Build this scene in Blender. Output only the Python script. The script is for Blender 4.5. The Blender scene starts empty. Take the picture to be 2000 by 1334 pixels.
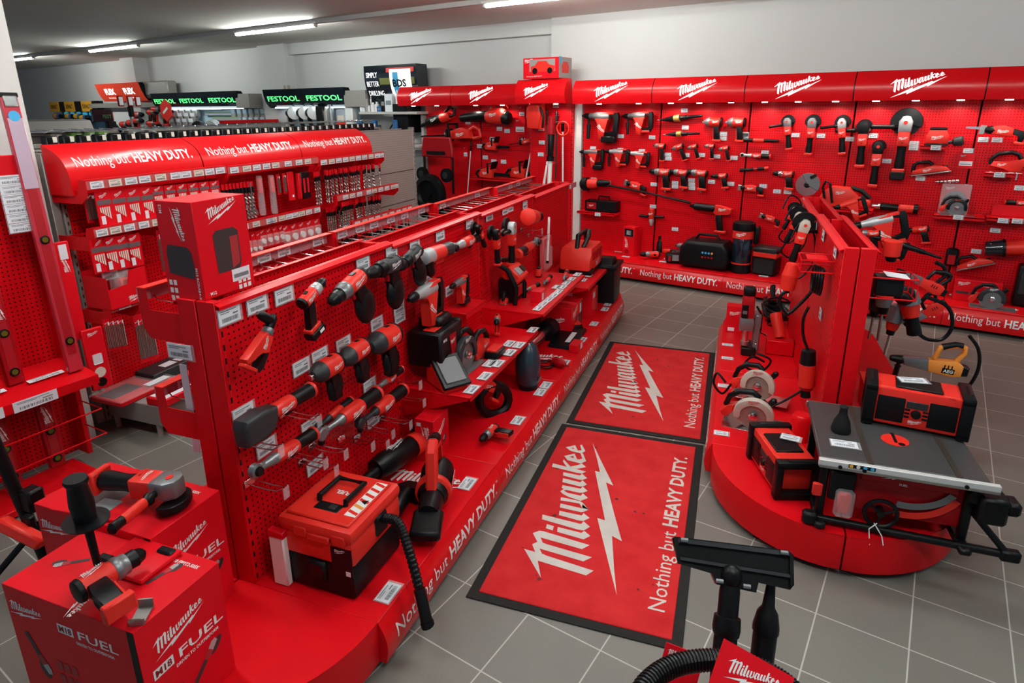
import bpy, bmesh, math, random
from mathutils import Vector, Matrix, Euler
from mathutils.geometry import tessellate_polygon
random.seed(7)
SC = bpy.context.scene
COL = SC.collection
PI = math.pi
V = Vector
# ------------------------------------------------------------------ camera
FPX, PPX, PPY = 1230.787, 1000.0, 580.03
YAW, PIT, ROL = 0.592014, 0.289986, -0.0065553
CAM = V((0.14558, -2.41979, 1.97699))
def cam_rot():
    B = Matrix(((1,0,0),(0,0,-1),(0,1,0)))
    cy, sy = math.cos(YAW), math.sin(YAW); cp, sp = math.cos(PIT), math.sin(PIT); cr, sr = math.cos(ROL), math.sin(ROL)
    return Matrix(((cr,-sr,0),(sr,cr,0),(0,0,1))) @ Matrix(((1,0,0),(0,cp,-sp),(0,sp,cp))) @ B @ Matrix(((cy,sy,0),(-sy,cy,0),(0,0,1)))
RC = cam_rot()
cd = bpy.data.cameras.new('camera'); cam = bpy.data.objects.new('camera', cd); COL.objects.link(cam)
cd.sensor_width = 36.0; cd.lens = FPX/2000*36; cd.shift_y = -(667-PPY)/2000; cd.clip_start = .05; cd.clip_end = 100
M3 = Matrix((RC[0], -RC[1], -RC[2])).transposed()
cam.matrix_world = Matrix.Translation(CAM) @ M3.to_4x4()
SC.camera = cam
# ------------------------------------------------------------------ world, exposure, daylight
SC.view_settings.view_transform = 'Standard'; SC.view_settings.look = 'None'
SC.view_settings.gamma = 1.0; SC.view_settings.use_curve_mapping = False
SC.view_settings.exposure = 0.66
wd = bpy.data.worlds.new('daylight'); SC.world = wd; wd.use_nodes = True
wd.node_tree.nodes['Background'].inputs[0].default_value = (.62,.80,1.0,1)
wd.node_tree.nodes['Background'].inputs[1].default_value = 0.28
SC.cycles.max_bounces = 6; SC.cycles.diffuse_bounces = 3; SC.cycles.glossy_bounces = 3
SC.cycles.transparent_max_bounces = 6; SC.cycles.caustics_reflective = False; SC.cycles.caustics_refractive = False
SC.cycles.sample_clamp_indirect = 4.0
TUBE_POWER, SPOT_POWER = 95.0, 8.0; FLOOR_TUBES = 122.0
# ------------------------------------------------------------------ materials
MATS = {}
def mat(name, col, rough=.45, metal=0., emit=0., noise=0., nscale=40., bump=0., alpha=1., coat=0., spec=.5, ecol=None):
    if name in MATS: return MATS[name]
    m = bpy.data.materials.new(name); m.use_nodes = True; nt = m.node_tree; b = nt.nodes['Principled BSDF']
    b.inputs['Base Color'].default_value = (*col,1); b.inputs['Roughness'].default_value = rough; b.inputs['Metallic'].default_value = metal
    b.inputs['Specular IOR Level'].default_value = spec
    if coat: b.inputs['Coat Weight'].default_value = coat; b.inputs['Coat Roughness'].default_value = .15
    if emit: b.inputs['Emission Color'].default_value = (*(ecol or col),1); b.inputs['Emission Strength'].default_value = emit
    if alpha < 1: b.inputs['Alpha'].default_value = alpha
    if noise or bump:
        tc = nt.nodes.new('ShaderNodeTexCoord'); n = nt.nodes.new('ShaderNodeTexNoise'); n.inputs['Scale'].default_value = nscale; n.inputs['Detail'].default_value = 4
        nt.links.new(tc.outputs['Object'], n.inputs['Vector'])
        if noise:
            mx = nt.nodes.new('ShaderNodeMix'); mx.data_type = 'RGBA'
            mx.inputs[6].default_value = (*[c*(1-noise) for c in col],1); mx.inputs[7].default_value = (*[min(1,c*(1+noise)) for c in col],1)
            nt.links.new(n.outputs['Fac'], mx.inputs[0]); nt.links.new(mx.outputs[2], b.inputs['Base Color'])
        if bump:
            bp = nt.nodes.new('ShaderNodeBump'); bp.inputs['Strength'].default_value = bump; bp.inputs['Distance'].default_value = .002
            nt.links.new(n.outputs['Fac'], bp.inputs['Height']); nt.links.new(bp.outputs['Normal'], b.inputs['Normal'])
    MATS[name] = m; return m
RED = mat('powder_coated_red_steel', (.64,.003,.008), .36, noise=.04, nscale=9, bump=.05, spec=.2)
SIGN = mat('glossy_red_sign_plastic', (.68,.004,.008), .28, coat=.1, spec=.25)
TRED = mat('red_tool_plastic', (.70,.024,.015), .40, spec=.3)
DRED = mat('dark_red_tool_plastic', (.34,.003,.007), .40, spec=.25)
CRED = mat('red_printed_carton', (.66,.004,.012), .42, noise=.04, nscale=6, spec=.2)
CTOP = CRED
BLK = mat('black_tool_plastic', (.0030,.0034,.0042), .40, spec=.20)
RUB = mat('black_rubber', (.004,.0045,.005), .72, spec=.25, bump=.2, nscale=300)
DGR = mat('dark_grey_plastic', (.020,.022,.025), .45, spec=.3)
GRY = mat('grey_cast_metal', (.20,.21,.22), .38, metal=.6)
LGR = mat('light_grey_cast_metal', (.42,.44,.45), .40, metal=.4)
BEI = mat('beige_magnesium_guard', (.50,.45,.39), .45)
STL = mat('polished_steel', (.70,.70,.70), .20, metal=1.)
DST = mat('dull_steel', (.35,.34,.32), .35, metal=.9)
WHT = mat('white_print', (.78,.78,.76), .5)
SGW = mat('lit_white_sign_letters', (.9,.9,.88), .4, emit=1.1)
CARD = mat('white_price_card', (.72,.75,.80), .45)
CARD2 = mat('cream_price_card', (.70,.64,.55), .5)
INK = mat('grey_barcode_print', (.16,.17,.19), .6)
CLR = mat('clear_plastic', (.75,.75,.78), .12, alpha=.22)
WALL = mat('white_wall_paint', (.62,.615,.60), .7, noise=.02, nscale=2)
CEIL = mat("ceiling_paint", (.74,.70,.66), .8, noise=.03, nscale=1.5)
GMT = mat('grey_shelf_metal', (.30,.28,.26), .45, metal=.2)
YEL = mat('yellow_plastic', (.75,.36,.02), .45)
ORA = mat('orange_plastic', (.78,.27,.04), .42)
BLU = mat('blue_plastic', (.02,.12,.32), .4)
LBL = mat('light_blue_print', (.05,.38,.70), .5)
GRN = mat('green_plastic', (.20,.42,.06), .45)
GLIT = mat('lit_green_sign_letters', (.10,.95,.22), .4, emit=1.0)
SBLK = mat('glossy_black_sign', (.006,.010,.016), .12, coat=.3)
OLIT = mat('orange_red_sign', (.80,.06,.025), .35, emit=.12)
DISP = mat('grey_display_window', (.22,.25,.26), .18)
PHO = mat('dark_product_print', (.028,.020,.022), .5)
PHR = mat('faded_red_product_print', (.34,.02,.025), .5)
PNK = mat('pink_card', (.62,.10,.12), .5)
WOO = mat('pale_wood', (.42,.34,.24), .6, noise=.15, nscale=12)
def node_mat(name): 
    m = bpy.data.materials.new(name); m.use_nodes = True; return m, m.node_tree, m.node_tree.nodes['Principled BSDF']
def mth(nt, op, a, b=None, c=None):
    n = nt.nodes.new('ShaderNodeMath'); n.operation = op
    for i, v in enumerate((a,b,c)):
        if v is None: continue
        if isinstance(v,(int,float)): n.inputs[i].default_value = v
        else: nt.links.new(v, n.inputs[i])
    return n.outputs[0]
def floor_mat():
    m, nt, b = node_mat('grey_brown_floor_tile'); tc = nt.nodes.new('ShaderNodeTexCoord'); sp = nt.nodes.new('ShaderNodeSeparateXYZ')
    nt.links.new(tc.outputs['Object'], sp.inputs[0]); T = .325
    def line(o):
        f = mth(nt,'FRACT', mth(nt,'DIVIDE', mth(nt,'ADD',o,65.0+.0), T)); return mth(nt,'LESS_THAN', mth(nt,'ABSOLUTE', mth(nt,'SUBTRACT', f, .5)), 2)  if False else mth(nt,'GREATER_THAN', mth(nt,'ABSOLUTE', mth(nt,'SUBTRACT', f, .5)), .4915)
    g = mth(nt,'MAXIMUM', line(sp.outputs[0]), line(sp.outputs[1]))
    fl = nt.nodes.new('ShaderNodeVectorMath'); fl.operation = 'SNAP'; fl.inputs[1].default_value = (T,T,10)
    ad = nt.nodes.new('ShaderNodeVectorMath'); ad.operation='ADD'; ad.inputs[1].default_value=(65,65,.5); nt.links.new(tc.outputs['Object'], ad.inputs[0]); nt.links.new(ad.outputs[0], fl.inputs[0])
    wn = nt.nodes.new('ShaderNodeTexWhiteNoise'); nt.links.new(fl.outputs[0], wn.inputs['Vector'])
    n1 = nt.nodes.new('ShaderNodeTexNoise'); n1.inputs['Scale'].default_value = 220; n1.inputs['Detail'].default_value = 2; nt.links.new(tc.outputs['Object'], n1.inputs['Vector'])
    n2 = nt.nodes.new('ShaderNodeTexNoise'); n2.inputs['Scale'].default_value = 2.5; n2.inputs['Detail'].default_value = 4; nt.links.new(tc.outputs['Object'], n2.inputs['Vector'])
    f = mth(nt,'ADD', mth(nt,'MULTIPLY', n1.outputs['Fac'], .5), mth(nt,'ADD', mth(nt,'MULTIPLY', n2.outputs['Fac'], .35), mth(nt,'MULTIPLY', wn.outputs['Value'], .15)))
    r = nt.nodes.new('ShaderNodeMix'); r.data_type='RGBA'; r.inputs[6].default_value=(.092,.085,.076,1); r.inputs[7].default_value=(.218,.205,.182,1); nt.links.new(f, r.inputs[0])
    q = nt.nodes.new('ShaderNodeMix'); q.data_type='RGBA'; q.inputs[7].default_value=(.44,.42,.39,1); nt.links.new(r.outputs[2], q.inputs[6]); nt.links.new(g, q.inputs[0])
    nt.links.new(q.outputs[2], b.inputs['Base Color']); b.inputs['Roughness'].default_value=.42
    bp = nt.nodes.new('ShaderNodeBump'); bp.inputs['Strength'].default_value=.25; bp.inputs['Distance'].default_value=.002; nt.links.new(mth(nt,'SUBTRACT', mth(nt,'MULTIPLY', n1.outputs['Fac'], .3), g), bp.inputs['Height']); nt.links.new(bp.outputs['Normal'], b.inputs['Normal'])
    return m
def peg_mat(name, col, hole=.024, rad=.0034, dark=(.05,.0,.0), seam=0., rough=.34):
    m, nt, b = node_mat(name); tc = nt.nodes.new('ShaderNodeTexCoord'); sp = nt.nodes.new('ShaderNodeSeparateXYZ'); nt.links.new(tc.outputs['Object'], sp.inputs[0])
    def cen(o): return mth(nt,'MULTIPLY', mth(nt,'SUBTRACT', mth(nt,'FRACT', mth(nt,'ADD', mth(nt,'DIVIDE', o, hole), 100.25)), .5), hole)
    x, z = cen(sp.outputs[0]), cen(sp.outputs[2])
    d = mth(nt,'SQRT', mth(nt,'ADD', mth(nt,'MULTIPLY',x,x), mth(nt,'MULTIPLY',z,z)))
    g = mth(nt,'LESS_THAN', d, rad)
    q = nt.nodes.new('ShaderNodeMix'); q.data_type='RGBA'; q.inputs[6].default_value=(*col,1); q.inputs[7].default_value=(*dark,1); nt.links.new(g, q.inputs[0])
    nt.links.new(q.outputs[2], b.inputs['Base Color']); b.inputs['Roughness'].default_value=rough; b.inputs['Specular IOR Level'].default_value=.2
    return m
def carpet_mat(name, c0, c1):
    m, nt, b = node_mat(name); tc = nt.nodes.new('ShaderNodeTexCoord')
    n1 = nt.nodes.new('ShaderNodeTexNoise'); n1.inputs['Scale'].default_value=420; n1.inputs['Detail'].default_value=2
    n2 = nt.nodes.new('ShaderNodeTexNoise'); n2.inputs['Scale'].default_value=7; n2.inputs['Detail'].default_value=6
    for n in (n1,n2): nt.links.new(tc.outputs['Object'], n.inputs['Vector'])
    f = mth(nt,'ADD', mth(nt,'MULTIPLY', n1.outputs['Fac'], .45), mth(nt,'MULTIPLY', n2.outputs['Fac'], .55))
    f = mth(nt,'MULTIPLY', mth(nt,'SUBTRACT', f, .3), 2.4)
    r = nt.nodes.new('ShaderNodeMix'); r.data_type='RGBA'; r.inputs[6].default_value=(*c0,1); r.inputs[7].default_value=(*c1,1); nt.links.new(f, r.inputs[0])
    nt.links.new(r.outputs[2], b.inputs['Base Color']); b.inputs['Roughness'].default_value=.95; b.inputs['Specular IOR Level'].default_value=.1
    bp = nt.nodes.new('ShaderNodeBump'); bp.inputs['Strength'].default_value=.5; bp.inputs['Distance'].default_value=.004; nt.links.new(n1.outputs['Fac'], bp.inputs['Height']); nt.links.new(bp.outputs['Normal'], b.inputs['Normal'])
    return m
def slot_mat(name, c0, c1, step=.05):
    m, nt, b = node_mat(name); tc = nt.nodes.new('ShaderNodeTexCoord'); sp = nt.nodes.new('ShaderNodeSeparateXYZ'); nt.links.new(tc.outputs['Object'], sp.inputs[0])
    g = mth(nt,'GREATER_THAN', mth(nt,'FRACT', mth(nt,'DIVIDE', sp.outputs[2], step)), .55)
    q = nt.nodes.new('ShaderNodeMix'); q.data_type='RGBA'; q.inputs[6].default_value=(*c0,1); q.inputs[7].default_value=(*c1,1); nt.links.new(g, q.inputs[0])
    nt.links.new(q.outputs[2], b.inputs['Base Color']); b.inputs['Roughness'].default_value=.4
    return m
FLOOR = floor_mat()
SLOT = slot_mat('slotted_red_steel', (.64,.003,.008), (.006,.003,.003)); SLOTG = slot_mat('slotted_grey_steel', (.30,.28,.26), (.01,.01,.01))
PEG = peg_mat('red_perforated_steel', (.64,.003,.008), rad=.0042, dark=(.02,.0,.0))
PEGG = peg_mat('grey_perforated_steel', (.30,.27,.25), dark=(.02,.02,.02))
CARP = carpet_mat('red_carpet_pile', (.42,.010,.015), (.66,.036,.036))
CARW = carpet_mat('off_white_carpet_pile', (.50,.46,.43), (.66,.62,.58))
MBOR = mat('black_rubber_mat_border', (.010,.0095,.009), .75, spec=.2, bump=.3, nscale=200)
# ------------------------------------------------------------------ object helpers
LABELS = {}
def tag(o, label, cat, group=None, kind=None):
    o['label'] = label; o['category'] = cat
    if group: o['group'] = group
    if kind: o['kind'] = kind
    k = LABELS.get(label)
    if k and not (group and k == group): print('DUPLICATE LABEL', label)
    LABELS[label] = group or '-'
    return o
def thing(name, label, cat, loc=(0,0,0), rot=None, group=None):
    o = bpy.data.objects.new(name, None); o.empty_display_size = .05; COL.objects.link(o)
    o.location = loc
    if rot is not None: o.rotation_euler = rot.to_euler() if isinstance(rot, Matrix) else (0,0,rot)
    return tag(o, label, cat, group)
class MB:
    def __init__(s): s.b = bmesh.new()
    def _x(s, vs, M):
        if M is not None: bmesh.ops.transform(s.b, matrix=M, verts=vs)
    def box(s, c, d, bev=0., rot=None, seg=1):
        r = bmesh.ops.create_cube(s.b, size=1.0); vs = r['verts']
        for v in vs: v.co = V((v.co.x*d[0], v.co.y*d[1], v.co.z*d[2]))
        if bev:
            es = list({e for v in vs for e in v.link_edges}); rr = bmesh.ops.bevel(s.b, geom=es, offset=bev, segments=seg, affect='EDGES', profile=.5)
            vs = list({v for f in rr['faces'] for v in f.verts} | {v for v in vs if v.is_valid})
        M = Matrix.Translation(c)
        if rot is not None: M = M @ (rot.to_4x4() if isinstance(rot, Matrix) else Euler(rot).to_matrix().to_4x4())
        s._x(vs, M); return s
    def cyl(s, p0, p1, r0, r1=None, n=14, cap=True):
        if r1 is None: r1 = r0
        p0, p1 = V(p0), V(p1); d = p1-p0; L = d.length
        r = bmesh.ops.create_cone(s.b, cap_ends=cap, segments=n, radius1=max(r0,1e-5), radius2=max(r1,1e-5), depth=L)
        s._x(r['verts'], Matrix.Translation((p0+p1)/2) @ d.to_track_quat('Z','Y').to_matrix().to_4x4()); return s
    def lathe(s, p0, ax, prof, n=16):       # prof: (distance along axis, radius)
        ax = V(ax).normalized(); q = ax.to_track_quat('Z','Y').to_matrix(); rings = []
        for t, r in prof:
            rings.append([s.b.verts.new(V(p0)+q@V((r*math.cos(2*PI*i/n), r*math.sin(2*PI*i/n), t))) for i in range(n)])
        for a, b in zip(rings, rings[1:]):
            for i in range(n): s.b.faces.new((a[i], a[(i+1)%n], b[(i+1)%n], b[i]))
        s.b.faces.new(rings[0][::-1]); s.b.faces.new(rings[-1]); return s
    def ell(s, c, r, u=14, v=9, rot=None):
        q = bmesh.ops.create_uvsphere(s.b, u_segments=u, v_segments=v, radius=1.0)
        M = Matrix.Translation(c)
        if rot is not None: M = M @ Euler(rot).to_matrix().to_4x4()
        s._x(q['verts'], M @ Matrix.Diagonal((*r,1))); return s
    def prism(s, pts, y0, y1, bev=0., M=None, seg=1):    # outline in x,z extruded along y
        a = [s.b.verts.new((p[0], y0, p[1])) for p in pts]; b = [s.b.verts.new((p[0], y1, p[1])) for p in pts]
        n = len(pts); fs = [s.b.faces.new(a), s.b.faces.new(b[::-1])]
        for i in range(n): fs.append(s.b.faces.new((a[(i+1)%n], a[i], b[i], b[(i+1)%n])))
        vs = a+b
        if bev:
            es = list({e for f in fs[:2] for e in f.edges}); rr = bmesh.ops.bevel(s.b, geom=es, offset=bev, segments=seg, affect='EDGES', profile=.5)
            vs = list({v for f in rr['faces'] for v in f.verts} | {v for f in s.b.faces if f.is_valid and f in fs for v in f.verts} | {v for v in vs if v.is_valid})
        if M is not None: s._x(vs, M)
        return s
    def tube(s, path, r, n=8, closed=False):
        P = [V(p) for p in path]; m = len(P); rings = []; up = None
        rr = r if isinstance(r,(list,tuple)) else [r]*m
        for i, p in enumerate(P):
            t = (P[(i+1)%m]-P[i-1]) if closed else (P[min(i+1,m-1)]-P[max(i-1,0)])
            t.normalize()
            if up is None: up = t.orthogonal().normalized()
            up = (up - t*up.dot(t)); up = up.normalized() if up.length > 1e-6 else t.orthogonal().normalized()
            w = t.cross(up)
            rings.append([s.b.verts.new(p+rr[i]*(math.cos(2*PI*k/n)*up+math.sin(2*PI*k/n)*w)) for k in range(n)])
        R = list(zip(rings, rings[1:])) + ([(rings[-1], rings[0])] if closed else [])
        for a, b in R:
            for k in range(n): s.b.faces.new((a[k], a[(k+1)%n], b[(k+1)%n], b[k]))
        if not closed: s.b.faces.new(rings[0][::-1]); s.b.faces.new(rings[-1])
        return s
    def quad(s, *p): s.b.faces.new([s.b.verts.new(q) for q in p]); return s
    def poly(s, rings, f):                 # flat polygon(s) with holes; f maps (x,y) -> 3d
        pts = [[V((p[0],p[1],0)) for p in r] for r in rings]; fl = [p for r in pts for p in r]
        vs = [s.b.verts.new(f(p.x,p.y)) for p in fl]
        for t in tessellate_polygon(pts):
            try: s.b.faces.new([vs[i] for i in t])
            except ValueError: pass
        return s
    def xf(s, M): bmesh.ops.transform(s.b, matrix=M, verts=s.b.verts[:]); return s
    def build(s, name, m, parent=None, ang=38, M=None):
        if M is not None: s.xf(M)
        bmesh.ops.recalc_face_normals(s.b, faces=s.b.faces[:])
        me = bpy.data.meshes.new(name); s.b.to_mesh(me); s.b.free()
        for mm in (m if isinstance(m,(list,tuple)) else [m]): me.materials.append(mm)
        me.polygons.foreach_set('use_smooth', [True]*len(me.polygons)); me.set_sharp_from_angle(angle=math.radians(ang))
        o = bpy.data.objects.new(name, me); COL.objects.link(o)
        if parent is not None: o.parent = parent
        return o
def struct(o, kind='structure'): o['kind'] = kind; return o
def copy_tree(o, parent=None):
    c = o.copy(); COL.objects.link(c)
    if parent is not None: c.parent = parent
    for ch in list(o.children): copy_tree(ch, c)
    return c
# text as mesh: list of triangles-ready bmesh in the x,y plane, centred
_TXT = {}
def text_mesh(s, bold=0., shear=0.):
    k = (s,bold,shear)
    if k not in _TXT:
        c = bpy.data.curves.new('t','FONT'); c.body = s; c.size = 1.0; c.offset = bold; c.shear = shear; c.resolution_u = 2
        o = bpy.data.objects.new('t', c); COL.objects.link(o); bpy.context.view_layer.update()
        me = bpy.data.meshes.new_from_object(o.evaluated_get(bpy.context.evaluated_depsgraph_get()))
        bpy.data.objects.remove(o); bpy.data.curves.remove(c); _TXT[k] = me
    return _TXT[k]
def text_run(parts, height):
    """parts: list of (string, bold) laid end to end; returns bmesh in x,y with cap height = height, left at 0"""
    b = bmesh.new(); x = 0.
    for st, bold in parts:
        me = text_mesh(st, bold); n0 = len(b.verts); b.from_mesh(me); b.verts.ensure_lookup_table(); vs = b.verts[n0:]
        if vs:
            mn = min(v.co.x for v in vs); mx = max(v.co.x for v in vs)
            for v in vs: v.co.x += x-mn
            x += mx-mn+.36
    s = height/.70
    for v in b.verts: v.co *= s
    return b
LOGO = [[[(-0.371,0.160),(-0.374,0.115),(-0.336,0.139),(-0.315,0.124),(-0.270,0.157),(-0.248,0.136),(-0.246,0.120),(-0.270,-0.073),(-0.302,-0.050),(-0.286,0.120),(-0.313,0.103),(-0.317,0.087),(-0.335,-0.096),(-0.367,-0.070),(-0.350,0.105),(-0.374,0.089),(-0.380,0.071),(-0.404,-0.117),(-0.436,-0.096),(-0.417,0.092),(-0.500,0.055)]],[[(-0.198,0.119),(-0.202,0.089),(-0.230,0.086),(-0.224,0.116)]],[[(-0.202,0.072),(-0.232,0.067),(-0.244,-0.043),(-0.215,-0.064),(-0.192,-0.035),(-0.208,-0.026)]],[[(-0.143,0.154),(-0.174,0.147),(-0.192,-0.006),(-0.191,-0.032),(-0.160,-0.050),(-0.133,-0.019),(-0.154,-0.012)]],[[(-0.096,0.093),(-0.125,0.088),(-0.134,0.003),(-0.132,-0.016),(-0.104,-0.037),(-0.079,-0.006),(-0.098,-0.003)]],[[(-0.045,0.102),(-0.073,0.098),(-0.077,0.005),(-0.070,-0.005),(-0.050,-0.022),(-0.021,0.011),(-0.050,0.008)]],[[(-0.000,0.112),(-0.023,0.108),(-0.020,0.026),(-0.046,0.008),(-0.050,-0.022),(-0.009,0.014),(-0.002,0.030)]],[[(0.042,0.126),(0.027,0.112),(0.014,0.085),(0.000,0.026),(0.031,-0.001),(0.058,0.029),(0.037,0.032),(0.040,0.092),(0.051,0.113),(0.060,0.102),(0.064,0.116)]],[[(0.091,0.129),(0.068,0.126),(0.060,0.102),(0.057,0.044),(0.063,0.028),(0.082,0.012),(0.109,0.041),(0.089,0.045)]],[[(0.145,0.140),(0.114,0.135),(0.105,0.051),(0.111,0.039),(0.130,0.026),(0.157,0.052),(0.138,0.058)]],[[(0.194,0.151),(0.167,0.146),(0.157,0.068),(0.159,0.053),(0.180,0.036),(0.209,0.066),(0.191,0.072)]],[[(0.252,0.218),(0.222,0.214),(0.209,0.094),(0.209,0.067),(0.233,0.052),(0.238,0.101)]],[[(0.303,0.178),(0.282,0.176),(0.244,0.148),(0.238,0.121),(0.256,0.136)]],[[(0.245,0.139),(0.274,0.102),(0.295,0.087),(0.270,0.061),(0.238,0.101)]],[[(0.334,0.183),(0.302,0.159),(0.292,0.092),(0.321,0.072),(0.387,0.103),(0.381,0.113),(0.338,0.094),(0.326,0.106),(0.325,0.117),(0.371,0.141)],[(0.332,0.158),(0.348,0.142),(0.331,0.134)]],[[(0.416,0.197),(0.389,0.164),(0.382,0.110),(0.412,0.096),(0.466,0.126),(0.458,0.133),(0.412,0.115),(0.405,0.133),(0.450,0.156)],[(0.415,0.171),(0.425,0.158),(0.413,0.153)]],[[(-0.498,-0.218),(-0.373,-0.171),(-0.094,-0.067),(-0.099,-0.100),(-0.052,-0.085),(0.251,0.014),(0.247,-0.010),(0.354,0.025),(0.500,0.079),(0.363,0.013),(0.159,-0.088),(0.174,-0.052),(-0.038,-0.126),(-0.207,-0.187),(-0.188,-0.145),(-0.375,-0.187)]]]
def logo_bm(width, rot=0., simple=False):
    m = MB()
    for r in LOGO: m.poly(r, lambda x,y: V((x*width, y*width, 0)))
    if rot: m.xf(Matrix.Rotation(rot,4,'Z'))
    return m.b
def bend(b, f, cuts=0, step=.02):
    """map a flat x,y mesh through f(x,y) -> point; optional cuts along y so it can follow a curve"""
    if cuts:
        y0 = min(v.co.y for v in b.verts); y1 = max(v.co.y for v in b.verts)
        for i in range(1,cuts):
            bmesh.ops.bisect_plane(b, geom=b.verts[:]+b.edges[:]+b.faces[:], plane_co=(0,y0+(y1-y0)*i/cuts,0), plane_no=(0,1,0))
    for v in b.verts: v.co = f(v.co.x, v.co.y)
    return b
def put(b, name, m, parent):
    me = bpy.data.meshes.new(name); b.to_mesh(me); b.free(); me.materials.append(m)
    o = bpy.data.objects.new(name, me); COL.objects.link(o); o.parent = parent; return o
def logo_on(parent, o, x, y, width, m=None, rot=0., name='logo', off=.0008):
    """logo centred at o, running along x with up y (vectors in the parent's space)"""
    o, x, y = V(o), V(x).normalized(), V(y).normalized(); n = x.cross(y)
    return put(bend(logo_bm(width, rot), lambda a,c: o+x*a+y*c+n*off), name, m or WHT, parent)
def text_on(parent, s, o, x, y, h, m=None, bold=.02, center=True, name='lettering', off=.0008, wid=None):
    o, x, y = V(o), V(x).normalized(), V(y).normalized(); n = x.cross(y); b = text_run(s if isinstance(s,list) else [(s,bold)], h)
    w = max(v.co.x for v in b.verts); k = 1.
    if wid: k = wid/w
    dx = w*k/2 if center else 0; dy = h/2 if center else 0
    return put(bend(b, lambda a,c: o+x*(a*k-dx)+y*(c-dy)+n*off), name, m or WHT, parent)
# ------------------------------------------------------------------ frames: u along a fixture, v out towards the aisle, z up
def ray(px): return CAM, (RC.transposed() @ V(((px[0]-PPX)/FPX, (px[1]-PPY)/FPX, 1)))
class Frame:
    def __init__(s, o, u, v): s.o = V((*o,0)); s.u = V((*u,0)).normalized(); s.v = V((*v,0)).normalized(); s.z = V((0,0,1)); s.ax = (s.u,s.v,s.z)
    def w(s, u, v, z): return s.o+s.u*u+s.v*v+s.z*z
    def on(s, px, axis, val):
        C, d = ray(px); a = s.ax[axis]; t = (val-(C-s.o).dot(a))/d.dot(a); P = C+d*t-s.o
        return V((P.dot(s.u), P.dot(s.v), P.z))
    def rot(s): return Matrix((s.u, -s.v, s.z)).transposed()     # x along u (to the right when facing the board), front is -y
_a = 0.228019
G = Frame((-1.25448,-1.19540), (-math.sin(_a), math.cos(_a)), (math.cos(_a), math.sin(_a)))
_r = math.radians(14.5)
R = Frame((-1.017,2.005), (-math.sin(_r), math.cos(_r)), (math.cos(_r), math.sin(_r)))
GB = Frame(G.w(0,-.58,0).xy, G.u.xy, G.v.xy)               # perforated face of the middle gondola
RL = Frame(R.w(0,.535,0).xy, (-R.u).xy, (-R.v).xy)         # left face of the right gondola
RR = Frame(R.w(0,.665,0).xy, R.u.xy, R.v.xy)               # right face of the right gondola
LB = Frame(G.w(0,-2.70,0).xy, G.u.xy, G.v.xy)              # face of the left gondola
W = Frame((0,4.866), (1,0), (0,-1))                        # red wall bays
W2 = Frame((0,5.10), (1,0), (0,-1))                        # garden bays, set a little deeper
WC = Frame((0,4.80), (1,0), (0,-1))                        # narrow corner bay
WB = Frame((0,5.20), (1,0), (0,-1))                        # bare back wall
def flat(F, px, z): return F.on(px, 2, z)
# ================================================================== the room
def room():
    struct(MB().box((-7,-.5,-.05),(34,15,.1)).build('floor', FLOOR))
    struct(MB().box((-7,-.3,3.14),(34,13,.1)).build('ceiling', CEIL))
    m = MB().box((-7.3,5.42,1.55),(33.4,.2,3.1))
    struct(m.build('wall_back', WALL))
    # piers and downstand beam of the back wall, with the shallow recess between them
    struct(MB().box((-10.05,5.22,1.55),(.75,.2,3.1)).build('trim_1', WALL))
    struct(MB().box((-7.0,5.26,3.0),(5.4,.12,.18)).build('trim_2', WALL))
    struct(MB().box((-14.9,5.17,1.55),(.55,.3,3.1)).build('trim_3', WALL))
    struct(MB().box((1.0,5.23,1.55),(10.6,.18,3.1)).build('trim_4', WALL))
    struct(MB().box((-22.2,0,1.55),(.2,11,3.1)).build('wall_left', WALL))
    # white pillar at the left edge of the frame
    q = MB(); q.box((0,0,1.545),(.42,.62,3.09)); o = q.build('wall_pillar', WALL)
    o.location = G.w(.69,-2.97,0); o.rotation_euler = GB.rot().to_euler(); struct(o)
    # cable duct that carries the lamps
    d = MB().box((-7.5,3.45,3.065),(28,.05,.05)); struct(d.build('trim_5', mat('duct_white',(.55,.53,.5),.5)))
    struct(MB().box((-7.5,3.60,3.075),(28,.03,.03)).build('trim_6', mat('duct_white',(.55,.53,.5),.5)))
room()
TUBE = mat('lit_fluorescent_tube', (.94,1,.95), .3, emit=TUBE_POWER)
HOUS = mat('white_lamp_housing', (.7,.69,.67), .4)
TUBE2 = mat('bright_fluorescent_tube', (.93,1,.96), .3, emit=FLOOR_TUBES)
def lamp(x, y, label, L=1.66, rotz=0, m=None):
    t = thing('ceiling_lamp', label, 'lamp', (x,y,3.04), rotz, 'tube lamps along the ceiling')
    MB().box((0,0,.012),(L+.1,.07,.035),.006).build('lamp_housing', HOUS, t)
    MB().cyl((-L/2,0,-.024),(L/2,0,-.024),.016,n=10).build('lamp_tube', m or TUBE, t)
    for sx in (-1,1): MB().box((sx*(L/2+.02),0,-.018),(.03,.05,.04),.004).build('tube_holder', HOUS, t)
for x, l in ((-3.27,'tube lamp at the top edge above the corner with the boxed toy truck'),(-7.67,'longest lit ceiling tube above the black drilling sign'),(-12.1,'lit ceiling tube above the red and orange sign'),(-16.2,'farthest ceiling tube beside the white pillar')): lamp(x, 3.45, l)
for x, y in ((-3.6,.6),(-.6,.6),(2.6,.6),(-2.4,-1.5),(.4,-1.5)): lamp(x, y, 'ceiling tube lamp of the rows over the sales floor, above the frame', m=TUBE2)
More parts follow.
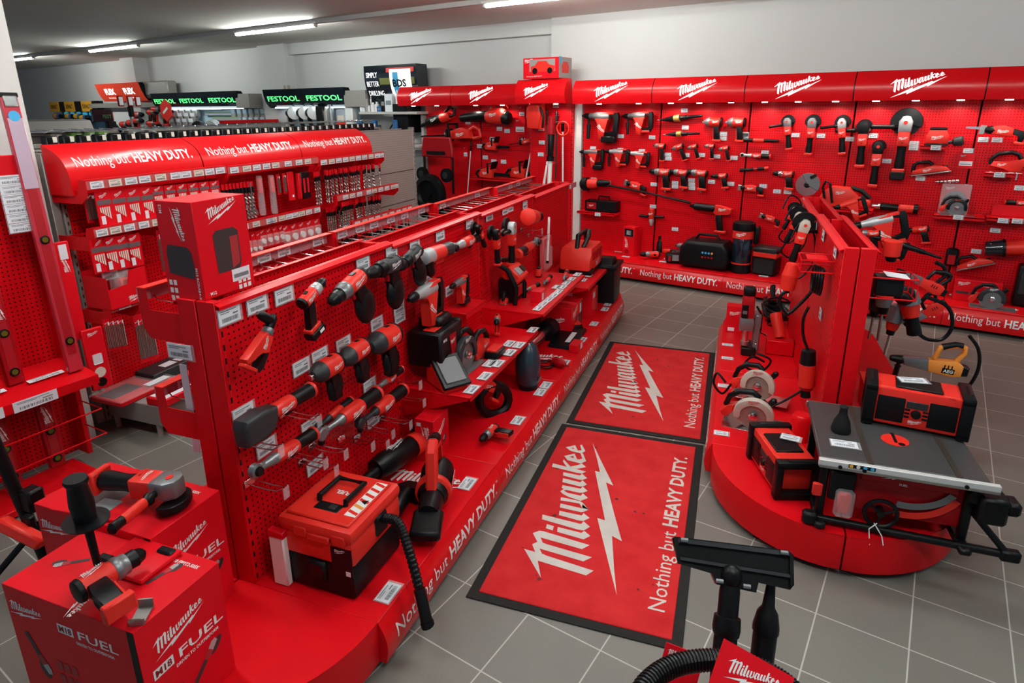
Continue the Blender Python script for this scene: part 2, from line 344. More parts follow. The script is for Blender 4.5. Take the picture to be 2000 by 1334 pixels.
# ================================================================== display fixtures
def price(F, px, label, w=.062, h=.036, d=.008, cream=False, F3=None, tilt=0., group='price cards on the pegboards', roll=0.):
    """a price card in its clear holder, standing on board F at a pixel of the photograph"""
    P = F.on(px, 1, d); o = thing('price_card', label, 'price card', F.w(P.x, d, P.z), F.rot() @ Matrix.Rotation(tilt,3,'X') @ Matrix.Rotation(roll,3,'Y'), group)
    card(o, w, h, cream); return o
def card(o, w, h, cream=False, hold=True):
    MB().box((0,0,0),(w,.0015,h)).build('card', CARD2 if cream else CARD, o)
    m = MB(); rnd = random.Random(int(w*1e5)+len(LABELS))
    x = -w*.36
    while x < w*.38:
        b = w*rnd.choice((.012,.02,.03)); m.box((x,-.0011,-h*.22),(b,.0004,h*.26)); x += b+w*.018
    m.box((-w*.05,-.0011,h*.33),(w*.74,.0004,h*.05)); m.box((-w*.2,-.0011,h*.21),(w*.42,.0004,h*.045)); m.box((w*.27,-.0011,h*.06),(w*.24,.0004,h*.09))
    m.build('print', INK, o)
    if hold: MB().box((w*.04,.0014,-h*.02),(w*1.16,.0008,h*1.14)).build('holder', CLR, o)
def flat_price(F, px, z, label, w=.075, h=.042, yaw=0., group='price cards lying on the red shelves'):
    P = flat(F, px, z); o = thing('price_card', label, 'price card', F.w(P.x,P.y,z+.004), F.rot() @ Matrix.Rotation(yaw,3,'Z') @ Matrix.Rotation(-PI/2,3,'X'), group)
    card(o, w, h); return o
def sweep(prof, u0, u1, m=None):
    """profile (out, z) extruded along local x; front is -y"""
    m = m or MB(); a = [m.b.verts.new((u0,-p[0],p[1])) for p in prof]; b = [m.b.verts.new((u1,-p[0],p[1])) for p in prof]
    n = len(prof)
    m.b.faces.new(a); m.b.faces.new(b[::-1])
    for i in range(n): m.b.faces.new((a[i],a[(i+1)%n],b[(i+1)%n],b[i]))
    return m
def curve_fn(prof, off=.0015):
    """arc length along an open profile -> (point, normal) in (out,z)"""
    P = [V((p[0],p[1])) for p in prof]; S = [0.]
    for a, b in zip(P, P[1:]): S.append(S[-1]+(b-a).length)
    def f(s):
        s = min(max(s,0),S[-1]-1e-6)
        for i in range(len(P)-1):
            if s <= S[i+1]: break
        t = (s-S[i])/(S[i+1]-S[i]); d = (P[i+1]-P[i]).normalized(); n = V((d.y,-d.x))
        return P[i].lerp(P[i+1],t)+n*off
    return f, S[-1]
def arc_prof(b, t, bulge, n=10):
    b, t = V(b), V(t); d = (t-b); nrm = V((d.y,-d.x)).normalized(); return [tuple(b+d*(i/n)+nrm*bulge*math.sin(PI*i/n)) for i in range(n+1)]
def write_curved(parent, bm, prof, u0, s0, m, name):
    f, S = curve_fn(prof)
    def g(x, y): q = f(s0+y); return V((u0+x, -q.x, q.y))
    return put(bend(bm, g, 7), name, m, parent)
NBH = [('Nothing but ',.0),('HEAVY DUTY.',.028)]
def kick(parent, u0, u1, v0, z0=.035, z1=.21, text=True, h=.060, over=-.025, name='kick_panel', bulge=.022):
    pr = arc_prof((v0,z0),(v0+over,z1),bulge); k = sweep([(v0-.12,z0)]+pr+[(v0-.12,z1-.003)], u0+.0015, u1-.0015).build(name, SIGN, parent)
    if text:
        b = text_run(NBH, h); w = max(v.co.x for v in b.verts); s = min(1, (u1-u0)*.90/w)
        for v in b.verts: v.co.x *= s
        w *= s; t = text_run([('TM',0)], h*.18)
        for v in t.verts: v.co += V((w+.004, h*.85, 0))
        me = bpy.data.meshes.new('tm'); t.to_mesh(me); t.free(); b.from_mesh(me)
        S = curve_fn(pr)[1]; write_curved(k, b, pr, u0+((u1-u0)-w)/2, S*.5-h*.5, WHT, 'lettering')
    return k
def panel(parent, u0, u1, z0, z1, y, m=PEG, name='perforated_panel', th=.004):
    return MB().box(((u0+u1)/2, y, (z0+z1)/2),(u1-u0-.034, th, z1-z0-.002)).build(name, m, parent)
def upright(parent, u, z0, z1, y0, y1, m=RED, w=.034, slots=True, front=-1, name='upright'):
    o = MB().box((u,(y0+y1)/2,(z0+z1)/2),(w,abs(y1-y0),z1-z0),.002).build(name, m, parent)
    if slots:
        y = (min(y0,y1) if front < 0 else max(y0,y1))
        MB().box((u,y,(z0+z1)/2),(.008,.002,z1-z0-.06)).build('slot_strip', SLOTG if m is GMT else SLOT, o)
    return o
def gondola(name, label, C, hb, hw, seams, cap0, cap1, sides, ztops):
    """double sided island. C: frame on its centre line; hb half distance of boards, hw half plinth width"""
    t = thing(name, label, 'display gondola', C.w(0,0,0), C.rot())
    u0, u1 = seams[0], seams[-1]
    b = MB().box(((u0+u1)/2,0,.115),(u1-u0,2*hw-.20,.17)).build('plinth', RED, t)
    for sg in (-1,1):
        for a, c in zip(seams, seams[1:]): MB().box(((a+c)/2, sg*((hb+hw-.022)/2), .205),(c-a-.003, hw-hb-.022, .014),.003).build('base_shelf', RED, t)
    for sg in sides:                                   # kick panels with lettering on the sides one can see
        for a, c in zip(seams, seams[1:]):
            k = kick(t, -c if sg > 0 else a, -a if sg > 0 else c, hw)
            if sg > 0: k.rotation_euler = (0,0,PI)
    for ue, sgn, rad in ((u0,-1,cap0),(u1,1,cap1)):   # rounded plinth ends, in two halves
        if not rad: continue
        for half in (-1,1):
            n = 14; pts = [(ue,half*.004)]+[(ue+sgn*rad*math.sin(PI/2*i/n)*.985, half*(.004+(hw-.03)*math.cos(PI/2*i/n))) for i in range(n+1)][::-1]
            if sgn*half > 0: pass
            m = MB(); m.prism(pts, .035, .205, .004, M=Matrix(((1,0,0,0),(0,0,1,0),(0,1,0,0),(0,0,0,1)))); c = m.build('rounded_end', RED, t)
            l = MB(); l.prism([(p[0],p[1]) for p in pts], .2051, .212, .0, M=Matrix(((1,0,0,0),(0,0,1,0),(0,1,0,0),(0,0,0,1)))); l.build('top_plate', RED, c)
    for u in [u0-cap0*.7]+seams+[u1+cap1*.7]:
        for sg in (-1,1): MB().cyl((u,sg*hw*.55,0),(u,sg*hw*.55,.04),.025,n=10).build('foot', BLK, t)
    for i, (a, c) in enumerate(zip(seams, seams[1:])):
        zt = ztops[i]
        for sg in (-1,1):
            panel(t, a, c, .21, zt, sg*hb)
            mid = MB(); mid.box(((a+c)/2,sg*(hb+.003),.21+(zt-.21)*.5),(c-a-.036,.0035,.0025)); mid.build('panel_joint', DRED, t)
            r = MB(); r.prism([(0,0),(.024,-.010),(.024,-.022),(.021,-.022),(.021,-.012),(0,-.004)], a+.002, c-.002, M=Matrix.Translation((0,sg*hb,zt)) @ Matrix(((0,1,0,0),(sg*1.0,0,0,0),(0,0,1,0),(0,0,0,1)))); r.build('top_rail', RED, t)
            fl = MB().box(((a+c)/2, sg*(hb-.010), zt-.002),(c-a-.003,.022,.004)).build('top_flange', RED, t)
    for i, u in enumerate(seams):
        zt = ztops[min(i,len(ztops)-1)]
        for sg in (-1,1):
            w = .034; uu = u+(.017 if i == 0 else -.017 if i == len(seams)-1 else 0)
            upright(t, uu, .20, zt+.004, sg*.004, sg*(hb+.004), front=sg)
    return t
CG = Frame(G.w(0,-.66,0).xy, G.u.xy, G.v.xy); CR = Frame(R.w(0,.60,0).xy, R.u.xy, R.v.xy)
gondola('display_gondola', 'long red middle gondola with perforated faces, hung with drills along the mats', CG, .08, .66, [.03,1.15,2.26,3.36,4.42], .62, .30, (-1,), [1.352,1.335,1.315,1.295])
gondola('display_gondola', 'short red right gondola with a rounded front end under the table saw', CR, .065, .60, [-1.305,-.23,.87], .64, .5, (-1,1), [1.335,1.30])
# ---- header signs
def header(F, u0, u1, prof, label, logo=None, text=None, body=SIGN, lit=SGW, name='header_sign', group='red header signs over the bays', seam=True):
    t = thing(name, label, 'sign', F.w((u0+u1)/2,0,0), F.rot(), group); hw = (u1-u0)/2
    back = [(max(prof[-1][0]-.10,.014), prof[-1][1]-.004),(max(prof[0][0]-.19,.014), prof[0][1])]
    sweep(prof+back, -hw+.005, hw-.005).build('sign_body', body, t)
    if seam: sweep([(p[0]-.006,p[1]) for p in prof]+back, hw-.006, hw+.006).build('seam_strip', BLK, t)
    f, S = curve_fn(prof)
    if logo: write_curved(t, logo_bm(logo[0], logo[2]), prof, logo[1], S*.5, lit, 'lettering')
    if text:
        b = text_run(text[0], text[1]); w = max(v.co.x for v in b.verts); k = (u1-u0)*text[2]/w
        for v in b.verts: v.co.x *= k
        write_curved(t, b, prof, -w*k/2, S*text[3], lit, 'lettering')
    return t
WPROF = arc_prof((.31,2.03),(.25,2.295),.045)
def spot(t, x, y, z, n=1):
    o = MB().cyl((x,y,z),(x,y,z-.008),.030,n=12).build('downlight', mat('lit_downlight',(1,.93,.84),.3,emit=7.), t)
    l = bpy.data.lights.new('spot_light','SPOT'); l.energy = SPOT_POWER; l.spot_size = math.radians(125); l.spot_blend = .8; l.shadow_soft_size = .03; l.color = (1,.90,.78)
    s = bpy.data.objects.new('spot_light', l); COL.objects.link(s); s.parent = o; s.location = (x,y,z-.012); s.rotation_euler = (math.radians(20),0,0)
WSEAM = [-3.655,-2.65,-1.65,-.65,.36,1.36]
names = ['over the rotary hammers, at the left of the long wall','over the impact drivers on the red wall','over the hanging angle grinders on the red wall','over the large angle grinder and sanders','at the right edge of the frame over the jigsaw']
for i, (a, b) in enumerate(zip(WSEAM, WSEAM[1:])):
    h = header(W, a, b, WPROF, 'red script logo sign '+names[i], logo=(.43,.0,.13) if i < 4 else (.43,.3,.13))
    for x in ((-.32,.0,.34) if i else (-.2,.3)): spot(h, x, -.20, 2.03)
for i, (a, b) in enumerate(((-6.73,-5.71),(-5.71,-4.42))):
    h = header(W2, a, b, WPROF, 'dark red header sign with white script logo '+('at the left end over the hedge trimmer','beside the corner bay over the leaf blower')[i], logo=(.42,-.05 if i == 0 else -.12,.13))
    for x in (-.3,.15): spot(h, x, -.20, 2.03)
h = header(WC, -4.42, -3.70, [(p[0]+.0,p[1]+.01) for p in arc_prof((.33,2.03),(.27,2.31),.05)], 'short projecting header sign of the corner bay under the boxed toy truck', logo=(.36,-.05,.13), seam=False)
for x in (-.2,.15): spot(h, x, -.2, 2.035)
# ---- wall bays (uprights, perforated panels, plinth)
def wall_bay(F, u0, u1, label, z0=.0, z1=2.05, plinth=True, text=True, m=PEG):
    t = thing('wall_bay', label, 'display bay', F.w(u0,0,0), F.rot(), 'red wall bays'); L = u1-u0
    zs = [.20,.62,1.02,1.42,1.74,z1] if plinth else [z0+.02,.62,1.02,1.42,1.74,z1]
    MB().box((L/2,.004,(zs[0]+z1)/2),(L,.004,z1-zs[0])).build('back_panel', BLK if False else DRED, t)
    for a, b in zip(zs, zs[1:]):
        MB().box((L/2,0,(a+b)/2),(L-.022,.004,b-a-.004)).build('perforated_panel', m, t)
    upright(t, 0, z0+.02, z1, .0, .05, w=.016)
    upright(t, L, z0+.02, z1, .0, .05, w=.016)
    if plinth:
        MB().box((L/2,-.24,.215),(L-.003,.48,.016),.003).build('base_shelf', RED, t)
        MB().box((L/2,-.2,.11),(L-.01,.36,.17)).build('plinth', RED, t)
        kick(t, 0, L, .50, z0=.04, z1=.222, text=text, h=.068, over=-.03)
    return t
bn = ['left end, with the rotary hammers','second from left, with the impact drivers','third from left, with the angle grinders','fourth from left, with the large grinder','at the right edge of the frame, with the jigsaw']
for i, (a, b) in enumerate(zip(WSEAM, WSEAM[1:])): wall_bay(W, a, b, 'red perforated wall bay '+bn[i])
for i, (a, b) in enumerate(((-6.45,-5.43),(-5.43,-4.42))): wall_bay(W2, a, b, 'red perforated garden tool bay '+('behind the lawn mower','behind the chainsaws')[i], plinth=False)
wall_bay(WC, -4.40, -3.78, 'narrow red perforated corner bay with the pole tools', plinth=False)
# white column strip between the corner bay and the long wall
struct(MB().box((-3.80+.08,4.95,1.05),(.10,.22,2.1)).build('trim_7', WALL))
# ---- left gondola
def left_gondola():
    t = thing('display_gondola', 'red left gondola with slogan header, rails of blades and drill bits', 'display gondola', LB.w(0,0,0), LB.rot())
    us = [1.03,2.06,3.09,4.12]
    for i, (a, b) in enumerate(zip(us, us[1:])):
        for z0, z1 in ((.20,.62),(.62,1.0),(1.0,1.35),(1.35,1.75)): MB().box(((a+b)/2,.002,(z0+z1)/2),(b-a-.02,.004,z1-z0-.003)).build('perforated_panel', PEG, t)
    for i, u in enumerate(us): upright(t, u, .05, 1.75, .0, .06, m=GMT if i == 0 else RED, w=.03)
    MB().box((.985,.09,.9),(.05,.16,1.7),.004).build('side_post', GMT, t)
    MB().box(((us[0]+us[-1])/2,-.24,.15),(us[-1]-us[0],.47,.14),.006).build('base_tray', GMT, t)
    for u in us:
        for v in (.42,.05): MB().cyl((u+.02,-v,0),(u+.02,-v,.085),.018,n=10).build('foot', GMT, t)
    g = MB().box((4.66,.002,.975),(1.04,.004,1.57)).build('grey_panel', PEGG, t)
    j = MB()
    for z in (.55,.95,1.3): j.box((4.66,-.001,z),(1.04,.003,.006))
    j.build('panel_joint', DGR, t)
    upright(t, 5.2, .02, 1.78, -.01, .05, m=GMT, w=.04)
    MB().box((3.1,.03,.95),(4.2,.01,1.55)).build('rear_sheet', GMT, t)
    return t
left_gondola()
LPROF = arc_prof((.20,1.52),(.02,1.80),.075)
ln = ['nearest, beside the white pillar','middle one of the three','far one beside the grey perforated panel']
LH = [.95,1.90,2.95,4.02]
for i in range(3): header(LB, LH[i], LH[i+1], LPROF, 'red slogan header of the left gondola, '+ln[i], text=(NBH,.068,.86,.42), lit=WHT, group='slogan headers of the left gondola', seam=i < 2)
# ---- red floor mats
def floor_mat_thing(c, label):
    c = [V((*q,0)) for q in c]; o = (c[0]+c[1]+c[2]+c[3])/4; x = (c[3]-c[0]+c[2]-c[1]).normalized(); L = ((c[3]-c[0]).length+(c[2]-c[1]).length)/2; Wd = ((c[1]-c[0]).length+(c[2]-c[3]).length)/2
    t = thing('floor_mat', label, 'floor mat', (o.x,o.y,0), math.atan2(x.y,x.x))
    MB().box((0,0,.003),(L,Wd,.006),.002).build('border', MBOR, t)
    MB().box((0,0,.006),(L-.085,Wd-.085,.008),.003).build('carpet', CARP, t)
    off = -(L/2)+.202+.6077
    put(bend(logo_bm(1.215), lambda a,b: V((off+a, .105+b+.0, .0106))), 'logo', CARW, t)
    b = text_run([('Nothing but ',0.),('HEAVY DUTY.',.028)], .070); w = max(v.co.x for v in b.verts); k = 1.25/w
    put(bend(b, lambda a,c: V((-L/2+.172+a*k, -Wd/2+.083+c, .0106))), 'lettering', CARW, t)
    s = MB(); rn = random.Random(int(o.x*100))
    for _ in range(16):
        x0, y0 = rn.uniform(-L/2+.1,L/2-.1), rn.uniform(-Wd/2+.1,Wd/2-.1); r = rn.uniform(.004,.012); n = 9
        s.poly([[(x0+r*rn.uniform(.6,1.2)*math.cos(2*PI*i/n), y0+r*rn.uniform(.6,1.2)*math.sin(2*PI*i/n)) for i in range(n)]], lambda a,b: V((a,b,.0104)))
    s.build('stain', mat('dark_carpet_stain',(.10,.008,.01),.95), t)
floor_mat_thing([(-1.255,-.724),(-.377,-.485),(-.81,1.061),(-1.647,.841)], 'red carpet mat with white script logo, nearer of the two on the aisle')
floor_mat_thing([(-1.640,.860),(-.789,1.100),(-1.193,2.624),(-2.05,2.388)], 'red carpet mat with white script logo, farther of the two on the aisle')
# ================================================================== tool builders.  local x: tail -> nose, z: up, front side = f*y
def tlogo(t, f, x, y, z, w, m=None, rot=0., rev=False):
    s = -f
    return logo_on(t, (x, f*y, z), (s*math.cos(rot),0,math.sin(rot)), (-s*math.sin(rot),0,math.cos(rot)), w, m)
def board_rot(F, P0, P1, up=1):
    x = (F.u*(P1.x-P0.x)+F.z*(P1.z-P0.z)).normalized(); z = F.v.cross(x)
    if z.z < -1e-3 or (abs(z.z) < .5 and z.dot(F.u)*up < 0): z = -z
    if abs(z.z) < .5 and z.dot(F.u)*up < 0: z = -z
    y = z.cross(x); f = 1 if y.dot(F.v) > 0 else -1
    return Matrix((x,y,z)).transposed(), f
def hang(kind, F, tail, nose, label, cat, d=.06, up=1, group=None, name=None, Lk=1., **kw):
    """hang a tool on board F: tail and nose are pixels of the photograph, d its distance from the board"""
    P0, P1 = F.on(tail,1,d), F.on(nose,1,d); M, f = board_rot(F, P0, P1, up); L = (P1-P0).length*Lk
    t = thing(name or kind.__name__, label, cat, F.w(P0.x,d,P0.z), M, group); kind(t, L, f, **kw); return t
def stand(kind, F, px, z, yaw, label, cat, L, f=-1, group=None, name=None, tilt=(0,0), lift=0., flatp=None, **kw):
    """stand a tool on a shelf of height z: px is where its origin touches the shelf, yaw its nose direction from u"""
    P = flat(F, px, z) if flatp is None else V(flatp); M = F.rot() @ Matrix.Rotation(math.radians(yaw),3,'Z') @ Matrix.Rotation(math.radians(tilt[0]),3,'Y') @ Matrix.Rotation(math.radians(tilt[1]),3,'X')
    t = thing(name or kind.__name__, label, cat, F.w(P.x,P.y,z+lift), M, group); kind(t, L, f, **kw); return t
def drill_driver(t, L, f, body=None, gear=None, foot='foot', style='drill', logo=True, sock=False, rake=.05):
    body = body or TRED; gear = gear or GRY
    if style == 'drill':
        r = .150; MB().lathe((0,0,0),(1,0,0),[(.03*L,.10*L),(.06*L,r*L),(.42*L,r*1.02*L),(.53*L,r*.92*L)],18).build('body', body, t)
        MB().lathe((.51*L,0,0),(1,0,0),[(0,.145*L),(.03*L,.155*L),(.10*L,.155*L),(.12*L,.14*L),(.20*L,.135*L)],18).build('gear_case', gear, t)
        MB().lathe((.71*L,0,0),(1,0,0),[(0,.115*L),(.14*L,.12*L),(.16*L,.105*L),(.24*L,.085*L),(.27*L,.055*L),(.29*L,.03*L)],16).build('chuck', BLK, t)
        hx, th = .22, .085
    elif style == 'impact':
        r = .205; MB().lathe((0,0,0),(1,0,0),[(.03*L,.14*L),(.07*L,r*L),(.52*L,r*L),(.62*L,r*.93*L)],18).build('body', body, t)
        MB().lathe((.60*L,0,0),(1,0,0),[(0,r*.98*L),(.12*L,r*.92*L),(.26*L,.12*L),(.30*L,.09*L)],18).build('gear_case', gear, t)
        MB().lathe((.88*L,0,0),(1,0,0),[(0,.065*L),(.10*L,.065*L),(.12*L,.045*L)],12).build('bit_holder', BLK, t)
        hx, th = .26, .11
    else:                                              # square drive impact wrench
        r = .235; MB().lathe((0,0,0),(1,0,0),[(.03*L,.16*L),(.07*L,r*L),(.52*L,r*L),(.62*L,r*.96*L)],18).build('body', body, t)
        MB().lathe((.60*L,0,0),(1,0,0),[(0,r*1.02*L),(.06*L,r*1.02*L),(.16*L,r*.86*L),(.25*L,.13*L),(.29*L,.10*L)],18).build('gear_case', gear, t)
        MB().box((.93*L,0,0),(.12*L,.11*L,.11*L),.01*L).build('square_drive', STL, t)
        hx, th = .26, .11
    MB().lathe((0,0,0),(1,0,0),[(0,r*.75*L),(.012*L,r*.98*L),(.07*L,r*1.06*L),(.085*L,r*1.0*L)],16).build('rear_cap', BLK, t)
    MB().box((.27*L,0,r*.97*L),(.12*L,.09*L,.03*L),.006*L).build('top_slot', BLK, t)
    k = {'impact':.42,'wrench':.18}.get(style,0.)
    h = MB().prism([((hx-.12)*L,-.08*L),((hx+.16)*L,-.08*L),((hx+.12)*L,-.30*L),((hx+.12-rake)*L,-(.66+k)*L),((hx-.18-rake)*L,-(.66+k)*L),((hx-.13)*L,-.32*L)],-th*L,th*L,.03*L,seg=2)
    if sock: h.ell(((hx-.03-rake)*L,0,-.56*L),(.27*L,.13*L,.34*L),12,8)
    h.build('handle', BLK, t)
    MB().box(((hx+.17)*L,0,-.20*L),(.06*L,.07*L,.16*L),.01*L).build('trigger', DRED, t)
    if not sock: MB().prism([((hx+.135)*L,-.28*L),((hx+.165)*L,-.28*L),((hx+.16-rake)*L,-(.64+k)*L),((hx+.12-rake)*L,-(.64+k)*L)],-th*.7*L,th*.7*L,.006*L).build('front_strip', body, t)
    if foot and not sock:
        z = -(.70+k); MB().box(((hx-.01-rake)*L,0,z*L),(.42*L,.24*L,.11*L),.02*L).build('foot', body, t)
        if foot == 'battery':
            b = MB().box(((hx+.02-rake)*L,0,(z-.15)*L),(.50*L,.30*L,.20*L),.03*L).build('battery', BLK, t)
            MB().box(((hx+.1-rake)*L, f*.151*L,(z-.15)*L),(.16*L,.004*L,.08*L)).build('battery_mark', WHT, b)
        elif foot == 'clip': MB().box(((hx+.02-rake)*L,0,(z-.09)*L),(.10*L,.14*L,.09*L),.01*L).build('belt_clip', DST, t)
    if logo: tlogo(t, f, .28*L, r*.99*L, .02*L, .34*L)
def rotary_hammer(t, L, f, battery=False, big=False, side=True, gear=None, body=None):
    body = body or TRED; nose = gear or GRY
    MB().lathe((.22*L,0,0),(1,0,0),[(0,.085*L),(.04*L,.10*L),(.38*L,.10*L),(.46*L,.075*L),(.56*L,.07*L)],16).build('barrel', nose, t)
    MB().lathe((.76*L,0,0),(1,0,0),[(0,.06*L),(.06*L,.075*L),(.14*L,.07*L),(.18*L,.045*L),(.235*L,.03*L)],14).build('chuck', BLK, t)
    MB().prism([(.25*L,.09*L),(.60*L,.06*L),(.60*L,-.10*L),(.50*L,-.16*L),(.50*L,-.55*L),(.34*L,-.58*L),(.30*L,-.2*L),(.22*L,-.08*L)],-.085*L,.085*L,.025*L,seg=2).build('motor_housing', body, t)
    MB().prism([(0,.10*L),(.25*L,.09*L),(.25*L,.02*L),(.11*L,.01*L),(.08*L,-.04*L),(.09*L,-.36*L),(.33*L,-.38*L),(.33*L,-.50*L),(.04*L,-.48*L),(-.02*L,-.38*L),(-.03*L,.02*L)],-.055*L,.055*L,.02*L,seg=2).build('rear_handle', BLK, t)
    MB().box((.20*L,0,.075*L),(.22*L,.13*L,.06*L),.015*L).build('rear_cover', body, t)
    if battery: MB().box((.22*L,0,-.55*L),(.38*L,.20*L,.16*L),.025*L).build('battery', BLK, t)
    else: MB().box((.22*L,0,-.47*L),(.30*L,.13*L,.07*L),.012*L).build('foot', body, t)
    if side:
        s = MB().cyl((.80*L,0,-.07*L),(.80*L,0,-.20*L),.030*L,n=10); s.lathe((.80*L,0,-.20*L),(0,0,-1),[(0,.05*L),(.03*L,.055*L),(.28*L,.042*L),(.34*L,.05*L),(.36*L,.03*L)],12); s.build('side_handle', BLK, t)
    tlogo(t, f, .42*L, .0855*L, -.30*L, .26*L, rot=f*-.9)
def angle_grinder(t, L, f, guard=.21, side=1, head=None, white=False, foot='foot', sleeve=False):
    head = head or GRY
    MB().lathe((.05*L,0,0),(1,0,0),[(0,.075*L),(.08*L,.085*L),(.30*L,.070*L),(.46*L,.085*L),(.48*L,.09*L)],14).build('grip', BLK, t)
    MB().prism([(.46*L,-.085*L),(.50*L,-.10*L),(.74*L,-.095*L),(.74*L,.095*L),(.50*L,.10*L),(.46*L,.085*L)],-.085*L,.085*L,.02*L,seg=2).build('motor_housing', TRED, t)
    MB().prism([(.72*L,-.10*L),(.90*L,-.11*L),(.985*L,-.06*L),(1.0*L,0),(.985*L,.06*L),(.90*L,.11*L),(.72*L,.10*L)],-.07*L,.09*L,.02*L,seg=2).build('gear_head', head, t)
    MB().cyl((.88*L,f*.095*L,0),(.88*L,f*.088*L,0),.035*L,n=12).build('spindle_lock', TRED if not white else BLK, t)
    n = 20; m = MB(); a0, a1 = math.radians(-20), math.radians(200)
    pts = [(.88*L+guard*L*math.sin(a0+(a1-a0)*i/n)*(1 if True else 1), guard*L*math.cos(a0+(a1-a0)*i/n)) for i in range(n+1)]+[(.88*L,0)]
    m.prism(pts, -f*.10*L, -f*.16*L, .006*L); m.build('guard', BLK, t)
    MB().cyl((.88*L,-f*.165*L,0),(.88*L,-f*.175*L,0),guard*L*.92,n=28).build('disc', WHT if white else BLK, t)
    if foot: MB().box((.02*L,0,0),(.07*L,.20*L,.20*L),.015*L).build('foot', TRED, t)
    if foot == 'battery': MB().box((-.07*L,0,0),(.16*L,.22*L,.24*L),.02*L).build('battery', BLK, t)
    if side:
        s = MB().cyl((.80*L,0,side*.09*L),(.80*L,0,side*.18*L),.03*L,n=10); s.lathe((.80*L,0,side*.16*L),(0,0,side),[(0,.055*L),(.03*L,.055*L),(.05*L,.04*L),(.34*L,.042*L),(.38*L,.05*L),(.40*L,.03*L)],12); s.build('side_handle', BLK, t)
    if sleeve: MB().lathe((.80*L,0,side*.22*L),(0,0,side),[(0,.043*L),(.02*L,.047*L),(.20*L,.047*L),(.22*L,.044*L)],12).build('red_sleeve', TRED, t)
    logo_on(t, (.60*L, f*.086*L, 0), (0,0,1 if f > 0 else -1), (1,0,0), .15*L)
def inline_tool(t, L, f, style='ratchet', head=None, logo=True):
    head = head or GRY
    MB().lathe((.0,0,0),(1,0,0),[(.0,.060*L),(.02*L,.085*L),(.04*L,.085*L),(.05*L,.078*L)],16).build('end_ring', TRED, t)
    MB().lathe((.03*L,0,0),(1,0,0),[(0,.078*L),(.22*L,.072*L),(.34*L,.066*L)],16).build('grip', BLK, t)
    MB().lathe((.30*L,0,0),(1,0,0),[(0,.060*L),(.03*L,.076*L),(.26*L,.074*L),(.32*L,.062*L)],16).build('body', TRED, t)
    MB().prism([(.34*L,-.06*L),(.50*L,-.06*L),(.40*L,-.11*L),(.30*L,-.09*L)],-.025*L,.025*L,.01*L).build('trigger', BLK, t)
    if style == 'nutrunner':
        MB().prism([(.58*L,.075*L),(.78*L,.11*L),(.98*L,.09*L),(1.0*L,.02*L),(.98*L,-.16*L),(.74*L,-.18*L),(.66*L,-.06*L),(.58*L,-.065*L)],-.09*L,.09*L,.04*L,seg=3).build('head', DGR, t)
    elif style == 'long':
        MB().lathe((.60*L,0,0),(1,0,0),[(0,.055*L),(.06*L,.05*L),(.10*L,.030*L),(.30*L,.028*L)],12).build('neck', head, t)
        h = MB().lathe((.93*L,-.035*L,0),(0,1,0),[(0,.05*L),(.01*L,.062*L),(.06*L,.062*L),(.07*L,.05*L)],16); h.box((.88*L,0,0),(.10*L,.05*L,.09*L),.015*L).build('head', head, t)
        MB().box((.93*L,0,-.075*L),(.05*L,.05*L,.06*L),.006*L).build('square_drive', BLK, t)
    else:
        MB().lathe((.60*L,0,0),(1,0,0),[(0,.062*L),(.08*L,.060*L),(.20*L,.04*L),(.28*L,.035*L)],14).build('neck', head, t)
        h = MB().lathe((.92*L,-.04*L,0),(0,1,0),[(0,.055*L),(.01*L,.072*L),(.07*L,.072*L),(.08*L,.055*L)],18); h.box((.85*L,0,0),(.12*L,.06*L,.10*L),.02*L).build('head', head, t)
        MB().lathe((.92*L,0,0),(0,f,0),[(0,.05*L),(.06*L,.05*L),(.075*L,.04*L)],14).build('drive_hub', BLK, t)
    if logo: tlogo(t, f, .45*L, .0765*L, 0, .20*L)
def angle_drill(t, L, f, chuck=1):
    """barrel body with the chuck turned at a right angle to it"""
    c = chuck
    MB().prism([(.30*L,-.16*L*c),(.62*L,-.11*L*c),(.64*L,.10*L*c),(.52*L,.14*L*c),(.30*L,.22*L*c),(.04*L,.34*L*c),(-.02*L,.24*L*c),(.10*L,.12*L*c),(.30*L,.04*L*c)],-.085*L,.085*L,.03*L,seg=2).build('body', TRED, t)
    MB().prism([(-.04*L,.05*L*c),(-.06*L,-.10*L*c),(.04*L,-.17*L*c),(.36*L,-.17*L*c),(.34*L,-.03*L*c),(.06*L,-.02*L*c)],-.075*L,.075*L,.03*L,seg=2).build('grip', BLK, t)
    MB().box((-.05*L,0,.14*L*c),(.07*L,.16*L,.34*L),.015*L).build('foot', TRED, t)
    MB().lathe((.62*L,0,0),(1,0,0),[(0,.09*L),(.03*L,.105*L),(.09*L,.105*L),(.12*L,.09*L)],16).build('gear_ring', GRY, t)
    MB().lathe((.72*L,0,0),(1,0,0),[(0,.085*L),(.12*L,.09*L),(.22*L,.085*L),(.28*L,.05*L)],14).build('head', BLK, t)
    MB().lathe((.87*L,0,.02*L*chuck),(0,0,chuck),[(0,.085*L),(.10*L,.09*L),(.26*L,.085*L),(.34*L,.06*L),(.38*L,.03*L)],16).build('chuck', BLK, t)
    MB().lathe((.87*L,0,.36*L*chuck),(0,0,chuck),[(0,.045*L),(.05*L,.03*L)],10).build('chuck_jaw', STL, t)
    tlogo(t, f, .46*L, .0865*L, .02*L, .26*L, rot=0)
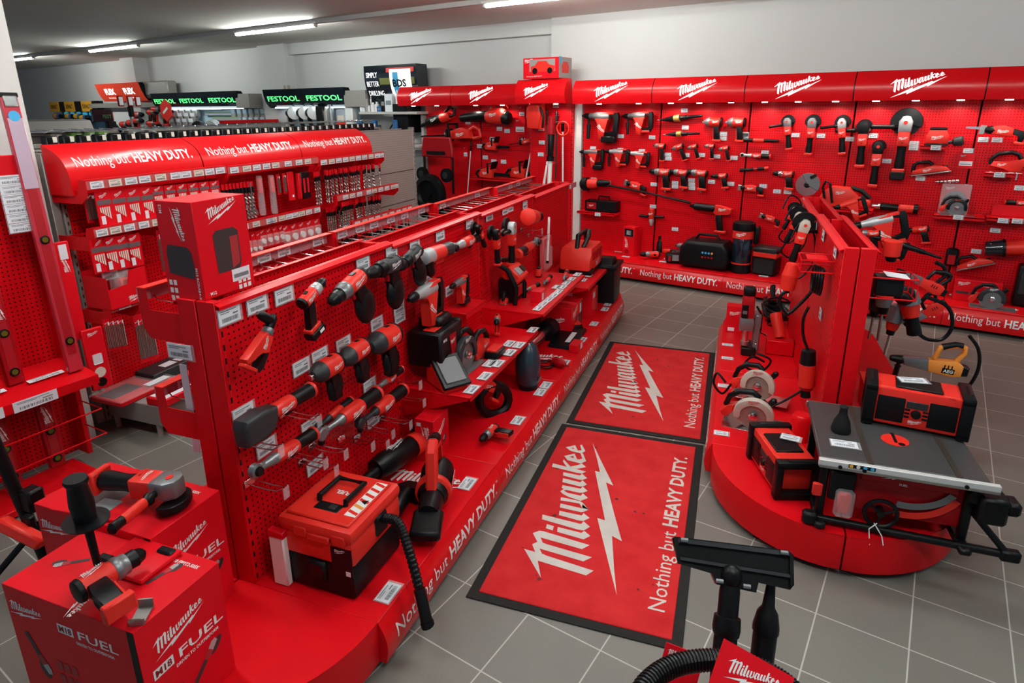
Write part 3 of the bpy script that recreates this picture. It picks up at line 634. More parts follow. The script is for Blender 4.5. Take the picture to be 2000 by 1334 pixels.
def circular_saw(t, L, f, guard=None, box=None, upside=False):
    """x along the cut; base at z=0"""
    guard = guard or DGR; r = .30*L; cz = .27*L
    MB().box((.5*L,0,.008*L),(L,.42*L,.016*L),.003*L).build('base_plate', STL if guard is not DGR else GRY, t)
    pts = [(.46*L+r*math.cos(math.radians(a)), cz+r*math.sin(math.radians(a))) for a in range(-20,206,12)]+[(.46*L+r*.70*math.cos(math.radians(a)), cz+r*.70*math.sin(math.radians(a))) for a in range(204,-22,-16)]
    MB().prism(pts, f*.05*L, f*.15*L, .012*L, seg=2).build('upper_guard', guard, t)
    pts = [(.46*L+r*.92*math.cos(math.radians(a)), cz+r*.92*math.sin(math.radians(a))) for a in range(0,360,15)]
    MB().prism(pts, f*.07*L, f*.112*L, .006*L).build('lower_guard', mat('warm_grey_metal',(.30,.27,.23),.4,metal=.3) if guard is BEI else GRY, t)
    MB().cyl((.46*L,f*.055*L,cz),(.46*L,f*.062*L,cz),r*.97,n=36).build('blade', STL, t)
    MB().lathe((.46*L,f*.13*L,cz),(0,f,0),[(0,.07*L),(.03*L,.07*L),(.04*L,.05*L),(.06*L,.045*L),(.065*L,.02*L)],16).build('blade_bolt', STL, t)
    MB().lathe((.46*L,f*.04*L,cz),(0,-f,0),[(0,.15*L),(.16*L,.15*L),(.22*L,.12*L)],16).build('motor', TRED, t)
    MB().prism([(.10*L,.34*L),(.02*L,.30*L),(-.06*L,.18*L),(-.02*L,.10*L),(.08*L,.10*L),(.10*L,.20*L),(.20*L,.38*L)],-.06*L,.05*L,.02*L,seg=2).build('rear_housing', TRED, t)
    MB().tube([(.02*L,0,.30*L),(.08*L,0,.48*L),(.22*L,0,.60*L),(.42*L,0,.62*L),(.52*L,0,.54*L)],[.04*L,.045*L,.05*L,.05*L,.045*L],10).build('handle', BLK, t)
    MB().lathe((.66*L,0,.42*L),(.5,0,.8),[(0,.03*L),(.06*L,.05*L),(.14*L,.05*L),(.17*L,.02*L)],12).build('front_knob', BLK, t)
    tlogo(t, f, .46*L, .1505*L, cz+.255*L, .20*L, m=WHT if guard is DGR else mat('red_logo_print',(.6,.02,.02),.4))
def jigsaw(t, L, f):
    MB().box((.5*L,0,.012*L),(.95*L,.30*L,.022*L),.005*L).build('base_plate', STL, t)
    MB().prism([(.62*L,.02*L),(.92*L,.04*L),(1.0*L,.30*L),(.95*L,.48*L),(.80*L,.40*L),(.60*L,.34*L),(.16*L,.36*L),(.08*L,.20*L),(.50*L,.16*L)],-.11*L,.11*L,.03*L,seg=2).build('body', TRED, t)
    MB().tube([(.90*L,0,.42*L),(.80*L,0,.60*L),(.60*L,0,.66*L),(.25*L,0,.60*L),(.10*L,0,.42*L),(.12*L,0,.28*L)],[.07*L,.075*L,.07*L,.065*L,.07*L,.08*L],10).build('handle', BLK, t)
    MB().box((.86*L,0,-.10*L),(.04*L,.01*L,.24*L)).build('blade', STL, t)
    tlogo(t, f, .40*L, .112*L, .26*L, .26*L)
def planer(t, L, f):
    MB().box((.5*L,0,.02*L),(L,.22*L,.04*L),.008*L).build('sole', DST, t)
    MB().prism([(.02*L,.04*L),(.98*L,.04*L),(.90*L,.16*L),(.60*L,.26*L),(.30*L,.20*L),(.05*L,.16*L)],-.11*L,.11*L,.03*L,seg=2).build('body', TRED, t)
    MB().tube([(.06*L,0,.12*L),(.10*L,0,.32*L),(.20*L,0,.38*L),(.48*L,0,.36*L),(.58*L,0,.22*L)],[.06*L,.055*L,.05*L,.05*L,.05*L],10).build('handle', BLK, t)
    MB().lathe((.85*L,0,.12*L),(0,0,1),[(0,.06*L),(.05*L,.075*L),(.09*L,.05*L)],12).build('front_knob', BLK, t)
    tlogo(t, f, .42*L, .112*L, .12*L, .24*L)
def palm_sander(t, L, f, bag=True):
    MB().box((.32*L,0,.03*L),(.62*L,.32*L,.05*L),.01*L).build('pad', BLK, t)
    MB().prism([(.04*L,.06*L),(.60*L,.06*L),(.62*L,.30*L),(.54*L,.46*L),(.10*L,.46*L),(.02*L,.30*L)],-.15*L,.15*L,.04*L,seg=2).build('body', TRED, t)
    MB().box((.32*L,0,.50*L),(.46*L,.22*L,.10*L),.04*L,seg=2).build('grip', BLK, t)
    if bag: MB().lathe((.62*L,0,.10*L),(1,0,.15),[(0,.05*L),(.10*L,.05*L),(.14*L,.13*L),(.34*L,.16*L),(.40*L,.10*L)],14).build('dust_box', DGR, t)
    tlogo(t, f, .32*L, .152*L, .24*L, .34*L)
def recip_saw(t, L, f, blade=True, bow=False):
    if blade: MB().prism([(.74*L,-.02*L),(1.0*L,-.03*L),(1.0*L,.0*L),(.74*L,.04*L)],-.004*L,.004*L).build('blade', STL, t)
    MB().prism([(.66*L,-.10*L),(.76*L,-.12*L),(.76*L,.07*L),(.66*L,.07*L)],-.04*L,.04*L,.01*L).build('shoe', DST, t)
    MB().lathe((.50*L,0,0),(1,0,0),[(0,.075*L),(.08*L,.085*L),(.16*L,.06*L),(.18*L,.05*L)],14).build('gear_case', BLK, t)
    MB().prism([(.20*L,-.08*L),(.55*L,-.08*L),(.56*L,.08*L),(.38*L,.12*L),(.22*L,.09*L)],-.075*L,.075*L,.025*L,seg=2).build('body', TRED, t)
    MB().prism([(.24*L,.09*L),(.04*L,.06*L),(.0,-.04*L),(.02*L,-.16*L),(.10*L,-.14*L),(.10*L,-.03*L),(.24*L,-.02*L)],-.045*L,.045*L,.018*L,seg=2).build('handle', BLK, t)
    MB().box((.06*L,0,-.18*L),(.18*L,.12*L,.06*L),.015*L).build('foot', TRED, t)
    tlogo(t, f, .38*L, .0755*L, 0, .2*L)
def caulking_gun(t, L, f):
    MB().lathe((.36*L,0,0),(1,0,0),[(0,.055*L),(.03*L,.085*L),(.50*L,.085*L),(.54*L,.05*L),(.62*L,.03*L)],14).build('cartridge_tube', BLK, t)
    MB().prism([(0,.04*L),(.30*L,.09*L),(.38*L,.09*L),(.40*L,-.08*L),(.34*L,-.14*L),(.04*L,-.10*L),(0,-.05*L)],-.07*L,.07*L,.02*L,seg=2).build('body', TRED, t)
    MB().prism([(.22*L,-.10*L),(.36*L,-.10*L),(.28*L,-.50*L),(.14*L,-.50*L)],-.05*L,.05*L,.02*L,seg=2).build('handle', BLK, t)
    MB().box((.20*L,0,-.52*L),(.26*L,.13*L,.06*L),.015*L).build('foot', TRED, t)
    tlogo(t, f, .20*L, .0705*L, 0, .2*L)
def stick_tool(t, L, f, parts=()):
    """straight tool along x; parts: (name, x0, x1, r0, r1, material)"""
    for nm, a, b, r0, r1, m in parts: MB().lathe((a*L,0,0),(1,0,0),[(0,r0*L*.8),((b-a)*L*.04,r0*L),((b-a)*L*.96,r1*L),((b-a)*L,r1*L*.85)],12).build(nm, m, t)
def mixer_drill(t, L, f):
    """vertical: nose down, two side grips"""
    MB().lathe((0,0,0),(1,0,0),[(0,.12*L),(.03*L,.15*L),(.55*L,.16*L),(.62*L,.12*L)],16).build('body', TRED, t)
    MB().lathe((.60*L,0,0),(1,0,0),[(0,.13*L),(.12*L,.14*L),(.24*L,.10*L),(.36*L,.08*L),(.40*L,.05*L)],14).build('gear_case', LGR, t)
    for s in (-1,1): MB().tube([(.42*L,0,s*.12*L),(.48*L,0,s*.30*L),(.46*L,0,s*.75*L)],[.07*L,.085*L,.08*L],10).build('side_grip', BLK, t)
    tlogo(t, f, .3*L, .161*L, 0, .3*L, rot=PI/2)
def chainsaw(t, L, f):
    MB().prism([(0,.02*L),(.42*L,0),(.46*L,.22*L),(.30*L,.30*L),(.05*L,.24*L)],-.12*L,.12*L,.03*L,seg=2).build('body', TRED, t)
    MB().prism([(.40*L,.05*L),(.94*L,.06*L),(1.0*L,.10*L),(.94*L,.15*L),(.40*L,.16*L)],-.012*L,.012*L).build('guide_bar', BLK, t)
    MB().tube([(.06*L,0,.22*L),(-.10*L,0,.20*L),(-.18*L,0,.10*L),(-.10*L,0,.02*L),(.02*L,0,.03*L)],.035*L,8).build('rear_handle', BLK, t)
    MB().tube([(.32*L,-.13*L,.14*L),(.30*L,-.12*L,.40*L),(.28*L,.12*L,.40*L),(.32*L,.13*L,.14*L)],.028*L,8).build('front_handle', BLK, t)
    MB().prism([(.40*L,.26*L),(.43*L,.26*L),(.50*L,.46*L),(.46*L,.46*L)],-.14*L,.14*L,.008*L).build('hand_guard', BLK, t)
    tlogo(t, f, .22*L, .1205*L, .14*L, .2*L)
def hedge_trimmer(t, L, f):
    MB().prism([(.52*L,-.012*L),(.98*L,-.012*L),(1.0*L,0),(.98*L,.012*L),(.52*L,.012*L)],-.02*L,.02*L,.003*L).build('cutter_bar', BLK, t)
    MB().prism([(.14*L,-.05*L),(.46*L,-.05*L),(.48*L,.05*L),(.30*L,.09*L),(.16*L,.06*L)],-.05*L,.05*L,.018*L,seg=2).build('body', TRED, t)
    MB().tube([(.18*L,0,.05*L),(.10*L,0,.09*L),(.02*L,0,.05*L),(.0,0,-.03*L),(.10*L,0,-.05*L),(.16*L,0,-.03*L)],.022*L,8).build('rear_handle', TRED, t)
    MB().tube([(.44*L,-.08*L,-.03*L),(.45*L,-.09*L,.14*L),(.45*L,.09*L,.14*L),(.44*L,.08*L,-.03*L)],.018*L,8).build('front_handle', BLK, t)
    MB().box((.51*L,0,.0),(.03*L,.16*L,.16*L),.012*L).build('hand_guard', BLK, t)
    tlogo(t, f, .30*L, .0505*L, 0, .14*L)
def leaf_blower(t, L, f):
    MB().lathe((.45*L,0,0),(1,0,-.04),[(0,.085*L),(.25*L,.085*L),(.55*L,.065*L)],16).build('blow_tube', BLK, t)
    MB().lathe((.10*L,0,-.02*L),(1,0,0),[(0,.08*L),(.06*L,.12*L),(.20*L,.13*L),(.36*L,.095*L)],16).build('body', TRED, t)
    MB().lathe((.02*L,0,-.06*L),(1,0,0),[(0,.08*L),(.04*L,.11*L),(.12*L,.10*L)],16).build('air_inlet', BLK, t)
    MB().tube([(.38*L,0,.08*L),(.30*L,0,.20*L),(.10*L,0,.20*L),(.02*L,0,.10*L)],.032*L,8).build('handle', TRED, t)
    tlogo(t, f, .26*L, .135*L, 0, .16*L)
def hand_vac(t, L, f):
    MB().lathe((.28*L,0,0),(1,0,0),[(0,.08*L),(.04*L,.10*L),(.40*L,.11*L),(.50*L,.09*L)],16).build('dust_canister', BLK, t)
    MB().lathe((.06*L,0,0),(1,0,0),[(0,.075*L),(.05*L,.10*L),(.26*L,.11*L)],16).build('body', TRED, t)
    MB().tube([(.20*L,0,.10*L),(.02*L,0,.20*L),(-.10*L,0,.12*L),(-.08*L,0,0),(.08*L,0,-.02*L)],.036*L,8).build('handle', BLK, t)
    MB().lathe((.76*L,0,-.02*L),(1,0,-.1),[(0,.05*L),(.24*L,.045*L)],12).build('nozzle', BLK, t)
    tlogo(t, f, .50*L, .112*L, 0, .22*L)
def site_radio(t, L, f, logo=True):
    """big jobsite radio, width L along x, front at -y"""
    D, H = .52*L, .50*L
    MB().box((0,0,H*.5),(L*.80,D*.86,H*.86),.02*L,seg=2).build('body', TRED, t)
    for s in (-1,1):
        m = MB()
        for z in (.10*H,.90*H): m.box((s*L*.45,0,z),(L*.12,D,H*.18),.018*L,seg=2)
        for y in (-.42*D,.42*D): m.box((s*L*.45,y,H*.5),(L*.12,D*.16,H*.9),.018*L,seg=2)
        m.build('bumper', BLK, t)
        MB().tube([(s*L*.455,-.30*D,H*.80),(s*L*.47,-.24*D,H*.97),(s*L*.47,.24*D,H*.97),(s*L*.455,.30*D,H*.80)],.026*L,8).build('handle', BLK, t)
        g = MB().box((s*L*.245,-D*.425,H*.45),(L*.27,.02*L,H*.60),.012*L,seg=2).build('speaker_grille', BLK, t)
        MB().box((s*L*.245,-D*.44,H*.45),(L*.24,.004*L,H*.53),.001).build('mesh_cover', mat('black_speaker_mesh',(.004,.004,.005),.9), g)
    MB().box((0,-D*.02,H*.945),(L*.44,D*.62,H*.06),.008*L).build('top_lid', BLK, t)
    for s in (-1,1): MB().box((s*L*.30,-D*.25,H*.90),(L*.16,D*.30,H*.10),.012*L).build('shoulder', TRED, t)
    p = MB().box((0,-D*.435,H*.62),(L*.20,.012*L,H*.16),.003*L).build('display', DGR, t)
    MB().lathe((0,-D*.43,H*.42),(0,-1,0),[(0,.05*L),(.025*L,.046*L),(.03*L,.035*L)],18).build('dial', BLK, t)
    for s in (-1,1):
        for k in range(3): MB().box((s*L*.085,-D*.435,H*(.50-.085*k)),(L*.05,.012*L,H*.045),.002*L).build('button', BLK, t)
    if logo: logo_on(t, (0,-D*.432,H*.215),(1,0,0),(0,0,1), L*.14)
    text_on(t, 'DAB+', (L*.30,-D*.40-.012*L,H*.905),(1,0,0),(0,0,1), L*.018, m=BLK)
def carton(t, L, f, W_=.3, H=.3, front=None, right=None, left=None, top=None, m=None):
    """printed carton L along x, W_ along y, H tall, origin at the base centre; faces drawn by callbacks (t, origin, xdir, ydir, width, height)"""
    b = MB().box((0,0,H/2),(L,W_,H),.0015).build('box', m or CRED, t)
    x, y, z = V((1,0,0)), V((0,1,0)), V((0,0,1))
    if front: front(t, V((0,-W_/2,H/2)), x, z, L, H)
    if right: right(t, V((L/2,0,H/2)), y, z, W_, H)
    if left: left(t, V((-L/2,0,H/2)), -y, z, W_, H)
    if top: top(t, V((0,0,H)), x, y, L, W_)
def face_rect(t, o, x, y, a, b, w, h, m, name='print', off=.0010, rot=0.):
    n = x.cross(y); c = o+x*a+y*b+n*off; cx, cy = x*math.cos(rot)+y*math.sin(rot), y*math.cos(rot)-x*math.sin(rot)
    return MB().quad(c-cx*w/2-cy*h/2, c+cx*w/2-cy*h/2, c+cx*w/2+cy*h/2, c-cx*w/2+cy*h/2).build(name, m, t)
def face_tool(t, o, x, y, a, b, s, rot=0., kind='grinder', off=.0009):
    """a little product picture printed on a carton face"""
    n = x.cross(y); c = o+x*a+y*b; cx, cy = x*math.cos(rot)+y*math.sin(rot), y*math.cos(rot)-x*math.sin(rot)
    P = lambda k: (lambda p,q: c+cx*p*s+cy*q*s+n*(off+k*.0002))
    if kind == 'grinder':
        MB().poly([[(-.5,-.06),(.0,-.07),(.0,.05),(-.5,.05)]], P(0)).poly([[(.30+.2*math.cos(i*.5),-.10+.10*math.sin(i*.5)) for i in range(13)]], P(0)).build('product_picture', PHO, t)
        MB().poly([[(0,-.08),(.22,-.09),(.22,.08),(0,.06)]], P(1)).build('product_picture', PHR, t)
        MB().poly([[(.20,-.08),(.40,-.06),(.42,.04),(.34,.09),(.20,.08)]], P(2)).build('product_picture', LGR, t)
    elif kind == 'drill':
        MB().poly([[(-.4,.02),(.1,.02),(.1,.26),(-.4,.26)]], P(0)).build('product_picture', PHR, t)
        MB().poly([[(.1,.05),(.45,.1),(.45,.2),(.1,.24)]], P(0)).poly([[(-.25,.02),(0,.02),(-.08,-.4),(-.32,-.4)]], P(0)).build('product_picture', PHO, t)
    else:
        MB().poly([[(-.4,-.25),(.4,-.25),(.4,.25),(-.4,.25)]], P(0)).build('product_picture', PHO, t)
        MB().poly([[(-.3,-.18),(.1,-.18),(.1,.18),(-.3,.18)]], P(1)).build('product_picture', PHR, t)
def battery_pack(t, L, f):
    MB().box((0,0,.16*L),(L,.62*L,.32*L),.05*L,seg=2).build('case', BLK, t)
    MB().box((0,0,.36*L),(.86*L,.46*L,.10*L),.02*L).build('rail', TRED, t)
    logo_on(t, (0,-.312*L,.16*L),(1,0,0),(0,0,1), .5*L)
# ================================================================== helpers for placing
def cr(ox, oy, s): return lambda x, y: (ox+x/s, oy+y/s)
def lay(kind, F, tail, nose, z, h, label, cat, sg=1, group=None, name=None, **kw):
    """a tool lying on its side on a surface of height z, its axis h above it"""
    P0, P1 = flat(F, tail, z+h), flat(F, nose, z+h); x = (F.w(*P1)-F.w(*P0)); L = x.length; x.normalize(); y = V((0,0,1))*sg; zz = x.cross(y)
    t = thing(name or kind.__name__, label, cat, F.w(*P0), Matrix((x,y,zz)).transposed(), group); kind(t, L, sg, **kw); return t
def cord(t, pts, r=.006, name='power_cord', m=None):
    bpy.context.view_layer.update(); M = t.matrix_world.inverted(); P = [M @ V(p) for p in pts]; Q = []
    for i in range(len(P)-1):
        a, b, c, d = P[max(i-1,0)], P[i], P[i+1], P[min(i+2,len(P)-1)]
        for k in range(6):
            s = k/6; Q.append(.5*((2*b)+(c-a)*s+(2*a-5*b+4*c-d)*s*s+(3*b-a-3*c+d)*s**3))
    Q.append(P[-1]); return MB().tube(Q, r, 7).build(name, m or BLK, t)
def shelf(F, u0, u1, z, depth, label, lip=.03, drop=.10, group='red shelves on the boards', th=.012):
    t = thing('shelf', label, 'shelf', F.w((u0+u1)/2,0,z), F.rot(), group); L = u1-u0
    MB().box((0,-depth/2,-th/2),(L,depth,th),.002).build('shelf_board', RED, t)
    MB().box((0,-depth+.002,-lip/2),(L,.004,lip)).build('front_edge', RED, t)
    for s in (-1,1): MB().prism([(0,0),(depth*.96,0),(depth*.96,-lip*.8),(0,-drop)],-.0015,.0015,M=Matrix.Translation((s*(L/2-.003),0,-th*.2)) @ Matrix(((0,1,0,0),(-1,0,0,0),(0,0,1,0),(0,0,0,1)))).build('bracket', RED, t)
    return t
def px_shelf(F, l, r, depth, label, **kw):
    a, b = F.on(l,1,depth), F.on(r,1,depth); return shelf(F, a.x, b.x, (a.z+b.z)/2, depth, label, **kw)
# ================================================================== the long red wall
KA = cr(1100,180,4.4475); KB = cr(1450,180,4.4475); KC = cr(1680,180,4.447); KD = cr(1640,380,4.17); KE = cr(1100,400,4.348)
def wall_tools():
    hg = lambda k,*a,**kw: hang(k, W, *a, **kw)
    hg(rotary_hammer, KA(478,215), KA(165,205), 'largest rotary hammer with a battery, top left of the wall', 'rotary hammer', battery=True, d=.09, gear=GRY)
    hg(rotary_hammer, KA(775,200), KA(510,208), 'rotary hammer without battery beside the largest one, top row', 'rotary hammer', d=.09, gear=GRY)
    hg(rotary_hammer, KA(350,520), KA(140,518), 'small rotary hammer with a battery, leftmost of the row of three', 'rotary hammer', battery=True)
    hg(rotary_hammer, KA(570,520), KA(360,512), 'small rotary hammer, middle of the row of three', 'rotary hammer', gear=LGR)
    hg(rotary_hammer, KA(750,545), KA(545,525), 'small rotary hammer, rightmost of the row of three', 'rotary hammer', gear=LGR, side=False)
    hg(recip_saw, KA(725,850), KA(475,755), 'red screw gun with black magazine under the three small rotary hammers', 'screw gun', name='screw_gun', blade=False)
    t = thing('pole_tool', 'long black pole with a red and black tool head across the wall', 'pole tool', W.w(0,0,0), W.rot())
    P = [W.on(KA(*q),1,.12) for q in ((160,800),(240,795),(330,812),(420,815),(700,868),(900,915),(1040,945),(1105,962))]; Q = [V((p.x,-p.y,p.z)) for p in P]
    MB().tube(Q[2:], [.016,.013,.011,.011,.016,.014], 8).build('pole', BLK, t)
    d = (Q[1]-Q[0]).normalized(); MB().lathe(Q[0], d, [(0,.06),(.03,.085),(.09,.085),(.10,.06)], 14).build('head_cap', BLK, t); MB().lathe(Q[0]+d*.09, d, [(0,.06),(.10,.065),(.14,.04)], 14).build('head_body', TRED, t)
    MB().lathe(Q[1]+d*.06, d, [(0,.04),(.08,.045),(.16,.03),(.2,.018)], 12).build('grip', BLK, t)
    px_shelf(W, KA(118,1040), KA(440,1050), .2, 'small red shelf under the black case, left end of the wall', drop=.03)
    t = stand(carton, W, KA(340,1030), W.on(KA(300,1040),1,.2).z, 0, 'black padded tool case with a red patch on the small shelf', 'case', .42, W_=.14, H=.13, m=BLK, name='tool_case', front=lambda t,o,x,y,w,h: (face_rect(t,o,x,y,-.12,.0,.13,.08,DRED), logo_on(t,o+x*-.12,x,y,.07,off=.003)))
    MB().tube([(-.06,0,.13),(-.05,0,.18),(.09,0,.18),(.10,0,.13)],.010,8).build('handle', BLK, t)
    hg(mixer_drill, KA(770,1010), KA(765,1160), 'paddle mixer drill with two side grips hanging nose down', 'drill', d=.10, up=1)
    # bay of impact tools
    cut = (('shaft',.62,1.0,.04,.03,BLK),('grip',.50,.66,.05,.05,BLK),('brass_block',.36,.50,.075,.085,mat('brass_block',(.50,.30,.08),.35,metal=.6)),('jaw',.02,.38,.012,.075,BLK),('tip',-.04,.04,.008,.014,STL))
    hg(stick_tool, KA(830,243), KA(1208,205), 'larger black and brass cutting attachment, upper of the pair', 'cutter', name='cutting_attachment', parts=cut)
    hg(stick_tool, KA(875,368), KA(1186,358), 'smaller black and brass cutting attachment, lower of the pair', 'cutter', name='cutting_attachment', parts=cut)
    for a, b, l in (((1382,262),(1208,258),'left large impact wrench with grey hammer case'),((1585,265),(1408,260),'right large impact wrench with grey hammer case')):
        hg(drill_driver, KA(*a), KA(*b), l+', top row', 'impact wrench', name='impact_wrench', style='wrench')
    row = [((888,470),(782,465),'first'),((1045,462),(940,498),'second'),((1168,465),(1075,490),'third'),((1318,470),(1222,468),'fourth'),((1442,482),(1345,500),'fifth')]
    for i, (a, b, l) in enumerate(row):
        hg(drill_driver, KA(*a), KA(*b), l+' from left of five small red impact drivers in the second row', 'impact driver', name='impact_driver', style='impact', foot='foot' if i < 3 else 'clip')
    row = [((938,700),(770,688),'first'),((1090,705),(940,690),'second'),((1255,712),(1090,692),'third'),((1428,725),(1300,732),'fourth')]
    for i, (a, b, l) in enumerate(row):
        hg(drill_driver, KA(*a), KA(*b), l+' from left of four red drill drivers in the third row', 'drill', Lk=1.15, foot='clip', gear=BLK if i == 3 else GRY)
    t = hg(recip_saw, KA(1740,850), KA(1452,815), 'right angle drill with loop handle and black battery', 'drill', name='right_angle_drill', blade=False)
    gr = (('end_cap',0.,.16,.035,.04,BLK),('grip',.14,.40,.045,.045,BLK),('body',.38,.66,.055,.058,TRED),('head',.66,.98,.05,.042,BLK))
    hg(stick_tool, KB(318,425), KA(1540,415), 'straight die grinder with black ends, upper of the three inline tools', 'die grinder', name='die_grinder', parts=gr)
    hg(inline_tool, KB(250,560), KA(1535,545), 'red ratchet with steel head, middle of the three inline tools', 'ratchet', name='ratchet_tool', head=LGR)
    hg(stick_tool, KB(228,660), KA(1532,680), 'black and red multi tool, lowest of the three inline tools', 'multi tool', name='multi_tool', parts=(('end_cap',0.,.14,.06,.06,TRED),('body',.12,.8,.06,.055,BLK),('red_flash',.3,.5,.057,.06,DRED),('head',.8,.98,.055,.07,BLK)))
    hg(caulking_gun, KA(1465,1030), KA(1095,985), 'red and black caulking gun above the black heater', 'caulking gun', d=.10)
    # grinders
    hg(angle_grinder, KB(405,500), KB(388,222), 'angle grinder with a left side handle, first of the row of three', 'angle grinder', d=.10, side=-1, up=1)
    hg(angle_grinder, KB(570,545), KB(612,222), 'angle grinder without side handle, middle of the row of three', 'angle grinder', d=.10, side=0)
    hg(angle_grinder, KB(865,540), KB(866,226), 'angle grinder with bare steel head, last of the row of three', 'angle grinder', d=.10, side=-1, head=LGR)
    hg(angle_grinder, KB(1015,650), KB(1062,250), 'slim black polisher with a white pad at the top', 'polisher', name='polisher', d=.10, side=-1, head=BLK, white=True, guard=.16)
    hg(angle_grinder, KB(1130,820), KB(1190,425), 'slim black polisher with a round black head, hanging lower', 'polisher', name='polisher', d=.10, side=0, head=BLK, guard=.14)
    hg(angle_grinder, KB(1350,690), KB(1432,205), 'large two hand angle grinder with battery and big black guard', 'angle grinder', d=.12, side=-1, head=LGR, guard=.26, foot='battery')
    hg(drill_driver, KB(450,715), KB(262,705), 'heat gun with steel nozzle beside the small cards', 'heat gun', name='heat_gun', gear=STL, foot='foot')
    # cut-off saw on a shelf behind the right gondola
    a = W.on(KB(540,940),1,.25); shelf(W, a.x-.05, a.x+.62, a.z-.05, .32, 'red wall shelf carrying the cut-off saw', drop=.05)
    t = thing('cutoff_saw', 'red cut-off saw with a big steel disc and black loop handle', 'saw', W.w(a.x,.2,a.z-.05), W.rot())
    c = W.on(KB(565,805),1,.26); cx, cz = c.x-a.x, c.z-a.z+.05; r = .112
    MB().cyl((cx,-.055,cz),(cx,-.065,cz),r,n=40).build('disc', STL, t); MB().lathe((cx,-.065,cz),(0,-1,0),[(0,.03),(.012,.03),(.016,.016),(.03,.014)],14).build('arbor_nut', BLK, t)
    n = 16; MB().prism([(cx+1.04*r*math.cos(math.radians(-30+150*i/n)), cz+1.04*r*math.sin(math.radians(-30+150*i/n))) for i in range(n+1)]+[(cx,cz)], -.085,-.03,.006).build('disc_guard', GRY, t)
    MB().box((cx+.05,-.09,cz+.09),(.06,.04,.03),.005,rot=(0,-.6,0)).build('guard_lever', BLK, t)
    MB().prism([(.10,.01),(.46,.01),(.48,.12),(.40,.20),(.24,.21),(.16,.15)],-.08,.06,.02,seg=2).build('body', TRED, t)
    MB().tube([(.20,-.09,.03),(.16,-.10,.20),(.18,-.10,.26),(.22,-.10,.24),(.26,-.09,.05)],.012,8).build('front_handle', BLK, t)
    MB().tube([(.40,0,.20),(.50,0,.17),(.58,0,.10)],[.02,.024,.02],10).build('rear_handle', BLK, t); MB().box((.54,0,.055),(.10,.09,.08),.02).build('rear_housing', TRED, t)
    logo_on(t,(.32,-.0805,.15),(1,0,0),(0,0,1),.09)
    # sanders, planer, press tool
    px_shelf(W, KC(520,470), KC(745,462), .17, 'small red shelf under the palm sander', drop=.03)
    stand(palm_sander, W, KC(600,455), W.on(KC(640,466),1,.17).z, 0, 'small red palm sander with a grey dust box', 'sander', .30, flatp=(W.on(KC(552,455),1,.1).x,.10,0))
    hg(planer, KC(440,730), KC(790,690), 'red hand planer with a black handle', 'planer', d=.08)
    t = hg(stick_tool, KC(650,778), KC(860,770), 'row of shiny steel sockets on a rail', 'socket set', name='socket_rail', parts=[('rail',0,1,.02,.02,STL)]+[('socket',.06+.16*i,.18+.16*i,.09,.10,STL) for i in range(6)])
    hg(stick_tool, KC(505,1020), KC(98,985), 'inline pressing tool with a steel jaw end', 'press tool', name='press_tool', d=.08, parts=(('battery',0,.10,.12,.12,BLK),('rear_body',.08,.42,.095,.10,TRED),('grip',.40,.80,.085,.09,BLK),('jaw_holder',.80,1.0,.075,.07,STL)))
    t = thing('blister_pack', 'small red blister card hanging between the last two bays', 'blister pack', W.w(*[W.on(KC(920,600),1,.02)[i] for i in range(3)]), W.rot()); bl(t,.125,.135)
    px_shelf(W, KC(640,1075), KC(1085,1090), .2, 'red shelf carrying the circular saw with the blister blade', drop=.05)
    zs = W.on(KC(860,1080),1,.2).z
    stand(circular_saw, W, KC(690,1052), zs, 0, 'black and red circular saw in front of a blade blister', 'circular saw', .27, guard=BLK, flatp=(W.on(KC(690,1052),1,.12).x,.12,0))
    t = thing('blister_pack', 'clear blister pack with a round saw blade standing behind the saw', 'blister pack', W.w(W.on(KC(820,930),1,.05).x,.05,zs+.14), W.rot()); bl(t,.22,.27,blade=True)
    hg(drill_driver, KC(600,1185), KC(395,1200), 'red heat gun with a black handle below the press tool', 'heat gun', name='heat_gun', gear=TRED, sock=False, foot='foot')
    hg(recip_saw, KC(1440,370), KC(920,300), 'hack saw with a short blade at the top right', 'reciprocating saw', name='reciprocating_saw', d=.10)
    px_shelf(W, KC(1085,705), KC(1345,708), .2, 'red shelf under the jigsaw', drop=.05)
    stand(jigsaw, W, KC(1090,690), W.on(KC(1200,706),1,.2).z, 0, 'red and black jigsaw with a steel base', 'jigsaw', .27, flatp=(W.on(KC(1085,690),1,.1).x,.10,0))
    px_shelf(W, KC(1102,1090), KC(1500,1110), .2, 'red shelf at the right edge carrying the multi tool', drop=.05)
    zz = W.on(KC(1300,1098),1,.2).z
    stand(inline_tool, W, KC(1175,1060), zz, 0, 'oscillating multi tool with a dark head lying on the right shelf', 'multi tool', .30, name='multi_tool', lift=.035, head=BLK)
    stand(carton, W, KC(1330,1000), zz, 0, 'flat red carton behind the oscillating multi tool', 'carton', .30, W_=.06, H=.10, flatp=(W.on(KC(1330,1010),1,.05).x,.05,0))
    stand(inline_tool, W, KC(1255,930), zz+.10, 0, 'red detail sander lying on top of the flat carton', 'sander', .28, name='detail_sander', lift=.025, flatp=(W.on(KC(1255,930),1,.05).x,.05,0))
    t = hg(stick_tool, KD(1180,440), KD(1560,430), 'dark vacuum head with a smoky transparent bowl', 'vacuum', name='dust_extractor', d=.14, parts=(('bowl',0,.40,.20,.24,SBLK),('collar',.38,.46,.25,.25,BLK),('body',.44,.95,.19,.20,TRED)))
    hg(planer, KD(950,620), KD(1270,560), 'black planer with a red hub, hanging tilted', 'planer', d=.12)
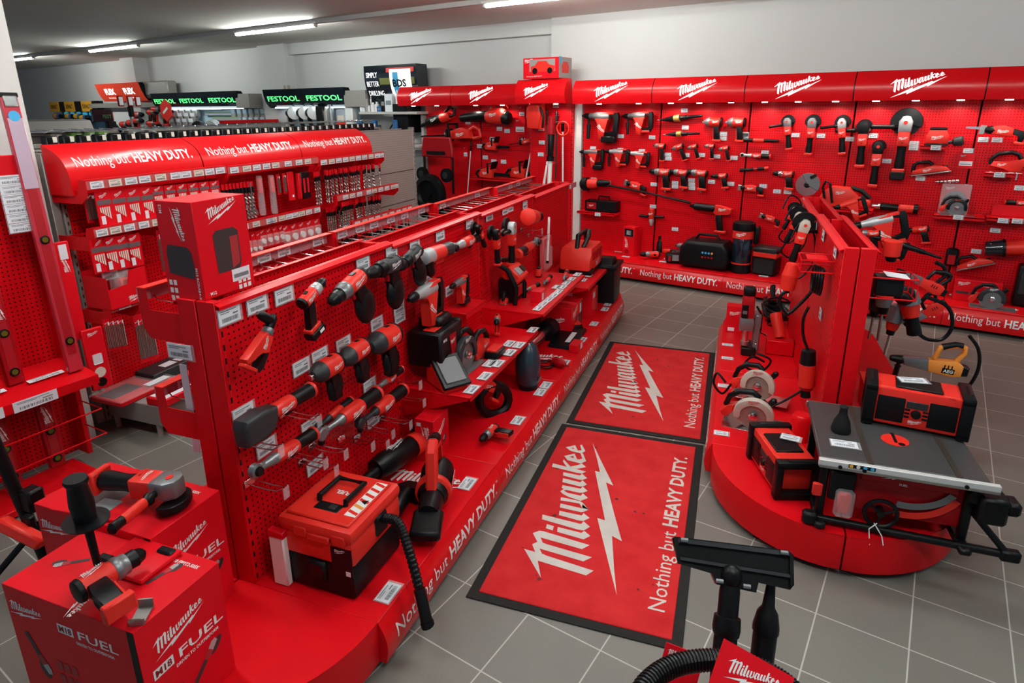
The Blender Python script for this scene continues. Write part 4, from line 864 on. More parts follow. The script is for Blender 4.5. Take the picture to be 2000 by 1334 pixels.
    # cards
    for q, l in ((KA(500,382),'right of the largest rotary hammer'),(KA(770,392),'below the second rotary hammer'),(KA(258,487),'above the leftmost small rotary hammer'),(KA(495,500),'above the middle small rotary hammer'),(KA(682,510),'above the rightmost small rotary hammer'),(KA(263,757),'above the head of the long pole'),(KA(385,785),'above the start of the long black pole'),(KA(785,800),'right of the red screw gun'),(KA(298,1062),'on the shelf edge below the black case'),(KA(778,992),'above the paddle mixer drill'),(KA(970,1190),'alone above the plinth, left of the heater'),
        (KA(1052,158),'above the upper brass cutter'),(KA(1058,307),'between the two brass cutters'),(KA(1392,362),'upper one below the left impact wrench'),(KA(1388,402),'lower one below the left impact wrench'),(KA(1578,365),'upper one below the right impact wrench'),(KA(1575,403),'lower one below the right impact wrench'),(KA(908,542),'upper one right of the first impact driver'),(KA(912,576),'lower one right of the first impact driver'),(KA(1067,546),'right of the second impact driver'),(KA(1200,545),'right of the third impact driver'),(KA(1332,558),'right of the fourth impact driver'),(KA(1483,570),'right of the fifth impact driver'),
        (KA(970,787),'upper one right of the first drill driver'),(KA(970,820),'lower one right of the first drill driver'),(KA(1113,765),'top one right of the second drill driver'),(KA(1115,800),'middle one right of the second drill driver'),(KA(1117,833),'lowest one right of the second drill driver'),(KA(1287,778),'right of the third drill driver'),(KA(1452,796),'right of the fourth drill driver'),(KA(1735,816),'above the right angle drill battery'),
        (KB(20,375),'right of the die grinder row start'),(KB(195,524),'on the red ratchet'),(KB(460,373),'right of the first hanging angle grinder'),(KB(680,378),'right of the middle hanging angle grinder'),(KB(930,407),'right of the last hanging angle grinder'),(KB(1135,378),'right of the white pad polisher'),(KB(1253,598),'right of the lower black polisher'),(KB(1490,445),'upper one right of the large grinder'),(KB(1485,485),'lower one right of the large grinder'),(KB(300,862),'left one under the heat gun'),(KB(392,866),'right one under the heat gun'),
        (KC(655,482),'on the shelf edge under the palm sander'),(KC(522,748),'below the red hand planer'),(KC(938,508),'above the small red blister card'),(KC(850,1087),'on the shelf edge under the circular saw'),(KC(1067,412),'left one under the hack saw'),(KC(1187,414),'right one under the hack saw'),(KC(1208,718),'on the shelf edge under the jigsaw'),(KC(1385,832),'above the detail sander'),(KC(1240,1116),'left one on the shelf edge of the multi tool'),(KC(1365,1120),'right one on the shelf edge of the multi tool'),(KC(1172,1200),'below the multi tool shelf'),(KD(1110,462),'above the black planer with red hub')):
        price(W, q, 'white price card '+l, w=.072, h=.040, d=.215 if 'shelf edge' in l else .012, group='price cards of the red wall')
def bl(t, w, h, blade=False):
    MB().box((0,0,0),(w,.003,h)).build('card', PNK if blade else CRED, t)
    if blade:
        MB().cyl((0,-.004,-.01),(0,-.008,-.01),w*.40,n=32).build('saw_blade', STL, t); MB().box((0,-.006,0),(w*1.06,.012,h*1.04),.01).build('blister', CLR, t)
    else:
        MB().box((0,-.002,-h*.15),(w*.8,.002,h*.3)).build('label', CARD, t); MB().box((0,-.0025,-h*.2),(w*.66,.002,h*.05)).build('barcode', INK, t)
    logo_on(t,(-w*.22,-.0026,h*.36),(1,0,0),(0,0,1),w*.36)
wall_tools()
def wall_plinth_goods():
    z = .224
    t = stand(carton, W, KE(575,425), z, -12, 'tall red carton with a window cut-out standing on the wall plinth', 'carton', .16, W_=.13, H=.36, front=lambda t,o,x,y,w,h: (face_rect(t,o,x,y,0,h*.30,w*.8,h*.26,SBLK), face_rect(t,o,x,y,.0,h*.30,w*.4,h*.14,CARD), logo_on(t,o+x*-.03+y*-.02,y,-x,.13), MB().cyl(o+x*-.02+y*-.13,o+x*-.02+y*-.13-V((0,.002,0)),.03,n=18).build('round_print', DRED, t)))
    lay(drill_driver, W, KE(820,420), KE(650,420), z, .06, 'red right angle drill lying beside the tall carton', 'drill', sg=-1, foot=None)
    t = stand(hand_vac, W, KE(830,440), z, 0, 'red hand vacuum with a black handle and upright nozzle on the plinth', 'vacuum', .38, lift=.08, name='hand_vacuum'); MB().lathe((-.02,0,-.02),(0,0,1),[(0,.045),(.12,.04),(.14,.028),(.2,.03)],12).build('upright_nozzle', BLK, t)
    stand(drill_driver, W, KE(1070,500), z, 180, 'pistol tool standing on its red foot beside the black heater', 'impact driver', .18, lift=.20, name='impact_driver', style='impact', f=1)
    t = thing('pink_leaflet', 'pink leaflet leaning on the pistol tool by the heater', 'leaflet', W.w(*flat(W,KE(1100,450),z+.05)), W.rot() @ Matrix.Rotation(.35,3,'Y')); MB().box((0,0,0),(.10,.003,.15)).build('sheet', PNK, t); MB().box((0,-.002,.02),(.07,.001,.07)).build('picture', CARD, t)
    t = stand(lambda t,L,f: None, W, KE(940,490), z, 25, 'black multi-bay tool with a grey screen lying on the wall plinth', 'tool', .2, name='laser_level')
    MB().box((0,0,.06),(.20,.14,.12),.03,seg=2).build('body', BLK, t); MB().box((.02,-.072,.07),(.10,.006,.07)).build('screen', DISP, t); MB().box((-.06,-.072,.06),(.03,.006,.06)).build('switch', DRED, t)
    # heater / generator, charger, lantern, speaker
    t = stand(lambda t,L,f: None, W, KE(1300,470), z, 0, 'big black rounded power station with a carry handle on the plinth', 'power station', .4, name='power_station', flatp=(flat(W,KE(1300,470),z).x,.22,0))
    MB().prism([(-.26,.02),(.26,.02),(.28,.10),(.27,.24),(.22,.32),(-.20,.32),(-.27,.24),(-.28,.10)],-.16,.16,.04,seg=3).build('body', BLK, t); MB().tube([(-.14,0,.31),(-.10,0,.375),(.10,0,.375),(.14,0,.31)],.016,8).build('handle', BLK, t)
    for i in range(4): MB().box((.0+.035*i,-.163,.20),(.022,.004,.022),.003).build('indicator', LBL if i < 3 else ORA, t)
    for i in range(4): MB().box((.0+.035*i,-.163,.15),(.020,.004,.020),.003).build('socket', DRED, t)
    MB().box((.0,-.15,.275),(.2,.006,.012)).build('top_strip', GRY, t)
    t = stand(lambda t,L,f: None, W, KE(1290,530), z, -4, 'red and black charger with an open bay in front of the power station', 'charger', .3, name='charger')
    MB().box((0,0,.02),(.33,.15,.04),.01).build('base', BLK, t); MB().box((-.08,0,.085),(.16,.14,.10),.012).build('body', TRED, t)
    MB().prism([(.02,.03),(.06,.03),(.06,.13),(.12,.13),(.12,.03),(.16,.03),(.16,.18),(.02,.18)],-.06,.06,.006).build('bay_frame', TRED, t); MB().box((.09,0,.185),(.13,.11,.02),.004).build('bay_lid', BLK, t); MB().box((-.05,-.03,.165),(.10,.05,.08),.008).build('plug_box', BLK, t); logo_on(t,(-.07,-.071,.085),(1,0,0),(0,0,1),.09)
    t = stand(lambda t,L,f: None, W, KE(1560,520), z, 0, 'tall black site lantern with a red band on the wall plinth', 'lantern', .4, name='site_lantern', flatp=(flat(W,KE(1560,520),z).x,.22,0))
    MB().lathe((0,0,0),(0,0,1),[(0,.10),(.01,.115),(.09,.11),(.10,.095)],20).build('base', BLK, t); MB().lathe((0,0,.10),(0,0,1),[(0,.098),(.02,.104),(.28,.104),(.29,.098)],24).build('lens', mat('smoked_lens',(.006,.012,.022),.08,coat=.5), t); MB().lathe((0,0,.385),(0,0,1),[(0,.112),(.085,.112)],24).build('red_band', TRED, t); MB().lathe((0,0,.47),(0,0,1),[(0,.118),(.03,.122),(.08,.118),(.095,.09),(.10,.05)],20).build('cap', BLK, t); MB().lathe((0,0,.098),(0,0,1),[(0,.108),(.016,.108)],24).build('red_ring', TRED, t)
    put(bend(logo_bm(.12,.1), lambda a,c: V((.1128*math.sin(a/.112),-.1128*math.cos(a/.112),.43+c))),'logo',WHT,t)
    MB().box((.14,.02,.42),(.05,.12,.20),.02).build('battery_box', BLK, t)
    t = stand(lambda t,L,f: None, W, KE(1715,585), z, -6, 'dark upright jobsite speaker with red sides on the plinth', 'speaker', .3, name='speaker')
    MB().box((0,0,.15),(.26,.20,.30),.03,seg=2).build('body', BLK, t); MB().box((0,-.004,.225),(.262,.2,.07),.015).build('red_panel', TRED, t); MB().box((0,.0,.285),(.262,.21,.035),.012).build('top_rim', DGR, t); MB().box((0,-.102,.10),(.21,.006,.16),.01).build('grille', mat('black_speaker_mesh',(.004,.004,.005),.9), t)
    hang(recip_saw, W, cr(1380,380,4.168)(600,230), cr(1380,380,4.168)(500,190), 'red band saw hanging behind the corded grinders', 'band saw', name='band_saw', d=.12, Lk=2.2, blade=False)
    stand(carton, W, KD(1095,835), z, 0, 'red carton with a white logo behind the circular saw on the plinth', 'carton', .36, W_=.14, H=.20, flatp=(flat(W,KD(1095,835),z).x,.16,0), front=lambda t,o,x,y,w,h: (logo_on(t,o+x*-w*.30+y*h*.32,x,y,w*.28), text_on(t,'FUEL',o+x*w*.14+y*h*.32,x,y,h*.10,bold=.03), face_tool(t,o,x,y,-.06,-.02,.2)))
    stand(circular_saw, W, KD(1050,880), z, 0, 'red circular saw with a steel base on the wall plinth', 'circular saw', .34, guard=DGR, f=-1, flatp=(flat(W,KD(1050,880),z).x,.36,0))
    t = stand(lambda t,L,f: None, W, KD(1480,900), z, 0, 'black upright charger tower at the right edge of the plinth', 'charger', .3, name='charger_tower'); MB().box((0,0,.19),(.16,.16,.38),.02,seg=2).build('body', BLK, t); MB().box((0,-.082,.22),(.11,.004,.2),.002).build('front_panel', DGR, t); MB().box((0,-.085,.33),(.05,.004,.02)).build('badge', TRED, t)
    t = stand(lambda t,L,f: None, W, KD(890,660), z+.25, 0, 'black battery pack with white print hanging left of the planer', 'battery', .1, name='battery_pack', flatp=(W.on(KD(890,620),1,.05).x,.06,0)); MB().box((0,0,.12),(.10,.07,.17),.015).build('case', BLK, t); MB().box((0,-.037,.10),(.06,.003,.09)).build('sticker', DRED, t)
    for k,(q,l) in enumerate(((KE(470,398),'left of the tall carton'),(KE(530,442),'in front of the tall carton'),(KE(850,485),'in front of the hand vacuum'),(KE(890,462),'between drill and screen tool'),(KE(1240,540),'in front of the red charger'),(KE(1490,568),'in front of the site lantern'),(KE(1700,608),'in front of the dark speaker'),(KD(940,822),'in front of the red logo carton'),(KD(1390,935),'in front of the charger tower'))):
        flat_price(W, q, z, 'white price card lying on the wall plinth '+l, w=.09, h=.05, group='price cards lying on the wall plinth')
wall_plinth_goods()
# ================================================================== middle gondola, face towards the mats
K4 = cr(400,540,4.4475); K5 = cr(680,420,4.4475); K6 = cr(740,560,4.4475); K7 = cr(860,380,4.4475); K8 = cr(400,720,3.557); K9 = cr(480,900,3.074)
def prongs(q0, q1, label):
    """double wire display hook from the board at q0 to its tip near q1"""
    a = GB.on(q0,1,.0); t = thing('display_hook', label, 'hook', GB.w(a.x,0,a.z), GB.rot(), 'wire hooks on the middle gondola')
    for s in (-1,1): MB().tube([(s*.016,0,0),(s*.016,-.10,-.004),(s*.016,-.15,.0),(s*.012,-.175,.014)],.0028,6).build('wire', STL, t)
    MB().box((0,-.006,-.004),(.05,.006,.03),.002).build('back_plate', STL, t); MB().box((.0,-.176,-.010),(.030,.003,.045)).build('flap', CLR, t)
def g_tools():
    hg = lambda k,*a,**kw: hang(k, GB, *a, **kw)
    hg(angle_drill, K4(430,790), K4(600,330), 'right angle drill hanging nose left at the near end of the gondola', 'drill', d=.10, chuck=1, up=-1, name='right_angle_drill')
    hg(drill_driver, K4(835,250), K4(1010,60), 'drill driver with battery, its red round rear cap facing the near end', 'drill', d=.10, foot='battery', Lk=1.2, rake=.16, gear=LGR)
    hg(drill_driver, K4(1370,-20), K4(1085,235), 'red drill driver with ringed grey gear case, nose down left', 'drill', d=.12, sock=True)
    hg(drill_driver, K5(430,410), K5(175,515), 'dark drill driver, left of the close pair on the top row', 'drill', d=.10, sock=True, body=DGR, gear=BLK)
    hg(drill_driver, K5(612,300), K5(435,470), 'dark drill driver, right of the close pair on the top row', 'drill', d=.10, sock=True, body=DGR, gear=BLK)
    t = hg(stick_tool, K5(885,285), K5(650,375), 'compact right angle drill with a silver head on the top row', 'drill', d=.09, name='right_angle_drill', parts=(('grip',0,.38,.12,.11,DGR),('body',.32,.78,.13,.14,TRED),('head',.74,1.0,.14,.12,LGR))); c = (GB.on(K5(885,285),1,.09)-GB.on(K5(650,375),1,.09)).length
    MB().lathe((.88*c,0,-.06*c),(-.45,0,-.85),[(0,.10*c),(.05*c,.11*c),(.26*c,.09*c),(.32*c,.05*c)],14).build('chuck', BLK, t); MB().lathe((.74*c,0,-.33*c),(-.45,0,-.85),[(0,.05*c),(.06*c,.03*c)],10).build('chuck_jaw', STL, t); MB().box((.45*c,0,-.16*c),(.30*c,.06*c,.06*c),.01*c).build('paddle_trigger', TRED, t)
    hg(inline_tool, K5(1145,180), K5(890,295), 'red right angle driver with a silver nose on the top row', 'ratchet', d=.08, name='ratchet_tool', head=LGR)
    hg(angle_grinder, K5(1190,280), K5(1120,90), 'small black grinder behind the right angle driver', 'angle grinder', d=.10, side=0, head=BLK, foot=None)
    hg(angle_grinder, K7(500,610), K7(480,300), 'red and black angle grinder hanging head up with a thick black side handle', 'angle grinder', d=.12, side=1, head=BLK)
    hg(angle_grinder, K7(620,610), K7(620,235), 'slim angle grinder with a ribbed grey head, hanging upright', 'angle grinder', d=.12, side=-1, head=LGR)
    hg(stick_tool, K7(860,190), K7(655,195), 'red polisher lying high at the far end on wire prongs', 'polisher', d=.14, name='polisher', Lk=.55, parts=(('grip',0,.4,.13,.12,BLK),('body',.35,.95,.17,.22,TRED)))
    hg(stick_tool, K7(930,590), K7(945,195), 'slim white pole standing at the far end of the gondola', 'pole', d=.16, name='pole', parts=(('shaft',0,1,.028,.028,WHT),('cap',-.02,.04,.034,.034,BLK)))
    hg(inline_tool, K7(670,520), K7(850,400), 'short black and red spot light tool with a dangling black handle', 'work light', d=.12, name='work_light', logo=False)
    t = hg(rotary_hammer, K5(800,590), K5(520,740), 'silver nosed rotary hammer with loop handle above the black laser case', 'rotary hammer', d=.12, gear=LGR, side=False)
    # black laser case
    p = GB.on(K5(620,1130),1,.02); t = thing('laser_case', 'big black boxy laser case with a red edge on the board', 'laser', GB.w(p.x,.02,p.z-.07), GB.rot())
    MB().box((0,-.10,.10),(.26,.20,.20),.012).build('case', BLK, t); MB().box((.03,-.09,.225),(.15,.14,.06),.015).build('laser_head', BLK, t); MB().box((-.06,-.12,.203),(.10,.07,.006),.002).build('red_edge', TRED, t)
    MB().prism([(.0,.02),(.05,.05),(.05,.16),(-.03,.16)],-.2025,-.2005).build('front_label', DRED, t); text_on(t,'M18',(-.08,-.201,.15),(1,0,0),(0,0,1),.016); logo_on(t,(.01,-.203,.12),(1,0,0),(0,0,1),.06); MB().box((.13,-.16,.17),(.03,.07,.08),.008).build('latch', BLK, t)
    # little shelf with the hammer, and the red laser receiver next to it
    a = GB.on(K5(815,850),1,0); b = GB.on(K5(1060,860),1,.15); shelf(GB, a.x, a.x+.30, a.z+.01, .16, 'small red board shelf under the upright rotary hammer', drop=.05)
    t = stand(rotary_hammer, GB, K5(960,850), a.z+.01, 180, 'compact rotary hammer standing on its black battery on the little shelf', 'rotary hammer', .24, f=1, lift=.165, battery=True, side=False, flatp=(a.x+.20,.08,0))
    t = thing('laser_receiver', 'red and black laser unit with a grey display and carry handle', 'laser', GB.w(2.50,.13,.675), GB.rot())
    MB().box((0,0,.09),(.17,.13,.16),.012).build('body', BLK, t); MB().box((.01,-.03,.185),(.17,.13,.11),.015,rot=(.75,0,0)).build('head', TRED, t); MB().box((.0,-.068,.08),(.11,.006,.08),.003).build('front_plate', DRED, t); MB().tube([(-.10,-.07,.0),(-.10,-.08,.12),(-.10,-.02,.24),(-.10,.06,.28)],.018,8).build('front_bar', BLK, t); MB().tube([(.09,-.07,.0),(.10,-.07,.10),(.10,-.02,.20)],.016,8).build('rear_bar', BLK, t)
    MB().tube([(-.10,.06,.28),(.0,.075,.285),(.08,.06,.27)],.018,8).build('handle', BLK, t); MB().box((-.025,-.07,.225),(.075,.06,.010),.003,rot=(.75,0,0)).build('display', DISP, t); MB().box((.055,-.07,.225),(.055,.05,.012),.003,rot=(.75,0,0)).build('keypad', BLK, t); MB().box((.10,0,.035),(.08,.10,.05),.01).build('battery', BLK, t)
    # three impact wrenches
    hg(drill_driver, K4(1645,490), K4(1412,630), 'red nosed impact wrench without stand, farthest of three in the middle row', 'impact wrench', d=.09, name='impact_wrench', style='wrench', sock=True, gear=DGR)
    hg(drill_driver, K4(1385,600), K4(1170,750), 'impact wrench with steel drive, middle of three in the middle row', 'impact wrench', d=.10, name='impact_wrench', style='wrench', sock=True, gear=DGR)
    hg(drill_driver, K4(1155,735), K4(910,885), 'impact wrench with steel drive, nearest of three in the middle row', 'impact wrench', d=.10, name='impact_wrench', style='wrench', sock=True, gear=DGR)
    # inline tools on prongs
    hg(inline_tool, K8(748,140), K8(235,440), 'inline nut runner with a big dark rounded head, upper left of the inline tools', 'ratchet', d=.10, name='nut_runner', style='nutrunner')
    hg(inline_tool, K8(765,445), K8(310,735), 'inline ratchet with round grey head, lowest of the inline tools', 'ratchet', d=.10, name='ratchet_tool')
    hg(inline_tool, K8(1020,215), K8(770,420), 'short inline ratchet behind the long necked one', 'ratchet', d=.05, name='ratchet_tool', head=DGR)
    hg(inline_tool, K8(1205,165), K8(770,480), 'inline ratchet with a long grey neck in the middle of the group', 'ratchet', d=.11, name='ratchet_tool', style='long')
    hg(inline_tool, K8(1370,0), K8(1180,150), 'inline ratchet with a forked grey head, top right of the group', 'ratchet', d=.08, name='ratchet_tool')
    hg(inline_tool, K8(1385,140), K8(1050,400), 'long necked ratchet with a black head, right end of the group', 'ratchet', d=.10, name='ratchet_tool', style='long', head=DGR)
    for i,(q,l) in enumerate((((560,300),'under the grip of the nut runner'),((280,500),'under the nut runner head'),((610,590),'under the grip of the lowest ratchet'),((320,780),'under the head of the lowest ratchet'),((690,640),'right of the lowest ratchet'),((960,480),'under the long neck'),((1070,470),'between the two long necks'),((1110,400),'under the black ratchet head'),((1310,70),'at the forked ratchet grip'),((1240,340),'right end of the lower prongs'),((1340,190),'beside the shelf bracket'),((760,530),'between the lower ratchets'))):
        prongs(K8(q[0]-20,q[1]), None, 'double wire hook '+l)
    for q in ((1500,210),(1560,260)): prongs(K5(q[0],q[1]-90), None, ('left','right')[q[0]>1530]+' bright wire hook at the far end of the top row')
    # wide shelves of the gondola
    shelf(GB, 1.175, 2.265, .555, .415, 'near wide red shelf carrying the circular saw', drop=.17, lip=.022, group=None)
    shelf(GB, 2.275, 3.365, .672, .45, 'middle wide red shelf carrying nailers, with cards along its edge', drop=.17, lip=.022, group=None)
    shelf(GB, 3.375, 4.40, .556, .48, 'far wide red shelf carrying the big charger', drop=.14, lip=.022, group=None)
    hg2 = lambda k,px,z,yaw,*a,**kw: stand(k, GB, px, z, yaw, *a, **kw)
    hg2(circular_saw, None, .556, 176, 'metal cutting circular saw with a dark grey guard on the near shelf', 'circular saw', .36, f=1, flatp=(1.66,.22,0))
    t = hg2(lambda t,L,f: None, K6(600,850), .556, -125, 'red and black wedge shaped lamp with a grey front panel', 'work light', .2, name='area_light')
    MB().prism([(-.10,0),(.09,0),(.09,.04),(-.05,.15),(-.10,.15)],-.08,.08,.012).build('body', TRED, t); MB().box((.035,0,.09),(.20,.165,.02),.006,rot=(0,.665,0)).build('frame', BLK, t); MB().box((.042,0,.10),(.15,.12,.012),.003,rot=(0,.665,0)).build('lens', mat('grey_lamp_lens',(.14,.14,.15),.5), t); MB().tube([(-.10,-.05,.13),(-.15,-.05,.12),(-.15,.05,.12),(-.10,.05,.13)],.004,6).build('hook', STL, t)
    hg2(recip_saw, K6(640,470), .556, 180, 'red sander with a loop handle behind the circular saw', 'sander', .34, f=1, lift=.10, name='finishing_sander', blade=False)
    hg2(jigsaw, K6(950,540), .556, 180, 'barrel grip jigsaw behind the circular saw', 'jigsaw', .24, f=1)
    hg2(drill_driver, K6(1030,420), .556, 200, 'upright red tool with a black grip and ring top at the shelf end', 'drill', .15, f=1, lift=.13, foot='foot')
    hg2(battery_pack, K6(1010,600), .556, 180, 'red tool base lying at the front of the near shelf', 'battery', .14, f=1)
    # middle shelf
    hg2(planer, K7(540,960), .673, 0, 'red nailer shaped tool with a black magazine along its base', 'nailer', .22, name='nailer')
    hg2(carton, K7(850,920), .673, 0, 'small red carton between the nailer and the pencil grip tools', 'carton', .11, W_=.08, H=.08, front=lambda t,o,x,y,w,h: face_rect(t,o,x,y,-.02,0,.03,.05,CARD))
    for q,l,yw in (((860,810),'near',170),((960,740),'middle',185),((1100,700),'far',190)): hg2(inline_tool, K7(*q), .673, yw, 'black gripped inline tool lying on the middle shelf, '+l+' one of three', 'multi tool', .24, f=1, lift=.03, name='multi_tool', logo=False)
    hg2(palm_sander, K7(850,720), .673, 10, 'round red and black tool lying behind the inline tools', 'sander', .14, bag=False)
    # far shelf
    t = hg2(lambda t,L,f: None, K7(1280,560), .557, 0, 'big red multi-bay charger with a carry handle on the far shelf', 'charger', .3, name='charging_station', flatp=(3.98,.26,0))
    MB().box((0,0,.03),(.46,.30,.06),.012).build('base', BLK, t); MB().prism([(-.24,.05),(.24,.05),(.24,.12),(.20,.20),(.18,.24),(-.18,.24),(-.20,.20),(-.24,.12)],-.14,.14,.02,seg=2).build('body', TRED, t); MB().tube([(-.17,0,.23),(-.14,0,.34),(.12,0,.34),(.17,0,.23)],.022,10).build('handle', BLK, t)
    for i in range(3): MB().box((-.12+.12*i,-.142,.17),(.07,.006,.07),.01).build('bay', DRED, t); 
    MB().box((0,-.143,.085),(.30,.008,.07),.004).build('front_plate', TRED, t); logo_on(t,(0,-.148,.085),(1,0,0),(0,0,1),.14)
    MB().tube([(-.14,-.05,.24),(-.08,-.08,.33),(.02,-.06,.36),(.10,-.02,.31)],.02,8).build('cable_loop', BLK, t)
    hg2(carton, K7(1245,670), .557, 0, 'small red carton with a lens print in front of the big charger', 'carton', .10, W_=.09, H=.12, front=lambda t,o,x,y,w,h: (face_rect(t,o,x,y,0,-.01,.06,.03,CARD), logo_on(t,o+y*.03,x,y,.06)))
    t = hg2(lambda t,L,f: None, K7(1150,650), .557, 20, 'small red part with a white tag beside the lens carton', 'part', .1, name='spare_part'); MB().box((0,0,.025),(.12,.06,.05),.012).build('body', TRED, t); MB().box((-.05,-.035,.03),(.05,.003,.05),rot=(.3,0,.2)).build('tag', CARD, t)
    # goods on the plinth
    z = .213
    t = thing('wet_dry_vacuum', 'red and black box vacuum with a corrugated hose at the near end of the plinth', 'vacuum', GB.w(.255,.27,z), GB.rot())
    MB().box((0,0,.075),(.335,.315,.15),.02,seg=2).build('tank', BLK, t); MB().box((0,0,.20),(.345,.325,.11),.02,seg=2).build('motor_housing', TRED, t)
    l = MB(); l.box((0,0,.275),(.355,.335,.06),.022,seg=2); lo = l.build('lid', TRED, t); MB().box((0,0,.309),(.30,.28,.012),.005).build('lid_top', TRED, lo)
    MB().tube([(-.05,-.06,.318),(-.05,-.06,.335),(.08,-.06,.335),(.08,.06,.335),(-.05,.06,.335),(-.05,.06,.318)],.011,8).build('handle', BLK, t)
    MB().box((-.075,0,.3145),(.05,.11,.006),.003).build('switch_recess', BLK, t); MB().box((-.075,-.02,.318),(.03,.03,.005),.002).build('switch', DGR, t)
    text_on(t,'FUEL',(.02,0,.3155),(0,1,0),(-1,0,0),.022,bold=.03)
    st = MB().quad((-.10,-.135,.3160),(.13,-.135,.3160),(.13,-.085,.3160),(-.10,-.085,.3160)).build('warning_sticker', WHT, t)
    for i in range(6): MB().quad((-.09+.038*i,-.133,.3165),(-.075+.038*i,-.133,.3165),(-.062+.038*i,-.087,.3165),(-.077+.038*i,-.087,.3165)).build('stripe', ORA if i == 1 else TRED, st)
    MB().poly([[(-.02,-.125),(.01,-.125),(-.005,-.098)]], lambda a,b: V((a,b,.3170))).build('warning_triangle', BLK, st)
    for y in (-.11,.06): MB().box((-.174,y,.262),(.014,.06,.045),.006).build('latch', TRED, t)
    MB().box((-.176,-.02,.25),(.012,.10,.03),.005).build('grip_bar', TRED, t); MB().box((-.170,.0,.10),(.03,.08,.09),.010).build('front_latch', BLK, t)
    p = MB().box((-.1735,-.115,.17),(.003,.09,.12)).build('rating_plate', BLK, t); logo_on(p,(-.1755,-.11,.215),(0,-1,0),(0,0,1),.05); MB().box((-.1756,-.14,.125),(.001,.02,.02)).build('code_square', CARD, p)
    MB().box((.02,-.164,.22),(.08,.02,.09),.01).build('hose_port', BLK, t)
    hp = [(.03,-.17,.235),(.02,-.24,.24),(-.015,-.30,.17),(-.055,-.36,.05),(-.095,-.41,-.06),(-.10,-.42,-.085)]
    Q = []
    for i in range(len(hp)-1):
        a,b,c,d = [V(hp[max(0,min(len(hp)-1,i+k))]) for k in (-1,0,1,2)]
        for k in range(8): s = k/8; Q.append(.5*((2*b)+(c-a)*s+(2*a-5*b+4*c-d)*s*s+(3*b-a-3*c+d)*s**3))
    Q.append(V(hp[-1])); n = len(Q); hose_mesh(t, Q[:26], .020, 'hose'); MB().tube(Q[25:-7],.0225,12).build('hose_cuff', BLK, t); MB().tube(Q[-8:],[.026]*5+[.022]*3,12).build('hose_end', BLK, t)
    t = thing('filter_bag_pack', 'white pack of filter bags standing behind the box vacuum', 'filter pack', GB.w(.075,.105,z), GB.rot()); MB().box((0,0,.11),(.03,.07,.22),.006).build('bags', WHT, t); MB().box((0,0,.23),(.034,.075,.03),.004).build('card_top', CRED, t)
    t = lay(hand_vac, GB, K8(1590,440), K8(1050,790), z, .10, 'red and black hand vacuum with crevice tool leaning on the plinth', 'vacuum', sg=1, name='hand_vacuum')
    t = stand(lambda t,L,f: None, GB, K8(1600,940), z, 20, 'red and black blower with a flat nozzle in front of the hand vacuum', 'blower', .3, name='blower')
    MB().lathe((.18,0,.085),(-1,0,0),[(0,.05),(.02,.075),(.06,.08),(.24,.07),(.26,.055)],18).build('motor_housing', BLK, t); MB().lathe((.0,0,.085),(-1,0,0),[(0,.07),(.01,.084),(.04,.084),(.05,.07)],18).build('red_ring', TRED, t); MB().prism([(-.10,.13),(-.02,.13),(-.0,.30),(.10,.27),(.12,.16),(.16,.15),(.16,.20),(.10,.31),(.0,.335),(-.06,.30)],-.025,.025,.01).build('handle', TRED, t); MB().tube([(.02,0,.315),(.10,0,.29)],.028,10).build('grip', BLK, t)
    MB().lathe((-.07,0,.085),(-1,0,0),[(0,.05),(.03,.055),(.10,.05),(.13,.045)],14).build('outlet', BLK, t); MB().box((-.25,0,.07),(.16,.13,.05),.012,rot=(0,-.1,0)).build('flat_nozzle', BLK, t); MB().box((.06,-.082,.09),(.12,.004,.035),rot=(.1,0,0)).build('side_label', PNK, t)
    t = thing('floor_nozzle', 'short black suction nozzle lying between box vacuum and blower', 'nozzle', GB.w(.62,.30,z+.035), GB.rot()); MB().tube([(-.05,-.0,.0),(.02,0,.02),(.08,0,.03)],[.035,.038,.03],12).build('tube', BLK, t); MB().prism([(.08,-.03),(.2,-.02),(.2,.0),(.08,.05)],-.07,.07,.006).build('flat_end', BLK, t)
    t = thing('floor_logo_sticker', 'white script logo printed on the plinth beside the box vacuum', 'logo sticker', GB.w(.88,.30,z+.001), GB.rot()); logo_on(t,(0,0,0),(0,-1,0),(1,0,0),.42,name='print')
    t = thing('floor_logo_sticker', 'white script logo printed on the plinth under the silver lamp tube', 'logo sticker', GB.w(2.62,.28,z+.001), GB.rot()); logo_on(t,(0,0,0),(0,-1,0),(1,0,0),.42,name='print')
    stand(carton, GB, K6(740,1270), z, 0, 'upright red carton with white logos beside the blower', 'carton', .17, W_=.11, H=.235, flatp=(1.14,.20,0), front=lambda t,o,x,y,w,h: (logo_on(t,o+y*.04,x,y,w*.7,rot=.5), face_tool(t,o,x,y,0,-.05,.12,rot=.8)), left=lambda t,o,x,y,w,h: (logo_on(t,o+y*.02+x*.01,-y,x,h*.55), face_rect(t,o,x,y,-.03,.09,.025,.02,CARD)))
    lay(drill_driver, GB, K6(1020,1220), K6(880,1334), z, .05, 'small red screwdriver lying in front of the upright carton', 'screwdriver', sg=1, foot=None, name='screwdriver')
    t = stand(recip_saw, GB, K6(1060,1080), z, 150, 'red band saw with a black round guard standing under the near shelf', 'band saw', .34, f=1, lift=.13, name='band_saw', blade=False, tilt=(-35,0)); MB().tube([(.12*math.cos(i*PI/8)+.02,0,-.06+.09*math.sin(i*PI/8)) for i in range(16)],.028,8,closed=True).build('round_guard', BLK, t)
